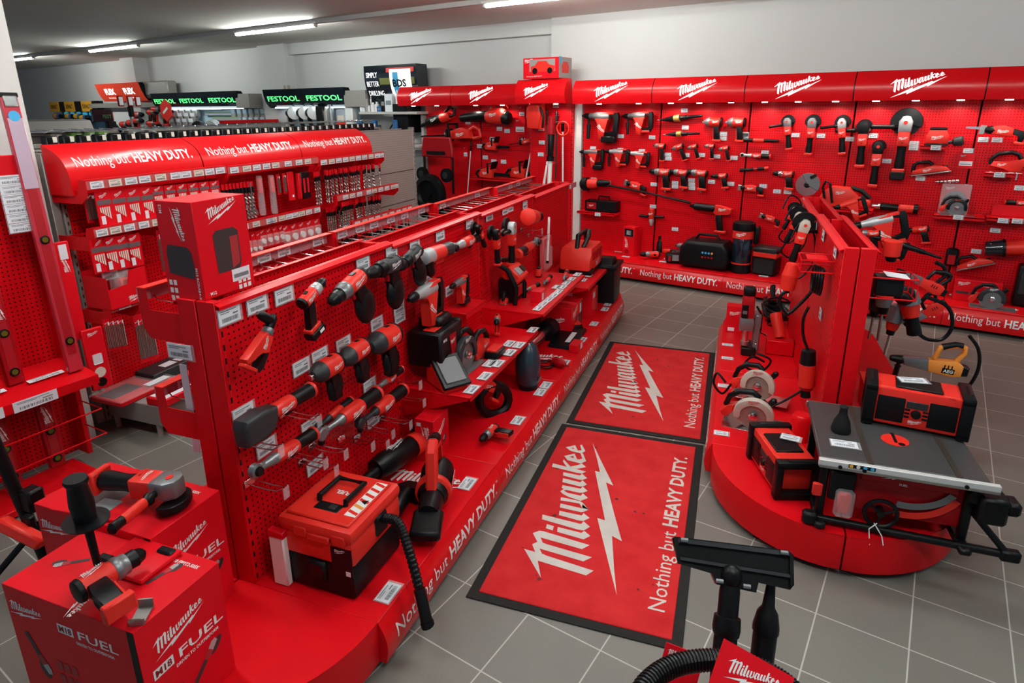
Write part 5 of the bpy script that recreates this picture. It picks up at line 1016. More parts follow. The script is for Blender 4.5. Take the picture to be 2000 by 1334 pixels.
    t = thing('backpack_light', 'tall dark flask shaped work light hanging at the end of the near shelf', 'work light', GB.w(2.10,.40,z), GB.rot()); MB().lathe((0,0,.02),(0,0,1),[(0,.06),(.03,.08),(.16,.085),(.27,.06),(.30,.03)],16).build('body', mat('dark_glossy_shell',(.012,.03,.045),.25), t); MB().lathe((0,0,0),(0,0,1),[(0,.065),(.03,.07)],16).build('base', BLK, t); MB().tube([(.07,0,.05),(.10,0,.15),(.06,0,.27)],.010,8).build('strap', BLK, t); MB().box((0,-.083,.07),(.05,.004,.02)).build('badge', GRY, t)
    t = lay(stick_tool, GB, K7(960,1150), K7(740,1334), z, .08, 'silver lamp tube with a black head lying on the plinth', 'work light', name='stick_light', parts=(('head',0,.22,.16,.16,BLK),('tube',.2,1.0,.085,.085,STL)))
    stand(battery_pack, GB, K7(1150,1170), z, 30, 'dark red charger block lying on the plinth beyond the lamp tube', 'charger', .20, name='charger')
    t = thing('soldering_iron', 'red and black soldering iron with a coiled lead on the plinth', 'soldering iron', GB.w(*flat(GB,K6(1490,640),z+.03)), GB.rot()); MB().lathe((0,-.02,.0),(-.3,-.5,.05),[(0,.02),(.02,.035),(.10,.03),(.13,.012)],12).build('grip', DRED, t); MB().lathe((-.06,-.125,.01),(-.3,-.5,-.05),[(0,.006),(.05,.004)],8).build('tip', STL, t); MB().tube([(.06*math.cos(k*.5)-.06,.06*math.sin(k*.5)+.02,-.02+.001*k) for k in range(26)],.005,6).build('lead', BLK, t)
    stand(carton, GB, K7(1180,1000), z, 0, 'large dark red carton with product picture under the far shelf', 'carton', .34, W_=.26, H=.235, flatp=(3.30,.28,0), front=lambda t,o,x,y,w,h: (logo_on(t,o+y*.06+x*-.06,x,y,.16,rot=.25), face_tool(t,o,x,y,.03,-.04,.2,kind='x'), face_rect(t,o,x,y,.14,0,.03,h*.9,BLK), face_rect(t,o,x,y,.10,.05,.05,.08,CARD)), left=lambda t,o,x,y,w,h: logo_on(t,o,x,y,.16))
    stand(carton, GB, K7(1400,960), z, 0, 'narrow red carton behind the large one at the plinth end', 'carton', .20, W_=.18, H=.25, flatp=(3.75,.36,0), front=lambda t,o,x,y,w,h: (face_rect(t,o,x,y,.06,0,.03,h*.9,BLK), face_rect(t,o,x,y,-.04,.07,.07,.05,CARD)))
    t = thing('jacket', 'folded black garment with a white strip lying on the plinth end', 'garment', GB.w(3.02,.40,z), GB.rot()); MB().prism([(-.18,0),(.26,0),(.27,.03),(.20,.05),(.0,.035),(-.17,.025)],-.10,.10,.012,seg=2).build('cloth', BLK, t); MB().quad((-.12,-.06,.0375),(.10,-.06,.0435),(.10,-.02,.0435),(-.12,-.02,.0375)).build('white_strip', CARD, t)
    stand(carton, GB, K7(1250,1110), z, 0, 'small white ended carton lying in front of the garment', 'carton', .14, W_=.07, H=.06, flatp=(2.86,.52,0), front=lambda t,o,x,y,w,h: face_rect(t,o,x,y,.03,0,.06,.05,CARD))
    t = thing('tool_bin', 'tall black square tool bin standing at the far plinth end', 'bin', GB.w(4.24,.42,z), GB.rot()); MB().prism([(-.13,0),(.13,0),(.16,.36),(-.16,.36)],-.13,.13,.02,seg=2).build('body', BLK, t); MB().box((0,0,.35),(.34,.30,.04),.012).build('rim', BLK, t); MB().prism([(-.10,.37),(.10,.37),(.06,.42),(-.06,.42)],-.10,.10,.01).build('lid', BLK, t)
    t = thing('boxed_set', 'clear fronted red blister set hanging at the far end of the gondola', 'blister pack', GB.w(3.55,.03,.78), GB.rot()); MB().box((0,-.02,0),(.22,.04,.30),.008).build('card', PNK, t); MB().box((0,-.045,-.03),(.18,.03,.18),.01).build('blister', CLR, t); logo_on(t,(0,-.042,.11),(1,0,0),(0,0,1),.1)
    # price cards
    for q,l in ((K4(215,335),'nearest one under the red carton'),(K4(455,240),'second from the near end of the top row'),(K4(690,165),'third from the near end, above the battery drill'),(K5(130,425),'above the left drill of the close pair'),(K5(378,325),'above the right drill of the close pair'),(K5(578,240),'above the silver headed drill'),(K5(800,175),'above the right angle driver'),(K5(1055,75),'above the small black grinder'),(K5(1225,10),'above the red angle grinder'),(K7(430,185),'above the ribbed grinder'),(K7(563,137),'left of the pair above the far hooks'),(K7(612,113),'right of the pair above the far hooks'),(K7(737,87),'farthest one on the top edge'),
        (K4(1495,408),'above the farthest impact wrench'),(K4(1205,588),'above the middle impact wrench'),(K4(1000,690),'right one above the nearest impact wrench'),(K4(840,785),'left one above the nearest impact wrench'),(K4(1687,272),'upper one left of the laser case'),(K4(1695,350),'lower one left of the laser case'),(K5(690,540),'above the silver nosed rotary hammer'),(K5(880,655),'beside the upright rotary hammer'),(K8(270,310),'above the nut runner head'),(K8(428,545),'below the nut runner'),(K8(730,400),'above the short inline ratchet'),(K8(1145,115),'above the forked ratchet'),(K8(765,672),'below the prongs of the lowest ratchet'),(K8(1170,360),'under the black ratchet head')):
        price(GB, q, 'white price card on the gondola board, '+l, w=.098, h=.058, d=.012, group='price cards of the middle gondola board')
    for i,q in enumerate(((805,895),(920,780),(960,670),(1030,670),(1135,575),(1130,498),(1215,510),(1335,378))): flat_price(GB, K6(*q), .558, ('first','second','third','fourth','fifth','sixth','seventh','eighth')[i]+' white price card along the near wide shelf, counted from the camera', w=.10, h=.055)
    for i,q in enumerate(((850,990),(895,950),(940,915),(985,878),(1025,845),(1010,805),(1060,805),(1095,770),(1140,735),(1190,697))): flat_price(GB, K7(*q), .675, 'white price card in the row along the edge of the middle wide shelf', w=.10, h=.05, group='card row of the middle wide shelf')
    for q,l in (((1240,745),'near'),((1290,705),'far')): flat_price(GB, K7(*q), .559, l+' of the two price cards lying on the far wide shelf', w=.09, h=.05)
    for i,(F_,q) in enumerate(((K9,(855,795)),(K9,(1330,140)),(K6,(1205,1165)),(K6,(1400,920)),(K6,(1450,858)),(K6,(1610,662)),(K6,(1715,523)),(K6,(1762,462)),(K7,(1335,1125)),(K7,(1430,998)),(K7,(1455,955)),(K7,(1475,908)))):
        flat_price(GB, F_(*q), z, ('first','second','third','fourth','fifth','sixth','seventh','eighth','ninth','tenth','eleventh','twelfth')[i]+' white price card along the plinth edge, counted from the box vacuum', w=.10, h=.06, group='price cards along the plinth edge')
def hose_mesh(t, Q, r, name):
    m = MB(); rr = []; P = []
    for i in range(len(Q)-1):
        for k in range(4): P.append(V(Q[i]).lerp(V(Q[i+1]), k/4)); rr.append(r*(1.0 if k < 2 else .86))
    m.tube(P, rr, 12); return m.build(name, BLK, t, ang=20)
g_tools()
def cartons():
    def m18(t,o,x,y,a,b,w):
        face_rect(t,o,x,y,a-w*.36,b,w*.26,w*.13,WHT); text_on(t,'M18',o+x*(a-w*.36)+y*b,x,y,w*.085,m=mat('dark_red_print',(.25,.005,.01),.5),bold=.03,off=.0016); text_on(t,'FUEL',o+x*(a+w*.17)+y*b,x,y,w*.12,bold=.012,wid=w*.64); text_on(t,'DRIVEN TO OUTPERFORM.',o+x*(a+w*.10)+y*(b-w*.13),x,y,w*.042,bold=.02,wid=w*.62)
    def left(t,o,x,y,w,h):
        logo_on(t,o+x*-w*.345+y*h*.31,x,y,w*.27,rot=-.15); m18(t,o,x,y,w*.13,h*.29,w*.46); face_rect(t,o,x,y,w*.475,0,w*.05,h*.99,BLK); text_on(t,'LITHIUM  5.0Ah',o+x*w*.475-y*h*.15,y,-x,w*.028,off=.002)
        face_tool(t,o,x,y,-w*.32,-h*.06,.17,rot=-1.1); face_tool(t,o,x,y,w*.12,-h*.28,.22,rot=-.25)
        for i in range(3):
            for j in range(2): face_rect(t,o,x,y,-w*.16+.032*i,-h*.08-.05*j,.022,.034,PHR)
    def front(t,o,x,y,w,h):
        logo_on(t,o+x*-w*.05+y*h*.26,x,y,w*.62,rot=.02); m18(t,o,x,y,w*.02,h*.07,w*.86); face_tool(t,o,x,y,w*.16,-h*.18,.15,rot=.75); face_tool(t,o,x,y,-w*.26,-h*.30,.13,rot=.5,kind='drill')
    def top(t,o,x,y,w,h):
        text_on(t,'M18 FPP2T2-503X',o+x*w*.36-y*h*.33,-y,x,.013,bold=.02,wid=.11); face_tool(t,o,x,y,-w*.05,h*.30,.11,rot=2.2); face_tool(t,o,x,y,w*.18,-h*.28,.11,rot=-.2); logo_on(t,o+x*-w*.36-y*h*.05,-x.lerp(x,0),-y,.14)
    stand(carton, GB, None, .213, 0, 'big red power tool carton with white logos, nearest to the camera', 'carton', .298, W_=.54, H=.416, flatp=(-.446,-.05,0), left=left, front=front, top=top)
    stand(carton, GB, None, .213, 0, 'big red power tool carton behind the nearest one, under the grinder', 'carton', .29, W_=.555, H=.446, flatp=(-.172,-.315,0), left=left, front=front, top=lambda t,o,x,y,w,h: text_on(t,'M18 FPP2T2-503X',o+x*w*.36-y*h*.30,-y,x,.013,bold=.02,wid=.12))
    Z1, Z2 = .63, .66; KF = cr(0,880,2.9375)
    t = thing('leaflet', 'glossy red leaflet pack with photos lying under the grinder', 'leaflet', GB.w(*flat(GB,KF(590,300),Z2)), GB.rot() @ Matrix.Rotation(.12,3,'Z')); MB().box((0,0,.006),(.17,.27,.012),.002).build('leaflets', CRED, t); MB().box((.02,.02,.0125),(.10,.16,.001)).build('photo', PHO, t); MB().box((-.02,-.04,.0130),(.06,.08,.001)).build('bright_photo', DISP, t); text_on(t,'CORDLESS',(-.05,.02,.0132),(0,-1,0),(1,0,0),.014,bold=.02)
    t = lay(angle_grinder, GB, KF(570,165), KF(1040,215), Z2, .085, 'angle grinder with side handle lying on the rear big carton', 'angle grinder', sg=1, side=1, guard=.16, sleeve=True); t.scale = (1,1.3,1.35)
    t = lay(drill_driver, GB, KF(430,820), KF(815,590), Z1, .075, 'hammer drill with an upright black side handle on the nearest carton', 'drill', sg=-1, foot='foot', gear=GRY); t.scale = (1.05,1.2,1.2)
    bpy.context.view_layer.update(); L = .19
    P0 = flat(GB,KF(560,650),Z1+.07); P1 = GB.on(KF(430,160),1,P0.y)
    M = t.matrix_world.inverted(); a = M @ GB.w(*P0); b = M @ GB.w(*P1); d = b-a
    h = MB(); h.lathe(a, d, [(0,.010),(d.length*.42,.011),(d.length*.43,.017),(d.length*.50,.018),(d.length*.51,.054),(d.length*.53,.056),(d.length*.54,.026),(d.length*.72,.030),(d.length*.92,.024),(d.length*.97,.030),(d.length,.028)], 18); h.build('side_handle', BLK, t)
    t = thing('steel_bracket', 'small steel hook bracket lying at the front edge of the nearest carton', 'bracket', GB.w(*flat(GB,KF(815,950),Z1)), GB.rot() @ Matrix.Rotation(.5,3,'Z')); MB().prism([(-.035,0),(.035,0),(.035,.03),(.03,.03),(.03,.006),(-.03,.006),(-.03,.02),(-.035,.02)],-.02,.02,.001).build('bracket', DST, t)
    t = thing('moulded_tray', 'red moulded insert with a recess lying on the nearest carton', 'insert', GB.w(*flat(GB,KF(800,640),Z1)), GB.rot()); MB().box((0,0,.010),(.15,.20,.018),.008,seg=2).build('tray', CRED, t); MB().box((.05,-.06,.022),(.03,.06,.012),.006).build('black_tab', BLK, t); MB().box((-.04,.09,.022),(.03,.05,.012),.006).build('black_tab', BLK, t)
    # speaker carton on the gondola top
    def f2(t,o,x,y,w,h):
        logo_on(t,o+x*.005+y*h*.38,x,y,w*.62,rot=.16); MB().poly([[(-.045,-.09),(.055,-.09),(.065,-.07),(.065,.045),(.045,.06),(-.035,.06),(-.05,.045)]], lambda a,b: o+x*(a)+y*b+x.cross(y)*.001).build('product_picture', PHO, t); MB().poly([[(.022,-.085),(.058,-.07),(.06,.03),(.022,.03)]], lambda a,b: o+x*a+y*b+x.cross(y)*.0014).build('product_picture', PHR, t)
        face_rect(t,o,x,y,.055,-h*.335,.085,.045,CARD); face_rect(t,o,x,y,.055,-h*.345,.07,.014,INK,off=.0016); text_on(t,'M12',o+x*-w*.34+y*-h*.45,x,y,.011,bold=.02)
        for i in range(3):
            for j in range(2): face_rect(t,o,x,y,.045+.022*i,-h*.41-.022*j,.015,.016,WHT)
    def l2(t,o,x,y,w,h):
        logo_on(t,o+y*h*.27+x*w*.05,-y,x,h*.36,rot=.0); MB().poly([[(-.06,-.045),(.05,-.06),(.058,-.03),(.05,.035),(.035,.05),(-.05,.055),(-.06,.03)]], lambda a,b: o+x*a+y*(b-.035)+x.cross(y)*.001).build('product_picture', PHO, t); text_on(t,'M12',o+x*-w*.36+y*h*.42,y,-x,.012,bold=.02); text_on(t,'M12 RCDAB+-0',o+x*w*.38-y*h*.33,-y,x,.009,wid=.11)
        for i in range(3):
            for j in range(2): face_rect(t,o,x,y,-w*.38+.02*j,-h*.34-.028*i,.014,.018,WHT)
    stand(carton, GB, None, 1.356, 0, 'tall red speaker carton standing on top of the near gondola end', 'carton', .235, W_=.165, H=.335, flatp=(.16,-.125,0), front=f2, left=l2)
cartons()
# ================================================================== right gondola
KR = cr(1380,380,4.168); KS = cr(1380,640,3.705); KT = cr(1600,640,3.175)
RS = Frame(R.w(-1.30,.60,0).xy, R.v.xy, (-R.u).xy)         # front end of the right gondola, facing the camera
def RU(u): return Frame(R.w(u,.60,0).xy, R.v.xy, (-R.u).xy)  # plane across the gondola at distance u, facing the camera
def wpt(F, px, d): P = F.on(px,1,d); return F.w(*P)
def right_gondola_goods():
    hg = lambda k,*a,**kw: hang(k, RL, *a, **kw)
    z = .213
    for i,(a,b,l,c) in enumerate((((620,290),(690,170),'farthest of three corded grinders with beige heads on the left face',.22),((640,400),(720,240),'middle of three corded grinders with beige heads on the left face',.25),((690,560),(770,340),'nearest of three corded grinders with beige heads and a long side handle',.26))):
        t = hang(angle_grinder, RU(.55-.40*i), KR(*a), KR(*b), l, 'angle grinder', d=0, side=1 if i == 2 else 0, head=BEI, guard=.26, foot=None, Lk=1.6)
        P = t.matrix_world; bpy.context.view_layer.update(); o = t.location
        cord(t, [o, o+V((-.02,0,-.06)), o+V((.05,.03,-.10)), o+V((.12,.05,.02)), o+V((.10,.05,.20)), o+V((.02,.03,.26)), o+V((-.02,0,.16))], .006)
    t = hang(stick_tool, RU(-.75), KR(650,800), KR(700,560), 'corded red sander body with a black back hanging below the grinders', 'sander', d=0, parts=(('cord_cap',0,.14,.09,.12,BLK),('body',.10,.62,.22,.26,TRED),('grip',.2,.9,.20,.16,BLK),('head',.60,1.0,.25,.18,TRED)), name='corded_sander')
    U = RU(-.78); cord(t, [wpt(U,KR(*q),0) for q in ((645,790),(600,830),(605,910),(660,968),(740,910),(860,780),(910,660),(970,610))], .010)
    a = RL.on(KR(1050,545),1,.0); t = thing('wire_basket', 'red wire basket with a coiled cable at the top near corner of the left face', 'basket', RL.w(a.x-.06,.0,a.z), RL.rot())
    m = MB()
    for zz in (0,-.06): m.tube([(-.10,0,zz),(-.10,-.16,zz),(.08,-.16,zz),(.08,0,zz)],.004,6)
    for x in (-.10,0,.08): m.tube([(x,-.16,0),(x,-.16,-.06)],.003,6)
    m.build('wire_frame', RED, t); MB().box((-.01,-.08,.0),(.12,.10,.004)).build('red_sheet', RED, t)
    for k in range(4): MB().tube([(-.04+.02*k+.05*math.cos(i*PI/7),-.08+.01*k,-.12+.07*math.sin(i*PI/7)) for i in range(14)],.008,7,closed=True).build('cable_coil', BLK, t)
    for q,l in (((785,60),'farthest'),((815,120),'second'),((860,200),'third'),((890,250),'fourth'),((948,330),'fifth'),((1045,460),'nearest')): price(RL, KR(*q), 'white price card along the left face of the right gondola, '+l, w=.08, h=.06, d=.012, group='price cards of the right gondola')
    price(RL, KR(925,970), 'white price card low on the left face of the right gondola', w=.08, h=.06)
    # magnetic drill press, blister, saws on the plinth
    P = flat(RL, (1452,690), z); t = thing('magnetic_drill', 'magnetic core drill press with a red motor standing on the plinth', 'drill press', RS.w(0,0,0)*0+RL.w(P.x,P.y,z), RS.rot())
    MB().box((.03,.05,.03),(.10,.20,.06),.006).build('magnet_base', BLK, t); MB().box((.075,.05,.17),(.05,.12,.28),.008).build('frame', GRY, t); MB().cyl((.0,.0,.20),(.0,.0,.09),.022,n=14).build('spindle', STL, t); MB().cyl((.0,.0,.10),(.0,.0,.07),.030,n=14).build('arbor', DST, t)
    MB().prism([(-.05,.19),(.045,.19),(.055,.25),(.045,.29),(-.05,.29)],-.05,.05,.012,seg=2).build('gear_case', GRY, t); MB().prism([(-.048,.285),(.045,.285),(.042,.43),(.03,.45),(-.035,.45),(-.045,.43)],-.045,.045,.014,seg=2).build('motor', DRED, t); MB().box((0,.02,.475),(.085,.08,.08),.02,seg=2).build('top_cap', BLK, t)
    MB().box((-.02,-.048,.34),(.045,.006,.10),.002).build('switch_plate', BLK, t); MB().box((-.02,-.051,.335),(.03,.003,.025)).build('label', GRY, t); MB().tube([(.06,.05,.36),(.10,.03,.30),(.10,.0,.20),(.08,.02,.10)],.008,7).build('power_cord', BLK, t)
    for k in range(3): MB().cyl((.10,.05,.16),(.10+.05*math.cos(k*2.1),-.01,.16+.09*math.sin(k*2.1)),.006,n=8).build('crank_arm', STL, t)
    P = flat(RL, (1432,645), z); t = thing('carton', 'red hanging carton with a white logo behind the magnetic drill press', 'carton', RL.w(P.x,P.y,z), RS.rot()); carton(t, .13, -1, W_=.10, H=.22, front=lambda t,o,x,y,w,h: (logo_on(t,o+y*.05,x,y,.09), face_rect(t,o,x,y,-.02,-.085,.05,.03,CARD)))
    P = flat(RL, KS(330,700), z)
    t = thing('circular_saw', 'large circular saw with a beige guard, in front of its twin, near the radio', 'circular saw', RL.w(P.x,P.y,z+.012)-RS.u*.16, RS.rot() @ Matrix.Rotation(math.radians(-8),3,'Z') @ Matrix.Rotation(math.radians(12),3,'X')); circular_saw(t,.36,-1,guard=BEI)
    cord(t, [t.location+V((-.02,.06,.20)), t.location+V((-.08,.08,.24)), t.location+V((-.10,.10,.16)), t.location+V((-.05,.12,.10)), t.location+V((0,.10,.18))], .007)
    t = thing('circular_saw', 'corded circular saw with a beige guard standing behind the larger one', 'circular saw', RL.w(P.x-.36,P.y+.0,z+.03)-RS.u*.12, RS.rot() @ Matrix.Rotation(math.radians(-14),3,'Z')); circular_saw(t,.34,-1,guard=BEI)
    cord(t, [t.location+V((.16,.06,.22)), t.location+V((.10,.0,.26)), t.location+V((.05,.05,.17)), t.location+V((.14,.08,.14)), t.location+V((.2,.05,.24)), t.location+V((.12,.02,.28))], .007)
    # hanging red bodies
    U = RU(-1.0); t = hang(stick_tool, U, KS(740,160), KS(715,500), 'corded red straight grinder hanging nose down with a black top', 'die grinder', d=0, name='die_grinder', parts=(('cord_cap',0,.30,.13,.15,BLK),('body',.28,.78,.15,.15,TRED),('vent_ring',.74,.84,.15,.12,DRED),('chuck',.82,1.0,.07,.10,BLK)))
    cord(t, [wpt(U,KS(735,165),0), wpt(U,KS(700,60),0), wpt(U,KS(700,-60),0), wpt(U,KS(740,-150),0)], .008)
    cord(t, [wpt(U,KS(700,450),0), wpt(U,KS(560,530),.0), wpt(U,KS(430,590),.02), wpt(U,KS(390,640),.05)], .007, 'second_cord')
    a = RL.on(KS(640,90),1,.0); t = thing('tool_holder', 'red sheet metal holder with two copper red tubes behind the straight grinder', 'holder', RL.w(a.x,.0,a.z-.06), RL.rot()); MB().box((0,-.10,.0),(.10,.19,.11),.006).build('box', RED, t)
    for k in range(2): MB().cyl((-.03-.06*k,-.10,.06),(-.09-.08*k,-.14,.20),.042,n=16).build('tube', TRED, t)
    t = thing('metal_canister', 'upright red metal canister with a highlight behind the plinth radio', 'canister', (lambda q: (q.x,q.y,z))(wpt(RU(-1.1),KS(690,660),0)), RL.rot()); MB().lathe((0,0,0),(0,0,1),[(0,.055),(.13,.055),(.15,.04)],18).build('body', SIGN, t)
    t = thing('cable_bundle', 'tangle of black cables lying between the saws and the board', 'cables', RL.w(*flat(RL,KR(560,1040),z+.02)), RL.rot())
    rn = random.Random(3)
    for k in range(6): MB().tube([((.07+.015*k)*math.cos(i*PI/8)+rn.uniform(-.01,.01), (.06+.012*k)*math.sin(i*PI/8)+rn.uniform(-.01,.01), .02+.022*k+.05*math.sin(i*PI/8+k)) for i in range(16)],.009,7,closed=True).build('cable', BLK, t)
    t = thing('chisel_hammer', 'dark demolition tool standing in shadow behind the cables', 'tool', RL.w(*flat(RL,KR(520,980),z)), RL.rot()); MB().prism([(-.14,.02),(.14,.02),(.12,.12),(.02,.16),(-.10,.14)],-.07,.07,.02,seg=2).build('body', BLK, t); MB().box((.02,0,.16),(.16,.08,.04),.012).build('top', DRED, t); MB().tube([(-.12,0,.10),(-.16,0,.22),(-.02,0,.26),(.10,0,.14)],.018,8).build('handle', BLK, t)
    # big radios
    stand(site_radio, RS, None, z, -72, 'large red and black jobsite radio on the rounded plinth end, handle side to camera', 'radio', .40, flatp=(-.245,.24,0))
    t = thing('price_card', 'white price card lying on the lid of the plinth radio', 'price card', RS.w(-.215,.20,z+.203), RS.rot() @ Matrix.Rotation(-.2,3,'Z') @ Matrix.Rotation(-PI/2,3,'X')); card(t,.085,.055)
    # table saw
    t = thing('table_saw', 'cordless table saw with a dark grey table standing on the rounded plinth end', 'table saw', RS.w(.165,.335,z), RS.rot())
    Z = .347
    MB().box((0,0,Z-.015),(.61,.56,.03),.004).build('table_top', mat('dark_grey_coated_table',(.055,.056,.058),.42,metal=.3), t)
    for x in (-.115,.20): MB().box((x,0,Z+.0008),(.022,.56,.003)).build('mitre_slot', mat('brown_grey_slot',(.06,.05,.042),.4,metal=.5), t)
    MB().cyl((.02,-.03,Z),(.02,-.03,Z+.002),.055,n=24).build('throat_plate', TRED, t); MB().box((.02,-.01,Z+.003),(.012,.09,.002)).build('blade_slot', BLK, t); MB().cyl((.04,-.065,Z+.002),(.04,-.065,Z+.003),.014,n=14).build('finger_hole', BLK, t)
    r = MB().box((.012,-.292,Z-.018),(.645,.024,.032),.002).build('front_rail', mat('bare_aluminium',(.66,.67,.67),.35,metal=.3), t); MB().box((.012,-.306,Z-.030),(.64,.006,.010)).build('rail_lip', DST, r)
    for x in (-.23,-.14,.22): MB().cyl((x,-.306,Z-.022),(x,-.311,Z-.022),.008,n=10).build('rail_knob', BLK, r)
    MB().box((-.15,-.3065,Z-.010),(.10,.001,.016)).build('warning_strip', BLK, r)
    for k in range(4): MB().cyl((-.19+.026*k,-.3068,Z-.010),(-.19+.026*k,-.3078,Z-.010),.0075,n=12).build('warning_sign', (YEL,WHT,LBL,LBL)[k], r)
    MB().box((0,.29,Z-.02),(.62,.02,.03),.003).build('rear_rail', DST, t)
    MB().box((.06,0,.19),(.42,.42,.24),.02,seg=2).build('saw_body', DRED, t)
    MB().box((.05,-.215,.265),(.36,.02,.06),.004).build('front_panel', DRED, t); logo_on(t,(.01,-.2265,.285),(1,0,0),(0,0,1),.13,m=WHT); text_on(t,'FUEL',(.03,-.2265,.243),(1,0,0),(0,0,1),.010,bold=.02)
    MB().poly([[(.05+.20*math.cos(math.radians(a)), .30+.17*math.sin(math.radians(a))) for a in range(-100,-20,8)]+[(.05+.17*math.cos(math.radians(a)), .30+.14*math.sin(math.radians(a))) for a in range(-28,-108,-8)]], lambda a,b: V((a,-.222,b))).build('bevel_scale', GRY, t)
    MB().poly([[(.05+.22*math.cos(math.radians(a)), .30+.215*math.sin(math.radians(a))) for a in range(-100,-20,8)]+[(.05+.19*math.cos(math.radians(a)), .30+.185*math.sin(math.radians(a))) for a in range(-28,-108,-8)]], lambda a,b: V((a,-.222,b))).build('bevel_slot', TRED, t)
    w = MB(); w.tube([(-.04+.062*math.cos(i*PI/12),-.25,.105+.062*math.sin(i*PI/12)) for i in range(24)],.009,8,closed=True)
    for k in range(3): w.cyl((-.04,-.25,.105),(-.04+.06*math.cos(k*2.1+.4),-.25,.105+.06*math.sin(k*2.1+.4)),.006,n=8)
    w.cyl((-.04,-.21,.105),(-.04,-.26,.105),.016,n=12); w.build('hand_wheel', BLK, t)
    for s,x in ((-1,-.27),(1,.27)):
        MB().box((x,-.215,.17),(.035,.03,.30),.006).build('front_leg', BLK, t); MB().box((x,.215,.17),(.035,.03,.30),.006).build('rear_leg', BLK, t); MB().box((x,0,.02),(.045,.60,.03),.008).build('side_runner', BLK, t)
    MB().cyl((-.31,-.24,.025),(.42,-.26,.025),.017,n=10).build('front_bar', BLK, t); MB().cyl((-.31,.24,.025),(.36,.24,.025),.017,n=10).build('rear_bar', BLK, t); MB().box((.43,-.262,.025),(.07,.04,.05),.008).build('bar_foot', BLK, t); MB().box((-.31,-.26,.035),(.06,.05,.06),.012).build('bar_foot', BLK, t)
    MB().cyl((.29,-.23,.17),(.42,-.26,.03),.014,n=8).build('brace', BLK, t)
    MB().box((.335,-.25,.22),(.10,.09,.12),.012).build('fence_lock', BLK, t); MB().box((.40,-.25,.24),(.05,.08,.06),.012).build('fence_handle', BLK, t); MB().cyl((.275,-.235,.26),(.275,-.265,.26),.028,n=14).build('lock_knob', BLK, t)
    MB().box((-.20,-.235,.20),(.10,.03,.14),.008).build('switch_box', BLK, t); MB().box((-.185,-.262,.13),(.075,.04,.13),.012).build('clear_cover', CLR, t); MB().box((-.185,-.255,.13),(.055,.03,.10),.010).build('stop_paddle', TRED, t); MB().box((-.29,-.23,.16),(.04,.02,.06),.004).build('red_tab', TRED, t)
    MB().tube([(-.06,-.26,.06),(-.03,-.285,.02),(-.02,-.29,-.02)],.0025,6).build('cable_tie', WHT, t); MB().tube([(-.05,-.265,.065),(-.08,-.28,.04),(-.07,-.29,-.03)],.0025,6).build('cable_tie', WHT, t)
    zt = z+Z+.002
    stand(site_radio, RS, None, zt, -9, 'large red and black jobsite radio standing on the table saw', 'radio', .41, flatp=(.29,.165,0))
    t = thing('price_card', 'white price card lying on top of the radio on the table saw', 'price card', RS.w(.27,.14,zt+.205), RS.rot() @ Matrix.Rotation(.15,3,'Z') @ Matrix.Rotation(-PI/2,3,'X')); card(t,.11,.06)
    t = thing('price_card', 'white price card in a clear holder lying on the saw table', 'price card', RS.w(*flat(RS,KT(155,720),zt+.003)), RS.rot() @ Matrix.Rotation(-PI/2,3,'X')); card(t,.105,.06)
    t = thing('rubber_cone', 'black tapered rubber nozzle standing on the left of the saw table', 'nozzle', RS.w(*flat(RS,KT(132,640),zt)), RS.rot()); MB().lathe((0,0,0),(0,0,1),[(0,.040),(.008,.042),(.05,.034),(.085,.018),(.115,.016),(.12,.019),(.125,.016)],20).build('cone', RUB, t)
    # right face
    hr = lambda k,*a,**kw: hang(k, RR, *a, **kw)
    hang(rotary_hammer, RU(.75), KB(1060,925), KB(790,1010), 'corded red drill at the far top of the right face', 'drill', d=0, name='corded_drill', gear=TRED, side=False).scale = (1,1.3,1.15)
    hang(rotary_hammer, RU(.30), KB(1415,1070), KB(925,1175), 'big core drill with a grey gear case on top of the right face', 'core drill', d=0, name='core_drill', gear=LGR, side=False)
    t = hang(rotary_hammer, RU(.0), KD(560,420), KD(270,345), 'red hammer drill with a red block handle below the core drill', 'rotary hammer', d=0, side=False, gear=TRED)
    t = hang(stick_tool, RU(-.5), KD(415,545), KD(440,375), 'red and black boxy hammer head end standing up by the basket', 'rotary hammer', d=0, name='hammer_head', parts=(('neck',0,.3,.2,.28,BLK),('head',.25,1.0,.36,.40,TRED)))
    t = hang(stick_tool, RU(-.3), KD(830,520), KD(510,410), 'long black tool tube pointing back along the right face', 'vacuum tube', d=0, name='suction_tube', parts=(('tube',.4,1.0,.06,.085,BLK),('hose',0,.45,.03,.05,BLK)))
    def demo(t, L, f, body=None, gear=None):
        body = body or TRED; nose = gear or GRY
        MB().prism([(.0,-.09*L),(.12*L,-.13*L),(.46*L,-.10*L),(.50*L,.08*L),(.10*L,.13*L),(0,.08*L)],-.10*L,.10*L,.03*L,seg=2).build('motor_housing', body, t); MB().prism([(-.08*L,-.07*L),(.02*L,-.09*L),(.02*L,.09*L),(-.08*L,.07*L)],-.09*L,.09*L,.02*L).build('vent_cap', BLK, t)
        MB().prism([(.44*L,-.10*L),(.80*L,-.07*L),(.84*L,.05*L),(.48*L,.09*L)],-.085*L,.085*L,.02*L,seg=2).build('gear_case', nose, t); MB().lathe((.82*L,0,-.01*L),(1,0,-.02),[(0,.07*L),(.10*L,.06*L),(.16*L,.05*L),(.18*L,.035*L)],14).build('chuck', BLK, t)
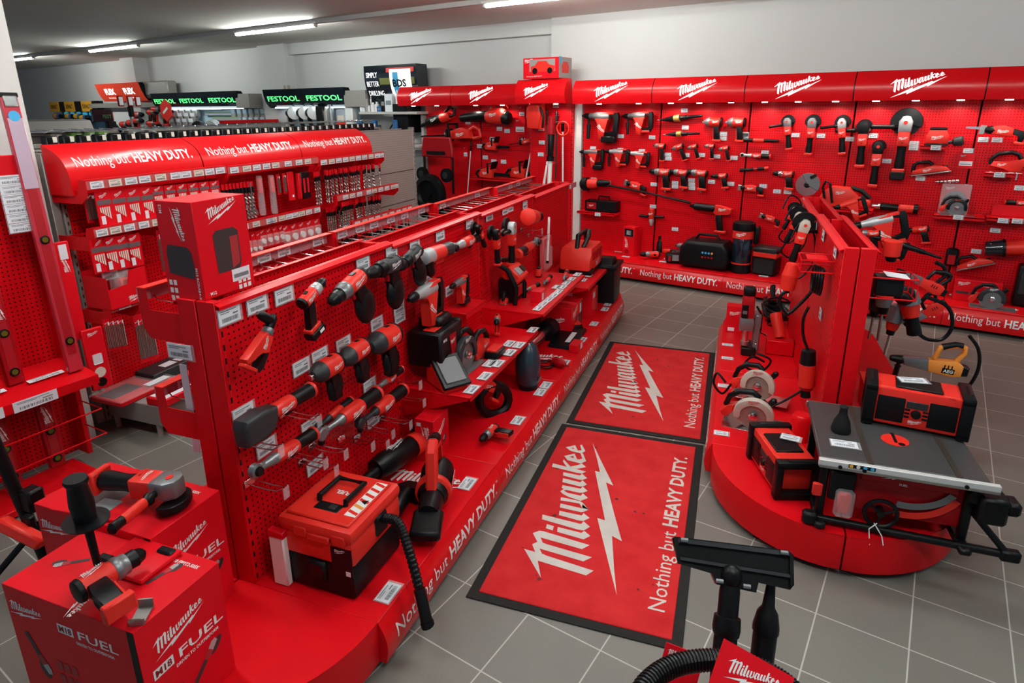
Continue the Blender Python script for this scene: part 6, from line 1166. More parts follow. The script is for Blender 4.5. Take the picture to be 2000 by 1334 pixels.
        MB().tube([(.10*L,0,.12*L),(.02*L,0,.28*L),(.04*L,0,.36*L),(.14*L,0,.38*L),(.36*L,0,.30*L),(.40*L,0,.10*L)],[.04*L,.042*L,.045*L,.05*L,.045*L,.04*L],10).build('loop_handle', BLK if body is TRED else body, t); MB().tube([(.08*L,0,.385*L),(.18*L,0,.385*L),(.34*L,0,.315*L)],.052*L,10).build('grip', BLK, t)
        s = MB().lathe((.86*L,-f*0,-.05*L),(0,0,-1),[(0,.03*L),(.06*L,.03*L),(.07*L,.055*L),(.09*L,.04*L),(.30*L,.04*L),(.32*L,.03*L)],12); s.build('side_handle', BLK, t)
        for k in range(3): MB().box(((.16+.05*k)*L,f*.101*L,.03*L),(.018*L,.004*L,.07*L)).build('vent_slot', BLK, t)
    U = RU(-.45); t = hang(demo, U, KD(830,790), KD(470,610), 'red demolition hammer with a black vented end and loop handle', 'demolition hammer', d=0, name='demolition_hammer')
    cord(t, [wpt(U,KD(*q),0) for q in ((780,550),(850,590),(855,660),(790,715))], .011)
    t = hang(demo, RU(-.1), KD(840,890), KD(520,1060), 'second red demolition hammer below the first one', 'demolition hammer', d=0, name='demolition_hammer')
    U = RU(-.85); t = hang(stick_tool, U, KD(610,1140), KD(550,790), 'red and grey rotary hammer hanging with its round black chuck forward', 'rotary hammer', d=0, name='rotary_hammer', parts=(('grip',0,.50,.15,.13,BLK),('body',.42,.80,.17,.20,TRED),('gear_case',.72,1.0,.23,.20,GRY)))
    cord(t, [wpt(U,KD(*q),0) for q in ((650,1140),(720,1180),(830,1180),(905,1100),(912,980),(850,890),(690,830))], .010)
    p = MB().lathe(t.matrix_world.inverted() @ wpt(U,KD(530,815),.02), t.matrix_world.inverted().to_3x3() @ (RS.v*1.0-RS.u*.25), [(0,.05),(.03,.05),(.04,.04),(.07,.034),(.09,.018)], 18).build('front_chuck', BLK, t)
    U = RU(-.80); p0, p1 = KT(880,262), KT(440,180); t = hang(demo, U, p0, p1, 'orange and grey demolition hammer with an orange loop handle, lowest on the right', 'demolition hammer', d=0, name='demolition_hammer', body=ORA, gear=GRY); Lx = (U.on(p0,1,0)-U.on(p1,1,0)).length; ff = 1 if t.rotation_euler.to_matrix().col[1].dot(U.v) > 0 else -1; s = -ff
    b = MB().box((.20*Lx,ff*.102*Lx,-.03*Lx),(.17*Lx,.004*Lx,.085*Lx)).build('badge', BLK, t); text_on(b,'AEG',(.20*Lx,ff*.105*Lx,-.03*Lx),(s,0,0),(0,0,1),.05*Lx,bold=.03)
    cord(t, [wpt(U,KT(*q),0) for q in ((930,50),(985,130),(990,240),(945,340),(880,395))], .009)
    for i,(a,b,l,dd) in enumerate((((340,720),(260,1060),'far',.12),((400,640),(330,1050),'middle',.18),((480,900),(390,1200),'near',.22))):
        hang(stick_tool, RU(-.2-.3*i), KD(*a), KD(*b), 'grey and red breaker hanging nose down with a dark chisel, '+l+' one of three', 'breaker', d=0, name='breaker', parts=(('housing',0,.45,.17,.20,(BLK,TRED,GRY)[i]),('gear_case',.42,.66,.17,.13,(DGR,GRY,TRED)[i]),('chuck',.64,.80,.11,.09,BLK),('chisel',.77,1.35,.03,.025,DST)))
    a = RR.on(KD(300,560),1,.0); t = thing('wire_basket', 'red wire basket with a black box at the near top of the right face', 'basket', RR.w(-1.28,.0,1.20), RR.rot()); m = MB()
    for zz in (0,-.10): m.tube([(0,0,zz),(0,-.20,zz),(.16,-.20,zz),(.16,0,zz)],.004,6)
    for x in (0,.08,.16): m.tube([(x,-.20,0),(x,-.20,-.10)],.003,6)
    m.build('wire_frame', RED, t); MB().box((.08,-.09,-.05),(.11,.12,.09),.006).build('black_box', BLK, t); MB().box((.07,-.12,.002),(.10,.10,.002),rot=(.1,0,0)).build('card', CARD, t)
    t = thing('storage_bin', 'bright red plastic bin with a white logo on the plinth behind the post', 'bin', RR.w(-.55,.30,z), RR.rot()); MB().prism([(-.12,0),(.12,0),(.15,.16),(-.15,.16)],-.10,.10,.01).build('body', TRED, t); logo_on(t,(0,-.1005,.08),(1,0,0),(0,0,1),.12); MB().box((0,0,.163),(.32,.22,.012),.004).build('rim', TRED, t)
    hang(drill_driver, RU(.1), KD(330,320), KD(120,310), 'red drill behind the basket at the near top of the right face', 'drill', d=0, foot=None)
    flat_i = ((KS(100,120),'farthest'),(KS(150,125),'second'),(KS(148,222),'third'),(KS(125,422),'fourth'),(KS(105,765),'nearest'))
    for q,l in flat_i[1:]: 
        P = flat(RL,q,z); t = thing('price_card', 'white price card on the left plinth edge of the right gondola, '+l, 'price card', RL.w(P.x,P.y,z+.003), RS.rot() @ Matrix.Rotation(-PI/2,3,'X'), 'price cards on the right gondola plinth'); card(t,.075,.05)
right_gondola_goods()
# ================================================================== vacuum cleaner in the foreground
def front_vacuum():
    t = thing('wet_dry_vacuum', 'black and red drum vacuum in the foreground with upright floor nozzle', 'vacuum', (-.08,-1.36,0), .32)
    Mi = None; bpy.context.view_layer.update(); Mi = t.matrix_world.inverted()
    MB().lathe((0,0,.06),(0,0,1),[(0,.20),(.04,.215),(.30,.20),(.32,.19)],24).build('tank', BLK, t); MB().lathe((0,0,.38),(0,0,1),[(0,.20),(.06,.205),(.12,.17),(.15,.10)],24).build('motor_head', TRED, t)
    for k in range(4): MB().ell((.19*math.cos(k*PI/2+.6),.19*math.sin(k*PI/2+.6),.035),(.035,.035,.035)).build('caster', BLK, t)
    C, d0 = ray((1430,1110)); 
    def at(px, z): d = ray(px)[1]; s = (z-CAM.z)/d.z; return CAM+d*s
    a, b = at((1312,1085),.84), at((1550,1118),.84); x = (b-a).normalized(); c = (a+b)/2; L = (b-a).length
    q = V((0,0,1)); n = x.cross(q).normalized(); n = n if n.y < 0 else -n          # towards the camera
    M = Mi.to_3x3(); up = (q*.80+n*-.60).normalized(); fr = x.cross(up).normalized(); fr = fr if fr.y < 0 else -fr
    P = lambda u,w,d: Mi @ (c+x*(u*L)+up*(w*L)+fr*(d*L))
    def pr(pts, d0, d1, nm, m, bev=0):
        mb = MB(); A = [mb.b.verts.new(P(p[0],p[1],d0)) for p in pts]; B = [mb.b.verts.new(P(p[0],p[1],d1)) for p in pts]; k = len(pts)
        mb.b.faces.new(A); mb.b.faces.new(B[::-1])
        for i in range(k): mb.b.faces.new((A[i],A[(i+1)%k],B[(i+1)%k],B[i]))
        return mb.build(nm, m, t)
    pr([(-.5,.14),(-.48,.16),(.46,.17),(.5,.14),(.5,-.10),(.47,-.14),(.22,-.12),(.20,-.20),(-.12,-.18),(-.16,-.10),(-.44,-.06)],-.16,.0,'floor_nozzle',BLK)
    pr([(-.47,.15),(.47,.16),(.47,.125),(-.47,.115)],.0,.03,'front_lip',DGR); pr([(-.45,.0),(.47,-.02),(.47,-.045),(-.44,-.025)],.0,.03,'rear_lip',DGR); pr([(-.49,.155),(-.455,.155),(-.42,-.06),(-.45,-.06)],.0,.035,'side_lip',BLK); pr([(.465,.155),(.495,.14),(.495,-.10),(.465,-.11)],.0,.035,'side_lip',BLK)
    MB().ell(P(.0,-.10,.0),(.027,.027,.032)).build('swivel_ball', BLK, t)
    for u,w in ((-.40,.14),(.42,.145),(-.10,-.15),(.12,-.16)): MB().cyl(P(u-.03,w,.04),P(u+.03,w,.04),.006,n=8).build('roller', GRY, t)
    a1 = c+up*(-.12*L)+fr*(-.03*L); b1 = at((1412,1300),.62)
    MB().lathe(Mi @ a1, M @ (b1-a1), [(0,.022),(.03,.026),(.09,.026),(.092,.033),(.12,.035),(.135,.033),(.14,.029),((b1-a1).length+.15,.029)],18).build('wand', BLK, t)
    a2 = at((1507,1132),.80); b2 = at((1488,1290),.60)
    MB().lathe(Mi @ a2, M @ (b2-a2), [(0,.010),(.07,.016),(.085,.026),(.12,.033),(.135,.033),(.137,.030),((b2-a2).length+.1,.029)],18).build('crevice_tool', BLK, t)
    hp = [Mi @ at(p,.70) for p in ((1228,1400),(1262,1338),(1310,1303),(1370,1290),(1430,1292),(1490,1310),(1540,1342),(1590,1400))]; Q = []
    for i in range(len(hp)-1):
        A,B,Cc,D = [hp[max(0,min(len(hp)-1,i+k))] for k in (-1,0,1,2)]
        for k in range(9): s = k/9; Q.append(.5*((2*B)+(Cc-A)*s+(2*A-5*B+4*Cc-D)*s*s+(3*B-A-3*Cc+D)*s**3))
    Q.append(hp[-1]); hose_mesh(t, Q, .026, 'hose')
    # printed cards
    o = at((1445,1318),.78); c = thing('carton', 'red display card with a white script logo leaning on the foreground vacuum', 'display card', o, .32); MB().box((.02,0,-.05),(.17,.005,.16),rot=(-.75,.42,0)).build('card', CRED, c)
    n = V((0,0,1)); Rm = Euler((-.75,.42,0)).to_matrix(); logo_on(c, V((.02,0,-.05))+Rm @ V((0,-.003,.035)), Rm @ V((1,0,0)), Rm @ V((0,0,1)), .125)
    o = at((1330,1283),.60); c = thing('carton', 'small dark red card with a white logo behind the foreground hose', 'display card', o, .30); MB().box((0,0,-.04),(.10,.004,.11),rot=(-.3,.18,0)).build('card', CRED, c); Rm = Euler((-.3,.18,0)).to_matrix(); logo_on(c, V((0,0,-.04))+Rm @ V((-.012,-.0025,.035)), Rm @ V((1,0,0)), Rm @ V((0,0,1)), .06)
    # black stand at the lower left edge
    t = thing('tripod_stand', 'black tripod stand with a red clamp at the left edge beside the cartons', 'stand', G.w(-.08,-1.62,0), GB.rot())
    MB().cyl((0,0,.05),(-.06,0.10,.95),.024,n=12).build('pole', BLK, t); MB().box((0,0,.42),(.07,.07,.10),.01).build('collar', BLK, t); MB().box((-.10,-.06,.34),(.06,.20,.05),.01,rot=(.5,.3,.4)).build('clamp', TRED, t); MB().box((-.06,-.05,.36),(.03,.05,.06),.006).build('clamp_block', BLK, t)
    for k in range(3): MB().cyl((.01,0,.30),(.01+.30*math.cos(k*2.1+.5),.30*math.sin(k*2.1+.5),.015),.014,n=8).build('leg', BLK, t)
front_vacuum()
# ================================================================== garden bays and corner bay
KG = cr(800,100,3.995)
def garden():
    h2 = lambda k,*a,**kw: hang(k, W2, *a, **kw); hc = lambda k,*a,**kw: hang(k, WC, *a, **kw)
    h2(hand_vac, KG(330,500), KG(90,568), 'compact red blower with a black spout pointing down left, top of the garden bay', 'blower', d=.12, name='compact_blower')
    h2(leaf_blower, KG(790,490), KG(405,512), 'red leaf blower with a long black tube on the garden bay', 'leaf blower', d=.15)
    h2(hedge_trimmer, KG(555,645), KG(90,665), 'red hedge trimmer with a black hand guard pointing left', 'hedge trimmer', d=.15)
    h2(chainsaw, KG(600,770), KG(785,775), 'small pruning chainsaw hanging above the chainsaw shelf', 'chainsaw', d=.10)
    h2(hedge_trimmer, KG(975,695), KG(765,730), 'slim red pruning saw with a black blade beside the cards', 'pruning saw', d=.10, name='pruning_saw')
    px_shelf(W2, KG(465,990), KG(1010,1010), .30, 'red shelf carrying two chainsaws in the garden bay', drop=.08)
    zz = W2.on(KG(730,1000),1,.3).z
    stand(chainsaw, W2, KG(560,985), zz, 0, 'chainsaw without bar, left one on the red garden shelf', 'chainsaw', .50)
    stand(chainsaw, W2, KG(800,985), zz, 0, 'chainsaw with a black bar pointing right on the garden shelf', 'chainsaw', .56)
    def pole(F, a, b, label, cat, parts, d=.10, name='pole_tool', group=None):
        t = hang(stick_tool, F, a, b, label, cat, d=d, name=name, group=group, parts=parts); L = (F.on(a,1,d)-F.on(b,1,d)).length; bpy.context.view_layer.update(); v = t.matrix_world.to_3x3().inverted() @ F.v
        MB().cyl(V((.06*L,0,0))-v*(d+.004), V((.06*L,0,0))+v*.02, .006, n=8).build('hanger', STL, t); return t
    pole(W2, KG(482,700), KG(447,1170), 'white aluminium pole leaning in the garden bay below the hedge trimmer', 'pole', (('grip',0,.16,.014,.014,BLK),('shaft',.15,1.0,.009,.009,WHT)))
    pole(W2, KG(985,580), KG(900,1040), 'pole pruner with a white shaft and red head beside the chainsaw shelf', 'pole tool', (('head',0,.22,.05,.04,TRED),('grip',.18,.34,.03,.03,BLK),('shaft',.30,.92,.013,.013,WHT),('end',.88,1.0,.016,.02,BLK)), d=.18)
    pole(WC, KG(1110,510), KG(1085,1190), 'big black and red string trimmer powerhead with a wide white shaft', 'string trimmer', (('battery_head',0,.20,.045,.05,DRED),('grip',.18,.46,.042,.035,BLK),('collar',.44,.50,.045,.045,BLK),('shaft',.48,1.0,.025,.025,WHT)), d=.35, name='string_trimmer')
    pole(WC, KG(1075,860), KG(1020,1220), 'black blade scabbard hanging in front of the trimmer shaft', 'blade cover', (('strap',0,.62,.02,.03,WHT),('blade',.6,1.0,.07,.07,BLK)), d=.38, name='blade_cover')
    t = pole(WC, KG(1195,560), KG(1195,1030), 'pole tool with a round red guard at its top, right of the trimmer', 'pole tool', (('handle',0,.14,.03,.03,BLK),('shaft',.12,1.0,.014,.014,WHT)), d=.12)
    bpy.context.view_layer.update(); MB().tube([t.matrix_world.inverted() @ (WC.w(*WC.on(KG(1197,605),1,.13))+WC.u*(.085*math.cos(i*PI/9))+V((0,0,.085*math.sin(i*PI/9)))) for i in range(18)],.012,8,closed=True).build('guard_ring', TRED, t)
    pole(WC, KG(1148,470), KG(1140,1000), 'slim dark pole hanging between the trimmer and the ring guard pole', 'pole tool', (('grip',0,.3,.022,.02,BLK),('shaft',.28,1.0,.012,.012,DGR)), d=.08)
    pole(WC, KG(1075,450), KG(1065,800), 'dark attachment pole behind the string trimmer', 'pole tool', (('grip',0,.35,.024,.022,BLK),('shaft',.33,1.0,.012,.012,DGR)), d=.10)
    p = WC.on(KG(988,500),1,.15); t = thing('sprayer_tank', 'red plastic tank with a black strap at the top of the corner bay', 'tank', WC.w(p.x,.15,p.z), WC.rot()); MB().prism([(-.10,-.16),(.08,-.17),(.11,.0),(.09,.16),(-.05,.18),(-.11,.08)],-.08,.08,.03,seg=2).build('tank', TRED, t); MB().tube([(.09,-.06,.10),(.15,-.07,-.02),(.13,-.06,-.15)],.016,8).build('strap', BLK, t)
    # walk behind mower folded upright
    p = W2.on(KG(165,1110),1,.45); t = thing('lawn_mower', 'black lawn mower stored upright in front of the garden bay', 'lawn mower', W2.w(p.x,.45,0), W2.rot()); z0 = p.z
    MB().lathe((0,.04,z0),(0,-1,0),[(0,.26),(.03,.285),(.10,.27),(.12,.20),(.08,.17),(.08,.06),(.11,.05)],32).build('deck', BLK, t); MB().lathe((0,-.03,z0),(0,-1,0),[(0,.05),(.02,.05),(.03,.03)],14).build('blade_hub', GRY, t); MB().box((0,-.035,z0),(.38,.008,.045),rot=(0,.5,0)).build('blade', DGR, t)
    for x,zz in ((-.20,.27),(.26,.27),(-.20,-.28),(.22,-.28)): w = MB().lathe((x,.10,z0+zz),(0,-1,0),[(0,.05),(.01,.10),(.06,.10),(.07,.05)],20).build('wheel', BLK, t); MB().lathe((x,.03,z0+zz),(0,-1,0),[(0,.05),(.01,.045)],14).build('hub_cap', DGR, w)
    MB().box((0,.10,z0-.15),(.36,.14,.4),.04).build('motor_box', BLK, t)
    for x in (-.15,.15): MB().cyl((x,.10,0),(x,.10,z0-.2),.02,n=8).build('support_leg', BLK, t)
    hz = W2.on(KG(270,760),1,.30).z; MB().tube([(-.20,.12,z0+.05),(-.20,.12,hz-.10),(-.18,.12,hz+.02),(.30,.12,hz+.02),(.33,.12,hz-.10),(.33,.12,z0)],.018,8).build('push_handle', BLK, t); MB().prism([(-.22,hz-.12),(.36,hz-.12),(.36,hz+.0),(.32,hz+.16),(-.18,hz+.16),(-.22,hz+.0)],.08,.14,.015).build('handle_panel', DRED, t); MB().box((.06,.075,hz-.06),(.34,.01,.05)).build('panel_slot', BLK, t)
    for i,(q,l) in enumerate((((455,555),'left of the leaf blower'),((700,605),'left of the pair below the leaf blower'),((760,622),'right of the pair below the leaf blower'),((288,648),'above the hedge trimmer body'),((545,740),'left of the small chainsaw'),((645,685),'above the small chainsaw'),((590,828),'below the small chainsaw'),((657,860),'left of the pair above the chainsaw shelf'),((732,862),'right of the pair above the chainsaw shelf'),((880,695),'above the pruning saw'),((220,790),'left on the mower handle'),((275,798),'right on the mower handle'))): price(W2, KG(*q), 'white price card on the garden bays, '+l, w=.085, h=.05, d=.012, group='price cards of the garden bays')
    for q,l in (((1140,425),'top'),((1027,605),'second'),((1030,712),'third'),((1022,805),'fourth')): price(WC, KG(*q), 'white price card on the corner bay, '+l+' from the header', w=.08, h=.045, group='price cards of the corner bay')
    for q,w,h,l in (((862,590),.17,.22,'larger red blister card in the garden bay'),((875,475),.10,.16,'narrow red blister card under the header of the garden bay'),((925,490),.06,.16,'slimmest red blister card beside the narrow one'),((437,790),.08,.18,'small dark red card beside the mower handle')):
        P = W2.on(KG(*q),1,.02); t = thing('blister_pack', l, 'blister pack', W2.w(P.x,.02,P.z), W2.rot()); bl(t,w,h)
    # boxed toy truck on top of the corner header
    P = WC.on(KG(890,215),1,.30); Q = WC.on(KG(1165,215),1,.30); Lb = Q.x-P.x
    def tf(t,o,x,y,w,h):
        face_rect(t,o,x,y,.02,.03,w*.72,h*.58,GMT,off=.001); logo_on(t,o+x*-w*.34+y*h*.36,x,y,w*.26); MB().poly([[(-.16,-.06),(.17,-.06),(.18,.0),(.10,.02),(.06,.06),(-.06,.06),(-.10,.01),(-.16,.0)]], lambda a,b: o+x*(a+.02)+y*(b+.02)+x.cross(y)*.002).build('toy_truck', TRED, t)
        for a in (-.10,.11): MB().cyl(o+x*(a+.02)+y*-.03+x.cross(y)*.002,o+x*(a+.02)+y*-.03+x.cross(y)*.006,.035,n=16).build('toy_wheel', BLK, t)
        text_on(t,'Nothing but HEAVY DUTY',o+x*-w*.18+y*-h*.38,x,y,.014,bold=.0)
    stand(carton, WC, None, WC.on(KG(1000,215),1,.30).z, 0, 'boxed red toy truck standing on top of the corner header', 'toy box', Lb, name='toy_box', W_=.32, H=.24, flatp=((P.x+Q.x)/2,.15,0), front=tf, right=lambda t,o,x,y,w,h: (face_rect(t,o,x,y,0,0,w*.96,h*.96,GMT,off=.001), MB().poly([[(-.08,-.06),(.08,-.06),(.09,.02),(.05,.07),(-.05,.07),(-.09,.02)]], lambda a,b: o+x*a+y*b+x.cross(y)*.002).build('toy_front', TRED, t), face_rect(t,o,x,y,-.12,.09,.05,.07,LBL,off=.002)))
    # wall socket with a plug
    for px,l in (((1275,147),'white wall socket with a dark plug above the long red wall'),((973,150),'small white wall socket above the leaf blower bay header')):
        P = WB.on(px,1,-.08); t = thing('wall_socket', l, 'socket', WB.w(P.x,-.115 if px[0] > 1200 else -.20,P.z+.01), WB.rot()); MB().box((0,0,0),(.08,.012,.08),.006).build('plate', HOUS, t)
        if px[0] > 1200: MB().lathe((0,-.005,-.01),(0,-1,0),[(0,.02),(.03,.022),(.05,.012)],12).build('plug', BLK, t)
garden()
# ================================================================== left gondola goods
K1 = cr(0,250,3.811); K2 = cr(400,270,3.811); K3 = cr(0,560,3.9225)
def rail(l, r, d, label, cards, F=LB, cream=(), back=False, gname=None, chan=.05, arms=True):
    """hook rail: end arms from the board and a price channel in front, with its price cards as things of their own"""
    a, b = F.on(l,1,d), F.on(r,1,d); L = b.x-a.x; z = (a.z+b.z)/2
    t = thing('hook_rail', label, 'hook rail', F.w(a.x,0,z), F.rot(), 'red hook rails')
    if arms:
        for x in (0,L): MB().prism([(0,-.10),(d*.8,-.10),(d,-.05),(d,.035),(d*.82,.035),(d*.76,-.02),(0,-.02)],-.0015,.0015,M=Matrix.Translation((x,0,0)) @ Matrix(((0,1,0,0),(-1,0,0,0),(0,0,1,0),(0,0,0,1)))).build('arm', RED, t)
    MB().box((L/2,-d+.004,.005),(L,.005,chan)).build('price_channel', mat('clear_red_channel',(.50,.10,.10),.2), t); MB().box((L/2,-d+.02,.033),(L,.04,.004)).build('top_lip', RED, t); MB().box((L/2,-.05,-.03),(L,.012,.012)).build('cross_bar', RED, t)
    w = min(.080, L/(len(cards)+1)*.9 if cards else .08)
    for i, f in enumerate(cards):
        o = thing('price_card', 'price card in the channel of the '+gname, 'price card', F.w(a.x+L*f, d+.002, z+.004), F.rot(), 'price cards of the '+gname); card(o, w, chan*.8, cream=(i % 3 == 1), hold=False)
    return t, a.x, z, L
def blade_pack(t, w, h, style=0):
    MB().box((0,0,-h/2),(w,.006,h)).build('card', CRED, t); logo_on(t,(0,-.0035,-h*.13),(1,0,0),(0,0,1),w*.6,rot=.25)
    if style == 0:
        MB().box((0,-.0035,-h*.32),(w*.9,.002,h*.14)).build('grey_band', GRY, t)
        m = MB()
        for i in range(5): m.prism([(-w*.34+w*.14*i,-h*.46),(-w*.26+w*.14*i,-h*.46),(-w*.26+w*.14*i,-h*(.62+.05*i)),(-w*.34+w*.14*i,-h*(.58+.05*i))],-.0055,-.0035)
        m.build('blades', CARD2, t); MB().box((-w*.22,-.0045,-h*.83),(w*.26,.002,h*.24)).build('white_label', CARD, t)
    elif style == 1:
        for i in range(3): MB().box((-w*.3+w*.3*i,-.006,-h*.55),(w*.2,.008,h*.7)).build('blade', DST, t)
        MB().box((w*.42,-.004,-h*.5),(w*.22,.004,h*.8)).build('white_label', CARD, t)
    elif style == 2:
        MB().box((0,-.012,-h*.6),(w*.86,.024,h*.6),.006).build('clear_shell', CLR, t); MB().cyl((0,-.006,-h*.60),(0,-.022,-h*.60),w*.30,n=14).build('hole_saw', WHT, t)
def drill_bit(t, L, r):
    MB().box((0,0,-.02),(.024,.004,.05)).build('red_head', CRED, t); MB().cyl((0,0,-.035),(0,0,-.075),r*1.5,n=8).build('shank', BLK, t)
    P = [(r*.6*math.cos(k*1.2),r*.6*math.sin(k*1.2),-.07-(L-.07)*k/36) for k in range(37)]; MB().tube(P, r*.75, 5).build('flute', DST, t)
def row(kind, F, pl, pr, n, d, label, cat, group, name, jitter=0., **kw):
    a, b = F.on(pl,1,d), F.on(pr,1,d); proto = None; rn = random.Random(n*7+int(pl[0]))
    for i in range(n):
        f = i/(n-1) if n > 1 else 0; loc = F.w(a.x+(b.x-a.x)*f, d+rn.uniform(-jitter,jitter), a.z+(b.z-a.z)*f)
        if proto is None: proto = thing(name, label, cat, loc, F.rot(), group); kind(proto, **kw)
        else: c = copy_tree(proto); c.location = loc
def left_goods():
    rail(K1(640,425), K1(1690,325), .30, 'top left hook rail of the left gondola, over the saw blade packs', [.06,.17,.27,.36,.47,.58,.66,.76,.85,.94], gname='top left rail')
    rail(K2(170,240), K2(848,172), .30, 'top middle hook rail of the left gondola, over chisels and clear tubes', [.06,.18,.28,.38,.48,.62,.75,.86], gname='top middle rail')
    rail(K2(858,180), K2(1335,132), .30, 'top right hook rail of the left gondola, over long drill bits', [.05,.16,.26,.36,.46,.56,.66,.77,.87,.95], gname='top right rail')
    rail(K1(700,790), K1(1228,700), .30, 'second hook rail at the left end of the left gondola', [.10,.28,.47,.68,.88], gname='second rail at the left end')
    rail(K2(275,668), K2(862,532), .30, 'second hook rail in the middle, over the hole saw blisters', [.03,.16,.32,.36,.47,.56,.64,.73,.83,.95], gname='second rail in the middle')
    rail(K2(985,448), K2(1440,362), .30, 'second hook rail at the right, over the drill bits with red heads', [.12,.22,.33,.48,.57,.68,.79,.90,.96], gname='second rail at the right')
    rail(K2(300,925), K2(770,800), .30, 'third hook rail in the middle, half hidden by the middle gondola', [.06,.2,.42,.58,.72,.93], gname='third rail in the middle')
    rail(K2(1100,640), K2(1545,528), .30, 'third hook rail at the right end of the left gondola', [.07,.18,.28,.38,.5,.62,.74,.85,.95], gname='third rail at the right')
    rail(K3(845,172), K3(1060,122), .30, 'low hook rail at the left end over the long blade packs', [.5], gname='low rail at the left end')
    row(blade_pack, LB, K1(755,470), K1(1080,440), 4, .27, 'red saw blade pack with a white label under the top left rail', 'blade pack', 'blade packs under the top left rail', 'blade_pack', w=.095, h=.20)
    row(blade_pack, LB, K1(1165,435), K1(1590,395), 6, .27, 'red saw blade pack hanging partly behind the speaker carton', 'blade pack', 'blade packs behind the speaker carton', 'blade_pack', w=.085, h=.13)
    row(blade_pack, LB, K1(650,485), K1(690,480), 2, .20, 'narrow grey edged blade pack at the far left of the top rail', 'blade pack', 'narrow blade packs', 'blade_pack', w=.06, h=.17, style=1)
    row(blade_pack, LB, K1(715,825), K1(980,790), 4, .27, 'red blade pack under the second rail at the left end', 'blade pack', 'blade packs under the second rail', 'blade_pack', w=.095, h=.20)
    row(blade_pack, LB, K1(1165,760), K1(1270,740), 5, .24, 'long dark strip blade hanging left of the speaker carton', 'blade pack', 'long strip blades', 'strip_blade_pack', w=.02, h=.30, style=1)
    row(blade_pack, LB, K3(800,250), K3(910,235), 4, .27, 'long blade pack with a white spine under the low rail', 'blade pack', 'long blade packs under the low rail', 'long_blade_pack', w=.035, h=.20, style=1)
    row(blade_pack, LB, K3(1030,225), K3(1130,200), 4, .22, 'longest dark blade pack right under the low rail', 'blade pack', 'longest blade packs', 'long_blade_pack', w=.035, h=.32, style=1)
    P = LB.on(K1(890,1290),1,.22); t = thing('display_box', 'open red display box with clear wrapped goggles at the left end', 'display box', LB.w(P.x,.22,P.z), LB.rot()); MB().prism([(-.13,-.01),(.13,-.01),(.13,.20),(.02,.20),(-.0,.12),(-.13,.11)],-.10,-.096).build('front', CRED, t); MB().box((0,.10,.10),(.26,.004,.22)).build('back', CRED, t); MB().box((0,0,-.008),(.26,.20,.004)).build('bottom', CRED, t)
    for s in (-1,1): MB().box((s*.13,0,.09),(.004,.20,.19)).build('side', CRED, t)
    MB().box((.03,-.02,.11),(.14,.10,.16),.03).build('clear_wrap', CLR, t); MB().box((.02,-.04,.10),(.06,.05,.10),.01).build('goggle_card', TRED, t); logo_on(t,(.04,-.1005,.03),(1,0,0),(0,0,1),.11); 
    price(LB, K1(820,1090), 'white price card above the open red display box', w=.10, h=.06, d=.2)
    # middle: chisels, tubes, cards, cases
    row(drill_bit, LB, K2(130,350), K2(345,325), 9, .26, 'steel chisel bit with a red head under the top middle rail', 'chisel bit', 'chisel bits under the top middle rail', 'chisel_bit', L=.27, r=.010)
    t = thing('spade_chisel', 'wide spade chisel hanging lower beside the chisel bits', 'chisel', LB.w(*LB.on(K2(335,330),1,.26)), LB.rot()); MB().cyl((0,0,0),(0,0,-.17),.008,n=8).build('shank', DST, t); MB().prism([(-.012,-.16),(.012,-.16),(.045,-.23),(.045,-.25),(-.045,-.25),(-.045,-.23)],-.004,.004).build('blade', GRY, t)
    for i,(q,l) in enumerate((((400,280),'left'),((490,275),'right'))):
        t = thing('clear_tube', l+' one of two tall clear tubes with red labels on the left gondola', 'clear tube', LB.w(*LB.on(K2(*q),1,.26)), LB.rot()); MB().lathe((0,0,-.30),(0,0,1),[(0,.022),(.02,.026),(.28,.024),(.30,.02)],12).build('tube', CLR, t); MB().cyl((0,0,-.13),(0,0,-.015),.021,n=12).build('red_label', CRED, t)
    row(blade_pack, LB, K2(540,270), K2(585,262), 2, .26, 'narrow black and red bit card hanging beside the clear tubes', 'bit card', 'narrow bit cards', 'bit_card', w=.035, h=.16, style=1)
    t = thing('bit_case', 'flat red case hanging between the narrow cards and the black case', 'case', LB.w(*LB.on(K2(630,255),1,.26)), LB.rot()); MB().box((0,0,-.11),(.075,.012,.23),.004).build('case', CRED, t); MB().box((.01,-.007,-.19),(.02,.002,.02)).build('label', CARD, t)
    t = thing('bit_case', 'black case with two red strips hanging under the top middle rail', 'case', LB.w(*LB.on(K2(735,250),1,.26)), LB.rot()); MB().box((0,0,-.11),(.11,.03,.22),.006).build('case', BLK, t); MB().box((-.075,.0,-.11),(.03,.03,.21),.004).build('red_side', CRED, t)
    for x in (-.025,.025): MB().box((x,-.016,-.11),(.022,.002,.12)).build('red_strip', CRED, t)
    row(drill_bit, LB, K2(805,255), K2(1285,190), 44, .26, 'long masonry drill bit hanging under the top right rail', 'drill bit', 'drill bits under the top right rail', 'drill_bit', jitter=.04, L=.28, r=.006)
    row(drill_bit, LB, K2(1000,480), K2(1320,420), 34, .26, 'masonry drill bit with a red head under the second right rail', 'drill bit', 'drill bits under the second right rail', 'drill_bit', jitter=.04, L=.26, r=.007)
    row(drill_bit, LB, K2(900,520), K2(1010,505), 14, .22, 'dark slim drill bit hanging at the left of the second right rail', 'drill bit', 'slim dark drill bits', 'drill_bit', jitter=.03, L=.22, r=.006)
    row(drill_bit, LB, K2(1015,720), K2(1500,600), 44, .27, 'short drill bit under the third right rail, seen over the middle gondola', 'drill bit', 'drill bits under the third right rail', 'drill_bit', jitter=.04, L=.22, r=.007)
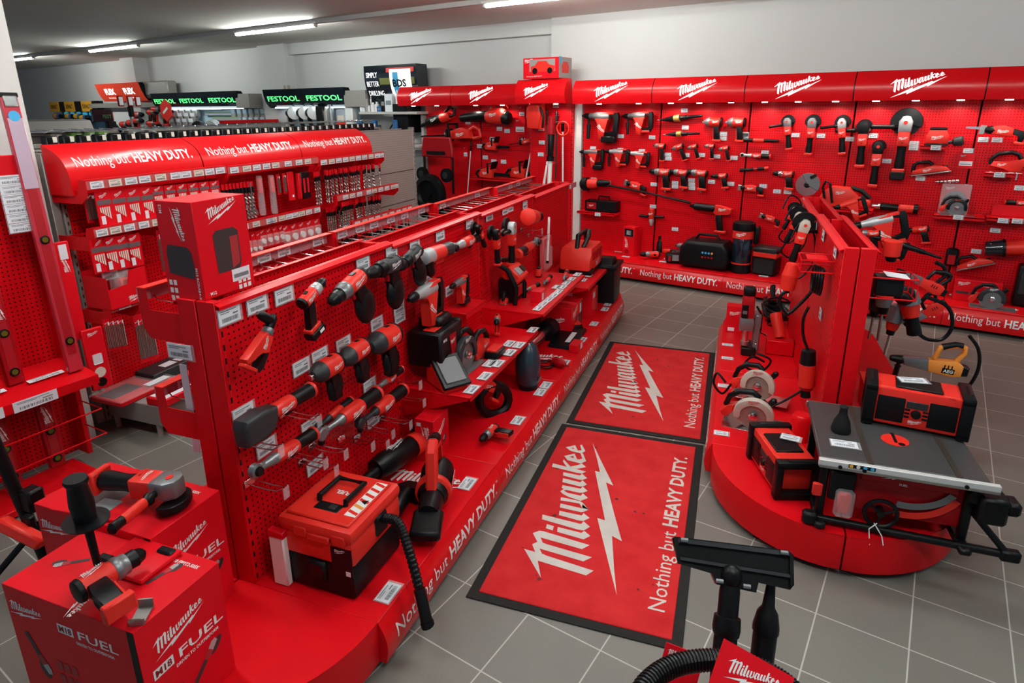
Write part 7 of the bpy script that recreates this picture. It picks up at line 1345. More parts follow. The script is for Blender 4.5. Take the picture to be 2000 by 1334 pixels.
    row(blade_pack, LB, K2(420,680), K2(560,650), 4, .26, 'small red hole saw blister in the middle row', 'blister pack', 'small hole saw blisters', 'hole_saw_blister', w=.065, h=.15, style=2)
    row(blade_pack, LB, K2(595,650), K2(825,600), 5, .26, 'larger hole saw blister with a white cup saw in the middle row', 'blister pack', 'larger hole saw blisters', 'hole_saw_blister', w=.095, h=.17, style=2)
    row(blade_pack, LB, K2(310,700), K2(390,690), 3, .26, 'slim red bit blister right of the speaker carton', 'blister pack', 'slim bit blisters', 'bit_blister', w=.05, h=.22, style=2)
    row(blade_pack, LB, K2(360,975), K2(680,900), 7, .26, 'red blister pack peeking over the top of the middle gondola', 'blister pack', 'blisters peeking over the gondola', 'bit_blister', w=.07, h=.12, style=2)
    # tray goods
    def tray(px, sz, label, m, extra=None, yaw=0., name='blade_box', z=.222):
        t = thing(name, label, 'packaged goods', LB.w(*flat(LB,px,z)), LB.rot() @ Matrix.Rotation(yaw,3,'Z')); MB().box((0,0,sz[2]/2),sz,.006).build('box', m, t)
        if extra: extra(t)
        return t
    tray(K3(1040,800), (.42,.28,.03), 'clear red blister set lying on the grey tray of the left gondola', CRED, lambda t: (MB().box((0,0,.033),(.43,.29,.02),.008).build('clear_lid', CLR, t), MB().box((.1,-.08,.0445),(.16,.06,.001)).build('white_strip', CARD, t), MB().box((-.08,.03,.0315),(.2,.14,.004)).build('inner', PHO, t)), name='blister_set')
    tray(K3(1290,650), (.40,.22,.07), 'grey plastic case with two white labels on the tray of the left gondola', DGR, lambda t: [MB().box((-.02+.12*i,-.03,.0705),(.10,.07,.001)).build('label', CARD, t) for i in range(2)], name='tool_case')
    tray(K3(1350,840), (.30,.16,.05), 'flat carton with a white top near the right of the grey tray', CRED, lambda t: MB().box((0,0,.0505),(.26,.13,.001)).build('white_top', CARD, t), name='flat_carton')
    # hook rails of the middle gondola that face the left gondola
    GK = Frame(G.w(0,-.74,0).xy, (-G.u).xy, (-G.v).xy)
    def grail(u0, u1, z, d, label, cards, gname, F=GK):
        t = thing('hook_rail', label, 'hook rail', F.w(-u1,0,z), F.rot(), 'hook rails on the back of the middle gondola'); L = u1-u0
        for x in (0.002,L-.002): MB().prism([(0,-.16),(d*.85,-.16),(d,-.12),(d,.03),(d*.80,.03),(d*.76,-.05),(0,-.05)],-.0015,.0015,M=Matrix.Translation((x,0,0)) @ Matrix(((0,1,0,0),(-1,0,0,0),(0,0,1,0),(0,0,0,1)))).build('arm', RED, t)
        MB().box((L/2,-d,.0),(L,.004,.05)).build('price_channel', mat('clear_pink_channel',(.45,.20,.23),.2), t); MB().box((L/2,-d+.018,.028),(L,.04,.004)).build('top_lip', TRED, t)
        for k in range(int(L/.09)): MB().tube([(.05+.09*k,0,-.04),(.05+.09*k,-d*.9,-.03),(.05+.09*k,-d*.97,-.015)],.0025,5).build('prong', STL if k % 3 else TRED, t)
        for f in cards: o = thing('price_card', 'price card seen from behind in the '+gname, 'price card', F.w(-u1+L*(1-f), d-.004, z), F.rot() @ Matrix.Rotation(PI,3,'Z'), 'price cards in the '+gname); card(o,.085,.042,hold=False)
    grail(.04, 1.14, 1.345, .20, 'nearest hook rail on the back of the middle gondola, behind the speaker carton', [.45,.58,.70,.93], 'nearest back rail')
    grail(.04, .50, 1.345-.385, .20, 'lower red hook rail bracket at the near back of the middle gondola', [.3], 'lower back rail')
    grail(1.16, 2.25, 1.345, .20, 'second hook rail on the back of the middle gondola', [.1,.25,.38,.55,.7,.9], 'second back rail')
    grail(2.30, 3.30, 1.335, .20, 'third hook rail on the back of the middle gondola', [.15,.75], 'third back rail')
    grail(3.38, 4.38, 1.32, .20, 'farthest hook rail on the back of the middle gondola', [.4,.6], 'farthest back rail')
    a = G.on((1088,391),1,-.30); t = thing('hook_rail', 'pink price rail sticking out at the far end of the middle gondola', 'hook rail', G.w(4.44,-.62,1.24), RS.rot() if False else GB.rot()); MB().box((.16,-.02,0),(.34,.006,.05)).build('price_channel', mat('clear_pink_channel',(.45,.20,.23),.2), t); MB().box((.0,-.01,-.04),(.006,.05,.12)).build('arm', RED, t); MB().box((.10,-.025,.0),(.05,.002,.04)).build('card', CARD, t)
    o = thing('price_card', 'paper price card on the near end post of the middle gondola', 'price card', G.w(.022,-.76,1.16), RS.rot(), None); o.rotation_euler = Frame(G.w(0,0,0).xy, G.v.xy, (-G.u).xy).rot().to_euler(); card(o,.11,.055)
    t = thing('paper_strip', 'long white paper strip hanging behind the near end post', 'paper', G.w(.06,-.80,1.0), 0); t.rotation_euler = o.rotation_euler; MB().box((0,0,-.09),(.035,.002,.36)).build('sheet', CARD, t)
    t = thing('tool_rack_cards', 'small black and white cards lying behind the rear carton', 'cards', G.w(.12,-1.05,.213), GB.rot()); MB().box((0,0,.03),(.16,.20,.06),.003).build('box', BLK, t)
    for k in range(3): MB().box((-.05+.05*k,-.03,.0605),(.035,.06,.001)).build('white_mark', CARD, t)
left_goods()
# ================================================================== rack of spirit levels at the left edge
def level_rack():
    a = math.radians(8); F = Frame(G.w(.12,-2.52,0).xy, (G.u*math.cos(a)+G.v*math.sin(a)).xy, (G.v*math.cos(a)-G.u*math.sin(a)).xy)
    t = thing('level_rack', 'red metal rack of spirit levels at the left edge of the frame', 'rack', F.w(0,0,0), F.rot())
    MB().box((-.03,-.13,.03),(1.06,.28,.04),.004).build('base', RED, t); MB().box((0,.05,.85),(1.16,.02,1.56)).build('back_panel', PEG, t)
    for x in (-.57,.57): MB().box((x,0,.85),(.03,.10,1.58),.004).build('side_post', RED, t)
    MB().prism([(0,-.02),(.30,-.07),(.30,-.055),(0,.0)],-.58,.58,M=Matrix.Translation((0,.02,.66)) @ Matrix(((0,1,0,0),(-1,0,0,0),(0,0,1,0),(0,0,0,1)))).build('ledge', RED, t); MB().box((0,-.285,.58),(1.16,.004,.05)).build('ledge_front', RED, t)
    for zz in (.25,.40): MB().tube([(-.57,-.05,zz),(-.57,-.27,zz),(.57,-.27,zz),(.57,-.05,zz)],.004,6).build('guard_wire', RED, t)
    for i in range(4):
        o = thing('price_card', 'white price card lying on the sloped ledge of the level rack', 'price card', F.w(-.42+.27*i,.16,.640), F.rot() @ Matrix.Rotation(-PI/2+.15,3,'X'), 'price cards on the level rack ledge'); card(o,.17,.035,hold=False)
    for i in range(4):
        o = thing('price_card', 'white price card on the front edge of the level rack ledge', 'price card', F.w(-.45+.24*i,.29,.58), F.rot(), 'front price cards of the level rack'); card(o,.20,.055,hold=False)
    def level(px, z0, z1, w, d, label, m=TRED, lean=.05, tk=.035, vial=True, m2=None):
        P = flat(F, px, z0); L = z1-z0
        q = thing('spirit_level', label, 'spirit level', F.w(P.x,d,z0), F.rot() @ Matrix.Rotation(-lean,3,'X')); MB().box((0,0,L/2),(w,tk,L),.004).build('beam', m2 or DRED, q); MB().box((0,-tk/2-.001,L*.5),(w*.55,.002,L*.86)).build('recess', mat('red_level_web',(.36,.008,.014),.35), q)
        if vial:
            for f in (.12,.5): MB().lathe((0,-tk/2-.002,L*f),(0,-1,0),[(0,w*.30),(.004,w*.30),(.005,w*.24)],14).build('vial_ring', BLK, q); MB().lathe((0,-tk/2-.006,L*f),(0,-1,0),[(0,w*.20),(.003,w*.19)],12).build('vial', mat('dark_vial',(.10,.09,.01),.2), q)
        MB().box((0,0,L-.012),(w*1.08,tk*1.1,.024),.004).build('end_cap', BLK, q); logo_on(q,(0,-tk/2-.0022,L*.72),(0,0,1),(-1,0,0),w*1.5)
        return q
    Z = .655
    for i,(x,z1,w,d,l) in enumerate(((-.50,1.25,.07,.10,'leftmost level of the upper row, cut by the frame edge'),(-.36,1.02,.07,.17,'short level in front at the left of the upper row'),(-.20,1.40,.075,.10,'broad level in the middle of the upper row'),(-.03,1.00,.07,.17,'level pack with a silver clip, lower front of the upper row'),(.12,1.32,.07,.10,'level in the upper row with a round dark vial at eye height'),(.27,1.20,.075,.12,'broad level left of the tallest one'))):
        q = level((100,700), Z, z1, w, d, l); q.location = F.w(x,d,Z-.01*(d>.12)-.015)
    q = level((100,700), .64, 2.08, .075, .20, 'tallest red spirit level wrapped in film, rising above the rack', tk=.03, m2=mat('film_wrapped_red',(.50,.03,.05),.22,coat=.5)); q.location = F.w(.52,.19,.63); MB().box((0,-.017,1.40),(.06,.003,.05),.004).build('silver_sticker', STL, q); MB().cyl((0,-.016,1.33),(0,-.020,1.33),.025,n=16).build('round_sticker', LBL, q); MB().box((0,-.0185,1.15),(.064,.001,.34)).build('pale_label', mat('lilac_label',(.48,.36,.46),.35), q)
    for i,(x,z1,w,l) in enumerate(((-.46,.50,.07,'leftmost'),(-.27,.52,.07,'second'),(-.06,.53,.07,'third'),(.15,.54,.075,'fourth'),(.36,.55,.075,'rightmost'))):
        q = level((100,900), .12, z1, w, .10, l+' of the five levels standing in the lower part of the rack', lean=.03); q.location = F.w(x,.13,.115)
    for i in range(6):
        P = F.on((18+4.4*i,352+18.5*i),1,.14); o = thing('price_card', ('top','second','third','fourth','fifth','lowest')[i]+' of the six white price cards stacked on the level rack', 'price card', F.w(P.x+.015,.14,P.z), F.rot()); card(o,.125,.045)
    P = F.on((12,305),1,.10); o = thing('blister_pack', 'dark red pack with a beige label on top of the level rack', 'blister pack', F.w(P.x,.10,1.62), F.rot()); MB().box((0,0,.07),(.16,.03,.17),.004).build('card', CRED, o); MB().box((.0,-.017,.04),(.10,.002,.04)).build('label', CARD2, o)
    o = thing('blister_pack', 'red laser level pack with round prints hanging at the right of the rack', 'blister pack', F.w(.66,.14,.76), F.rot()); MB().box((0,0,-.12),(.11,.02,.36),.004).build('card', CRED, o); MB().box((0,-.011,-.12),(.05,.002,.06),.004).build('print', CARD, o); MB().cyl((0,-.010,-.20),(0,-.013,-.20),.030,n=16).build('round_print', CARD2, o); MB().cyl((0,-.010,-.26),(0,-.013,-.26),.026,n=16).build('dark_print', BLK, o); logo_on(o,(0,-.0105,.03),(1,0,0),(0,0,1),.06)
    o = thing('blister_pack', 'narrow red blister with a zig-zag edge hanging beside the tallest level', 'blister pack', F.w(.62,.10,1.24), F.rot()); MB().box((0,0,-.2),(.07,.02,.55),.004).build('card', CRED, o); logo_on(o,(0,-.0105,-.05),(0,0,1),(-1,0,0),.09); MB().box((0,-.011,.02),(.04,.002,.08)).build('label', CARD, o)
level_rack()
# ================================================================== far bays on the back wall
KH = cr(540,120,7.143); KI = cr(80,160,8.333); KJ = cr(300,170,8.333)
def back_bays():
    def sign(l, r, zb, zt, label, txt, prof=None, m=SBLK, lit=GLIT, h=.09, fr=.82, yf=.5, group='black signs with green letters'):
        a, b = WB.on(l,1,.25), WB.on(r,1,.25); header(WB, a.x, b.x, prof or [(.18,zb),(.23,zb+.05),(.27,zb+(zt-zb)*.35),(.295,zb+(zt-zb)*.65),(.31,zt)], label, text=([(txt,.02)],.085,fr,yf) if txt else None, body=m, lit=lit, name='header_sign', group=group)
    zb, zt = 2.02, 2.33
    for l, r, nm in (((519,190),(594,190),'left one of the two nearer ones'),((594,190),(678,190),'right one of the two nearer ones'),((299,190),(348,190),'left of the three farther ones'),((348,190),(404,190),'middle of the three farther ones'),((404,190),(468,190),'right of the three farther ones')): sign(l, r, zb, zt, 'black sign with green capital letters, '+nm, 'FESTOOL', yf=.42)
    for l, r, nm in (((680,190),(722,190),'between the green sign and the drilling sign'),((468,190),(494,190),'at the right end of the farther green signs')):
        a, b = WB.on(l,1,.2), WB.on(r,1,.2); t = thing('sign_housing', 'plain grey sign housing '+nm, 'sign', WB.w((a.x+b.x)/2,0,0), WB.rot()); MB().box((0,-.15,2.15),(b.x-a.x,.28,.25)).build('housing', GMT, t)
    a, b = WB.on((192,180),1,.30), WB.on((277,176),1,.30); header(WB, a.x, b.x, [(.20,2.20),(.26,2.28),(.31,2.40),(.36,2.57)], 'curved orange red sign with two white words', body=OLIT, name='header_sign', group=None); o = [c for c in bpy.data.objects if c.get('label') == 'curved orange red sign with two white words'][0]
    for x in (-.34,.36):
        b_ = text_run([('FLEX',.05)],.12); w = max(v.co.x for v in b_.verts); f, S = curve_fn([(.20,2.20),(.26,2.28),(.31,2.40),(.36,2.57)]); put(bend(b_, lambda p,q: (lambda k: V((x*(b.x-a.x)*.62+(p-w/2)*1.15,-k.x,k.y)))(f(S*.42+q)), 4),'lettering',SGW,o)
        put(bend(text_run([('Elektrowerkzeuge',.0)],.03), lambda p,q: (lambda k: V((x*(b.x-a.x)*.62-.2+p,-k.x,k.y)))(f(S*.18+q)), 2),'lettering',SGW,o)
    t = thing('sign_housing', 'grey housing below and beside the orange red sign', 'sign', WB.w((a.x+b.x)/2-.3,0,0), WB.rot()); MB().box((.2,-.10,2.11),(b.x-a.x+1.4,.18,.10)).build('housing', GMT, t)
    # yellow plates on a black bar
    a, b = WB.on((95,200),1,.15), WB.on((188,195),1,.15); t = thing('brand_bar', 'black bar with three yellow plates at the far left of the back wall', 'sign', WB.w(a.x,0,0), WB.rot()); L = b.x-a.x; MB().box((L/2,-.08,2.10),(L,.14,.24)).build('bar', BLK, t)
    for f in (.12,.45,.80): p = MB().box((L*f,-.16,2.10),(L*.20,.02,.24),.004).build('yellow_plate', YEL, t); text_on(p,'DEWALT',(L*f,-.171,2.10),(1,0,0),(0,0,1),.09,m=BLK,bold=.03,wid=L*.14)
    t = thing('back_bay', 'dark blue lit back panel under the black bar with yellow plates', 'display bay', WB.w(a.x+.4,0,0), WB.rot()); MB().box((L*.42,-.03,1.5),(L*.84,.04,1.0)).build('panel', mat('dark_blue_panel',(.01,.05,.09),.3), t)
    for i in range(6): MB().ell((L*(.12+.13*i),-.08,1.93),(.12,.03,.05),10,6).build('lit_dome', mat('blue_dome',(.05,.35,.55),.3,emit=.3), t)
    for i,(x,m) in enumerate(((155,ORA),(180,YEL),(215,YEL),(250,YEL))):
        P = WB.on((80+[230,420,560,650][i]/8.333,160+[560,560,560,580][i]/8.333),1,.2); t = thing('drill_driver', ('far left','second','third','right')+() and ('far left','second','third','right')[i]+' of four yellow and blue tools on the far back wall', 'drill', WB.w(*P), WB.rot(), ); drill_driver(t,.42,-1,body=m,foot='foot',logo=False,gear=BLU)
    # white bay with red tools under the orange red sign
    a, b = WB.on((222,230),1,.0), WB.on((345,230),1,.0); t = thing('back_bay', 'white back panel with red uprights under the orange red sign', 'display bay', WB.w(a.x,0,0), WB.rot()); L = b.x-a.x; MB().box((L/2,-.02,1.45),(L,.03,1.05)).build('panel', mat('white_panel',(.75,.75,.75),.4), t)
    for f in (.01,.38): MB().box((L*f,-.06,1.5),(.09,.06,1.0)).build('red_post', DRED, t)
    for i,(x,y) in enumerate(((290,219),(298,214),(262,224),(250,240),(262,236),(290,241),(237,243),(318,217))):
        P = WB.on((x,y),1,.2); t = thing('drill_driver', ('first','second','third','fourth','fifth','sixth','seventh','eighth')[i]+' small red and black tool on the white far bay', 'drill', WB.w(*P), WB.rot(), 'red tools on the white far bay'); drill_driver(t,.40,-1,logo=False,foot='battery' if i % 2 else 'foot')
    P = WB.on((326,216),1,.3); t = thing('round_sign', 'red hexagonal sign at the right of the white far bay', 'sign', WB.w(*P), WB.rot()); MB().cyl((0,0,0),(0,-.03,0),.22,n=6).build('plate', TRED, t); MB().box((0,-.035,0),(.22,.002,.05),rot=(0,-.5,0)).build('lettering', WHT, t)
    # light blue lit panels under the green signs
    for l, r, nm in (((345,235),(495,235),'farther'),((560,230),(705,230),'nearer')):
        a, b = WB.on(l,1,0), WB.on(r,1,0); t = thing('back_bay', 'pale blue panel under the '+nm+' black and green signs', 'display bay', WB.w(a.x,0,0), WB.rot(), 'pale blue panels'); MB().box(((b.x-a.x)/2,-.02,1.5),(b.x-a.x,.03,1.0)).build('panel', mat('pale_blue_panel',(.42,.58,.66),.4), t); MB().box(((b.x-a.x)/2,-.2,2.02),(b.x-a.x,.05,.02)).build('light_strip', mat('lit_cool_strip',(.75,.9,1),.3,emit=2.5), t)
    for i,(x,y,r) in enumerate(((215,720,.085),(365,720,.085),(490,720,.08))):
        P = WB.on(KH(x,y),1,.2); t = thing('random_orbit_sander', ('left','middle','right')[i]+' of three dark sanders with white pads on the pale blue panel', 'sander', WB.w(*P), WB.rot(), ); MB().lathe((.05,0,.0),(.9,-.4,.1),[(0,.11),(.03,.115),(.04,.09)],18).build('pad', WHT, t); MB().lathe((.03,0,0),(-.9,-.2,0),[(0,.09),(.05,.10),(.12,.06)],14).build('motor', BLK, t); MB().tube([(-.05,-.02,-.02),(-.02,-.03,-.15),(.03,-.03,-.24)],.035,8).build('grip', BLK, t)
    for i,(q,w,h,m,l) in enumerate((((640,800),.20,.42,BLK,'black hose tool hanging right of the sanders'),((770,770),.12,.45,GRY,'tall grey cylinder beside the clear tubes'),((940,850),.26,.42,ORA,'clear bag with an orange red lower half on the pale blue panel'),((1045,800),.18,.40,WHT,'white stack of profiles at the right of the pale blue panel'),((700,760),.10,.30,GMT,'grey bottle beside the black hose tool'))):
        P = WB.on(KH(*q),1,.2); t = thing(('hose_tool','metal_canister','dust_bag','profile_stack','bottle')[i], l, 'goods', WB.w(*P), WB.rot())
        if i == 2: MB().box((0,0,.10),(w,.10,h*.5),.02).build('upper', CLR, t); MB().box((0,0,-.10),(w,.12,h*.5),.02).build('lower', TRED, t); MB().box((0,-.06,.06),(w*.6,.01,h*.25)).build('picture', CARD2, t)
        elif i in (1,4): MB().lathe((0,0,-h/2),(0,0,1),[(0,w/2),(h*.75,w/2),(h*.85,w*.3),(h,w*.3)],12).build('body', m, t)
        else: MB().box((0,0,0),(w,.12,h),.02).build('body', m, t)
    # pale boards leaning beside the wall and the drilling sign
    a = WB.on((557,180),1,.1); t = thing('timber_boards', 'bundle of pale boards standing upright behind the black and green sign', 'boards', WB.w(a.x,.06,0), WB.rot())
    for k in range(4): MB().box((-.07+.05*k,-.02*(k%2),1.2),(.04,.03,2.4)).build('board', WOO, t)
    a, b = WB.on((717,165),1,.25), WB.on((818,160),1,.25); t = thing('light_box', 'black light box sign with a white script panel and blue bar, leaning forward', 'sign', WB.w((a.x+b.x)/2,0,0), WB.rot()); L = b.x-a.x; zc = (a.z+b.z)/2
    pf = arc_prof((.20,zc-.26),(.30,zc+.26),.04); sweep(pf+[(.06,zc+.26),(.02,zc-.26)], -L/2, L/2).build('housing', SBLK, t); f, S = curve_fn(pf)
    def cf(x0, s0): return lambda p,q: (lambda k: V((x0+p,-k.x,k.y)))(f(s0+q))
    for i,(w_,yy) in enumerate((('SIMPLY',.68),('BETTER',.44),('DRILLING',.18))): b_ = text_run([(w_,.0)],.075); [setattr(v_.co,'x',v_.co.x*.72) for v_ in b_.verts]; put(bend(b_, cf(-L*.46,S*yy), 3),'lettering',SGW,t)
    def crect(x0,x1,s0,s1,m,nm,off=0):
        mb = MB(); n = 8; g = curve_fn(pf,.002+off)[0]
        for i in range(n):
            A, B = g(S*(s0+(s1-s0)*i/n)), g(S*(s0+(s1-s0)*(i+1)/n)); mb.quad((x0,-A.x,A.y),(x1,-A.x,A.y),(x1,-B.x,B.y),(x0,-B.x,B.y))
        return mb.build(nm, m, t)
    crect(-L*.06,L*.46,.80,.92,TRED,'red_band'); crect(-L*.2,L*.46,.48,.66,mat('olive_band',(.16,.17,.04),.4),'olive_band'); crect(-L*.1,L*.46,.10,.22,mat('ochre_band',(.42,.25,.05),.4),'ochre_band'); p = crect(0,L*.40,.14,.88,mat('lit_white_panel',(.85,.87,.85),.4,emit=.35),'white_panel',.001); crect(L*.06,L*.16,.20,.80,LBL,'blue_bar',.002)
    put(bend(text_run([('BDS',.03)],.10), (lambda g: lambda p_,q: (lambda k: V((L*.05+p_*1.1,-k.x,k.y)))(g(S*.42+q)))(curve_fn(pf,.006)[0]), 3),'lettering',BLK,t); put(bend(text_run([('MASCHINEN',.01)],.030), (lambda g: lambda p_,q: (lambda k: V((L*.17+p_*.9,-k.x,k.y)))(g(S*.20+q)))(curve_fn(pf,.006)[0]), 2),'lettering',BLK,t)
    # shelves under it with bottles and machines
    a, b = WB.on((702,221),1,.35), WB.on((815,218),1,.35)
    for k,(zz,nm) in enumerate(((a.z,'upper'),(a.z-.48,'lower'))):
        t = thing('shelf', nm+' grey shelf under the drilling sign', 'shelf', WB.w((a.x+b.x)/2,0,zz), WB.rot()); MB().box((0,-.18,0),(b.x-a.x,.36,.04),.004).build('board', mat('pale_grey_shelf',(.52,.50,.47),.4), t)
    for i,(x,h,r,m) in enumerate(((1190,.20,.03,CARD),(1225,.17,.025,WHT),(1270,.26,.04,GMT),(1300,.10,.025,CARD),(1330,.24,.02,DST),(1355,.14,.04,WHT),(1410,.15,.04,WHT),(1465,.08,.06,BLU),(1520,.24,.05,BLK),(1600,.26,.09,CARD),(1705,.33,.04,WHT),(1765,.28,.06,GMT))):
        P = WB.on(KH(x,690),1,.25); t = thing('bottle' if r < .05 else 'carton', ('first','second','third','fourth','fifth','sixth','seventh','eighth','ninth','tenth','eleventh','twelfth')[i]+' item from the left on the upper grey shelf', 'goods', WB.w(P.x,.25,a.z+.02), WB.rot(), 'bottles and boxes on the upper grey shelf')
        if r < .05: MB().lathe((0,0,0),(0,0,1),[(0,r),(h*.7,r),(h*.8,r*.5),(h,r*.5)],10).build('body', m, t)
        else: MB().box((0,0,h/2),(r*1.8,.10,h),.004).build('box', m, t); MB().box((0,-.051,h*.5),(r*1.2,.002,h*.25)).build('label', DISP, t)
    for i,(x,l) in enumerate(((1200,'blue and black magnetic drill at the left of the lower grey shelf'),(1400,'blue core drill in the middle of the lower grey shelf'),(1700,'blue drill with looped handles at the right of the lower grey shelf'))):
        P = WB.on(KH(x,880),1,.25); t = thing('magnetic_drill', l, 'drill press', WB.w(P.x,.25,a.z-.46), WB.rot()); MB().box((0,0,.04),(.16,.12,.08),.006).build('base', BLK, t); MB().box((0,.02,.16),(.09,.08,.24),.008).build('frame', GRY, t); MB().lathe((0,-.05,.14),(0,0,1),[(0,.055),(.20,.05),(.22,.03)],14).build('motor', BLU, t); MB().tube([(-.08,-.02,.16),(-.16,-.03,.22),(-.08,-.03,.30),(.04,-.04,.32)],.012,7).build('lever', BLK, t)
    MBX = WB.on((715,240),1,.1); t = thing('dark_cupboard', 'black cupboard side below the drilling sign at the red bay', 'cupboard', WB.w(WB.on((800,200),1,.2).x-.1,.0,0), WB.rot()); MB().box((.0,-.16,1.85),(.30,.30,.42)).build('box', BLK, t); MB().box((.28,-.10,.95),(.05,.08,1.9)).build('white_upright', mat('pale_grey_shelf',(.52,.50,.47),.4), t)
    # white paper bag with dark marks near the grey end panel
    # grey gondolas between the left gondola and the back wall
    FM = Frame(G.w(0,-3.15,0).xy, G.u.xy, G.v.xy)
    t = thing('display_gondola', 'grey back to back gondola behind the left gondola, hung with dark packs', 'display gondola', FM.w(0,0,0), FM.rot()); MB().box((2.9,.03,.88),(4.6,.02,1.72)).build('grey_panel', PEGG, t); MB().box((2.9,-.30,1.76),(4.6,.012,.012)).build('rail', GMT, t); MB().box((2.9,.03,1.77),(4.6,.10,.02)).build('top_cap', GMT, t)
    for x in (.6,2.0,3.5,5.2): MB().box((x,.03,.88),(.05,.08,1.76)).build('upright', GMT, t)
    proto = None
    for i in range(34):
        u = 1.14+i*.105; loc = FM.w(u,.27,1.848)
        if proto is None:
            proto = thing('hanging_pack', 'dark hanging pack with a white tag in the row behind the red slogan header', 'hanging pack', loc, FM.rot(), 'dark packs behind the left gondola'); MB().box((0,0,-.09),(.075,.05,.16),.008).build('pack', BLK, proto); MB().box((.0,-.026,-.13),(.05,.002,.03)).build('red_print', DRED, proto); MB().box((0,-.05,-.030),(.024,.002,.032)).build('tag', CARD2, proto); MB().tube([(0,.26,.02),(0,.02,.01),(0,-.05,.025)],.004,5).build('hook', STL, proto)
        else: copy_tree(proto).location = loc
    FN = Frame(G.w(0,-6.6,0).xy, G.u.xy, G.v.xy)
    t = thing('display_gondola', 'second grey gondola farther back with a sloped grey top and small packs', 'display gondola', FN.w(0,0,0), FN.rot()); MB().box((5.4,.03,.87),(4.4,.02,1.70)).build('grey_panel', PEGG, t); MB().box((5.4,-.03,1.735),(4.4,.10,.03)).build('top_rail', GMT, t); MB().prism([(0,0),(.20,-.01),(.16,.11),(.04,.13)],3.3,4.05,M=Matrix.Translation((0,0,1.765)) @ Matrix(((0,1,0,0),(-1,0,0,0),(0,0,1,0),(0,0,0,1)))).build('sloped_hood', GMT, t)
    for i,(u,m,l) in enumerate(((3.62,WOO,'box of copper fittings'),(3.86,GRN,'left green boxed pack'),(4.02,GRN,'middle green boxed pack'),(4.2,GRN,'right green boxed pack'),(4.6,GMT,'grey hanging packs'),(4.9,GMT,'second grey hanging packs'))):
        q = thing('hanging_pack', l+' on the second grey gondola', 'hanging pack', FN.w(u,.10,1.70), FN.rot()); MB().box((0,0,0),(.13,.10,.08),.006).build('pack', m, q); MB().box((.02,-.052,.01),(.04,.002,.03)).build('tag', CARD, q)
    P = FN.on((188,215),1,.1); t = thing('display_monitor', 'black monitor with dim green letters on an arm above the grey gondola', 'monitor', FN.w(4.27,.08,1.93), FN.rot()); MB().box((0,0,0),(.26,.04,.15),.006).build('screen', SBLK, t); text_on(t,'FEST',(.05,-.022,-.01),(1,0,0),(0,0,1),.04,m=mat('dim_green_print',(.03,.12,.03),.4)); MB().box((.10,0,-.11),(.12,.06,.08),.01).build('bracket', BLK, t); MB().tube([(.14,0,-.09),(.22,0,-.20)],.02,8).build('arm', BLK, t)
    P = FN.on((250,195),1,.5); t = thing('card_holder', 'red framed triple card holder on a post in front of the orange red sign', 'card holder', FN.w(4.73,.02,0), FN.rot()); zc = 2.105
    for k,x in enumerate((-.125,0,.125)): MB().box((x,-.015*(k==1),zc),(.085,.02,.13),.008).build('red_frame', DRED, t); MB().box((x,-.009-.015*(k==1),zc),(.055,.008,.10)).build('white_card', CARD, t)
    MB().cyl((0,.02,0),(0,.02,zc-.05),.012,n=8).build('post', GMT, t); MB().box((0,.0,zc-.13),(.06,.05,.13),.008).build('clamp', BLK, t)
    # fins of paper bags and end objects near the grey panel
    P = LB.on((810,335),1,-.25); t = thing('paper_sack', 'white sack with dark letters standing behind the grey end panel', 'sack', LB.w(5.35,-.35,0), LB.rot()); MB().prism([(-.14,.9),(.14,.9),(.13,1.45),(-.12,1.48)],-.06,.06,.02,seg=2).build('sack', CARD, t); text_on(t,'BDS',(0,-.0605,1.38),(1,0,0),(0,0,1),.06,m=BLK,bold=.03); MB().box((0,0,.45),(.26,.10,.9),.01).build('lower_stack', CARD, t)
    # grey appliance on the wall, circular saws on the far panel
    P = WB.on((302,175),1,.2); t = thing('air_unit', 'grey wall unit behind the orange red sign', 'wall unit', WB.w(P.x,0,P.z), WB.rot()); MB().box((0,-.12,0),(1.1,.22,.34),.03).build('housing', GMT, t); MB().box((0,-.232,-.12),(.9,.004,.05)).build('vent', DGR, t)
    for i,(x,y,m) in enumerate(((390,248,BLK),(416,246,LGR))):
        P = WB.on((x,y),1,.4); t = thing('mitre_saw', ('dark','pale grey')[i]+' mitre saw guard peeking over the grey gondola under the green signs', 'saw', WB.w(P.x,.4,P.z-.18), WB.rot()); MB().prism([(.30*math.cos(math.radians(k)),.30*math.sin(math.radians(k))) for k in range(0,181,12)],-.06,.06,.02).build('guard', m, t); MB().box((.1,0,-.05),(.5,.2,.12),.02).build('body', DGR, t); MB().cyl((0,-.07,0),(0,-.08,0),.2,n=24).build('blade', STL, t); MB().cyl((0,0,-P.z+.18),(0,0,-.05),.05,n=8).build('pedestal', GMT, t)
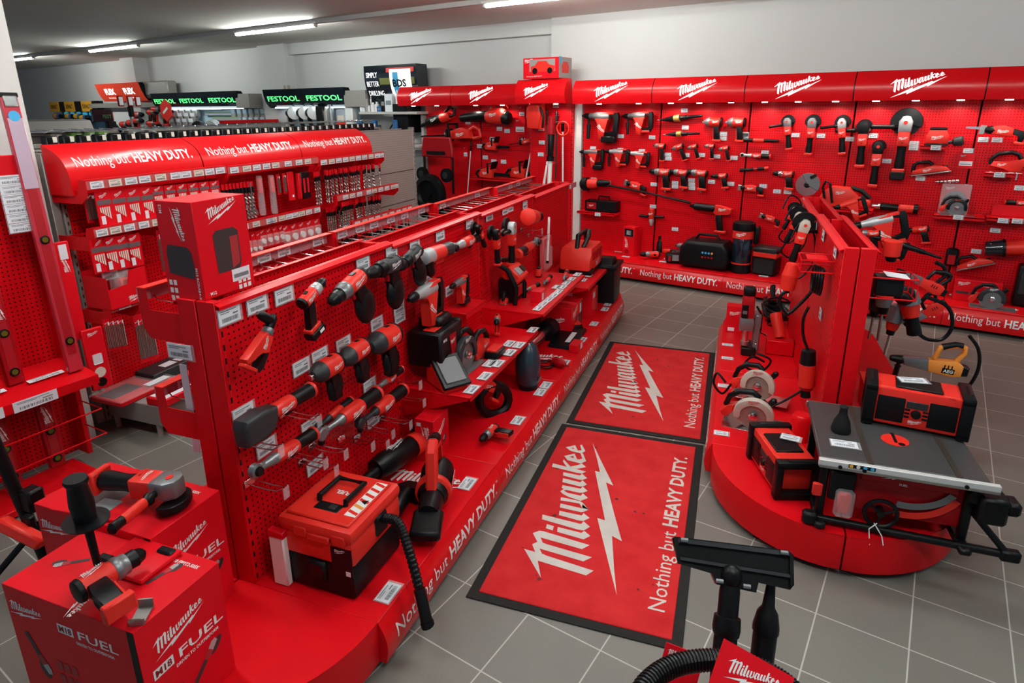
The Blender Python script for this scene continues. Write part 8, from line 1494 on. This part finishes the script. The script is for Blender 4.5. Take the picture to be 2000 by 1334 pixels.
    for i in range(3):
        P = WB.on(((395,448)[0]+18*0+400*0+ (405,425,440)[i]-395, (212,222,232)[i]),1,.1); t = thing('guide_rail', ('upper','middle','lower')[i]+' pale guide rail lying across the farther pale blue panel', 'guide rail', WB.w(P.x,.08,P.z), WB.rot()); MB().box((0,0,0),(.9,.03,.06)).build('profile', LGR, t); MB().box((0,-.017,.03),(.88,.004,.012)).build('green_strip', GRN, t)
    proto = None
    for r in range(3):
        for c_ in range(4):
            P = WB.on((345+12.5*c_-3*r, 215+11*r),1,.15); loc = WB.w(P.x,.15,P.z)
            if proto is None: proto = thing('boxed_part', 'small white topped pack in the grid on the farther pale blue panel', 'pack', loc, WB.rot(), 'white packs on the farther panel'); MB().box((0,0,-.06),(.16,.08,.14),.01).build('pack', GMT, proto); MB().box((0,-.042,.02),(.15,.003,.07)).build('tag', CARD, proto)
            else: copy_tree(proto).location = loc
    proto = None
    for r in range(2):
        for c_ in range(6):
            P = WB.on((458+11.5*c_, 224+16*r),1,.06); loc = WB.w(P.x,.06,P.z)
            if proto is None: proto = thing('boxed_part', 'grey clear pack hanging at the right of the farther green signs', 'pack', loc, WB.rot(), 'grey packs right of the farther signs'); MB().box((0,0,0),(.13,.06,.22),.01).build('pack', GMT, proto); MB().box((0,-.032,.06),(.11,.003,.08)).build('tag', mat('pale_blue_panel',(.42,.58,.66),.4), proto)
            else: copy_tree(proto).location = loc
    a, b = FN.on((432,252),1,-.6), FN.on((575,250),1,-.6)
    t = thing('display_gondola', 'red topped gondola edge between the grey gondola and the pale blue panels', 'display gondola', FN.w(a.x,-.6,0), FN.rot()); MB().box(((b.x-a.x)/2,0,.9),(b.x-a.x,.05,1.75)).build('panel', GMT, t); MB().box(((b.x-a.x)/2,-.03,1.80),(b.x-a.x,.10,.05)).build('red_top', RED, t)
    P = LB.on((600,258),1,-.9); t = thing('display_monitor', 'small black card with green letters behind the red slogan header', 'sign', LB.w(P.x,-.9,P.z-.03), LB.rot()); MB().box((0,0,0),(.34,.03,.16),.006).build('screen', SBLK, t); text_on(t,'FESTOOL',(0,-.017,0),(1,0,0),(0,0,1),.05,m=mat('dim_green_print',(.03,.12,.03),.4)); MB().cyl((0,0,-P.z+.04),(0,0,-.05),.02,n=8).build('post', GMT, t)
back_bays()
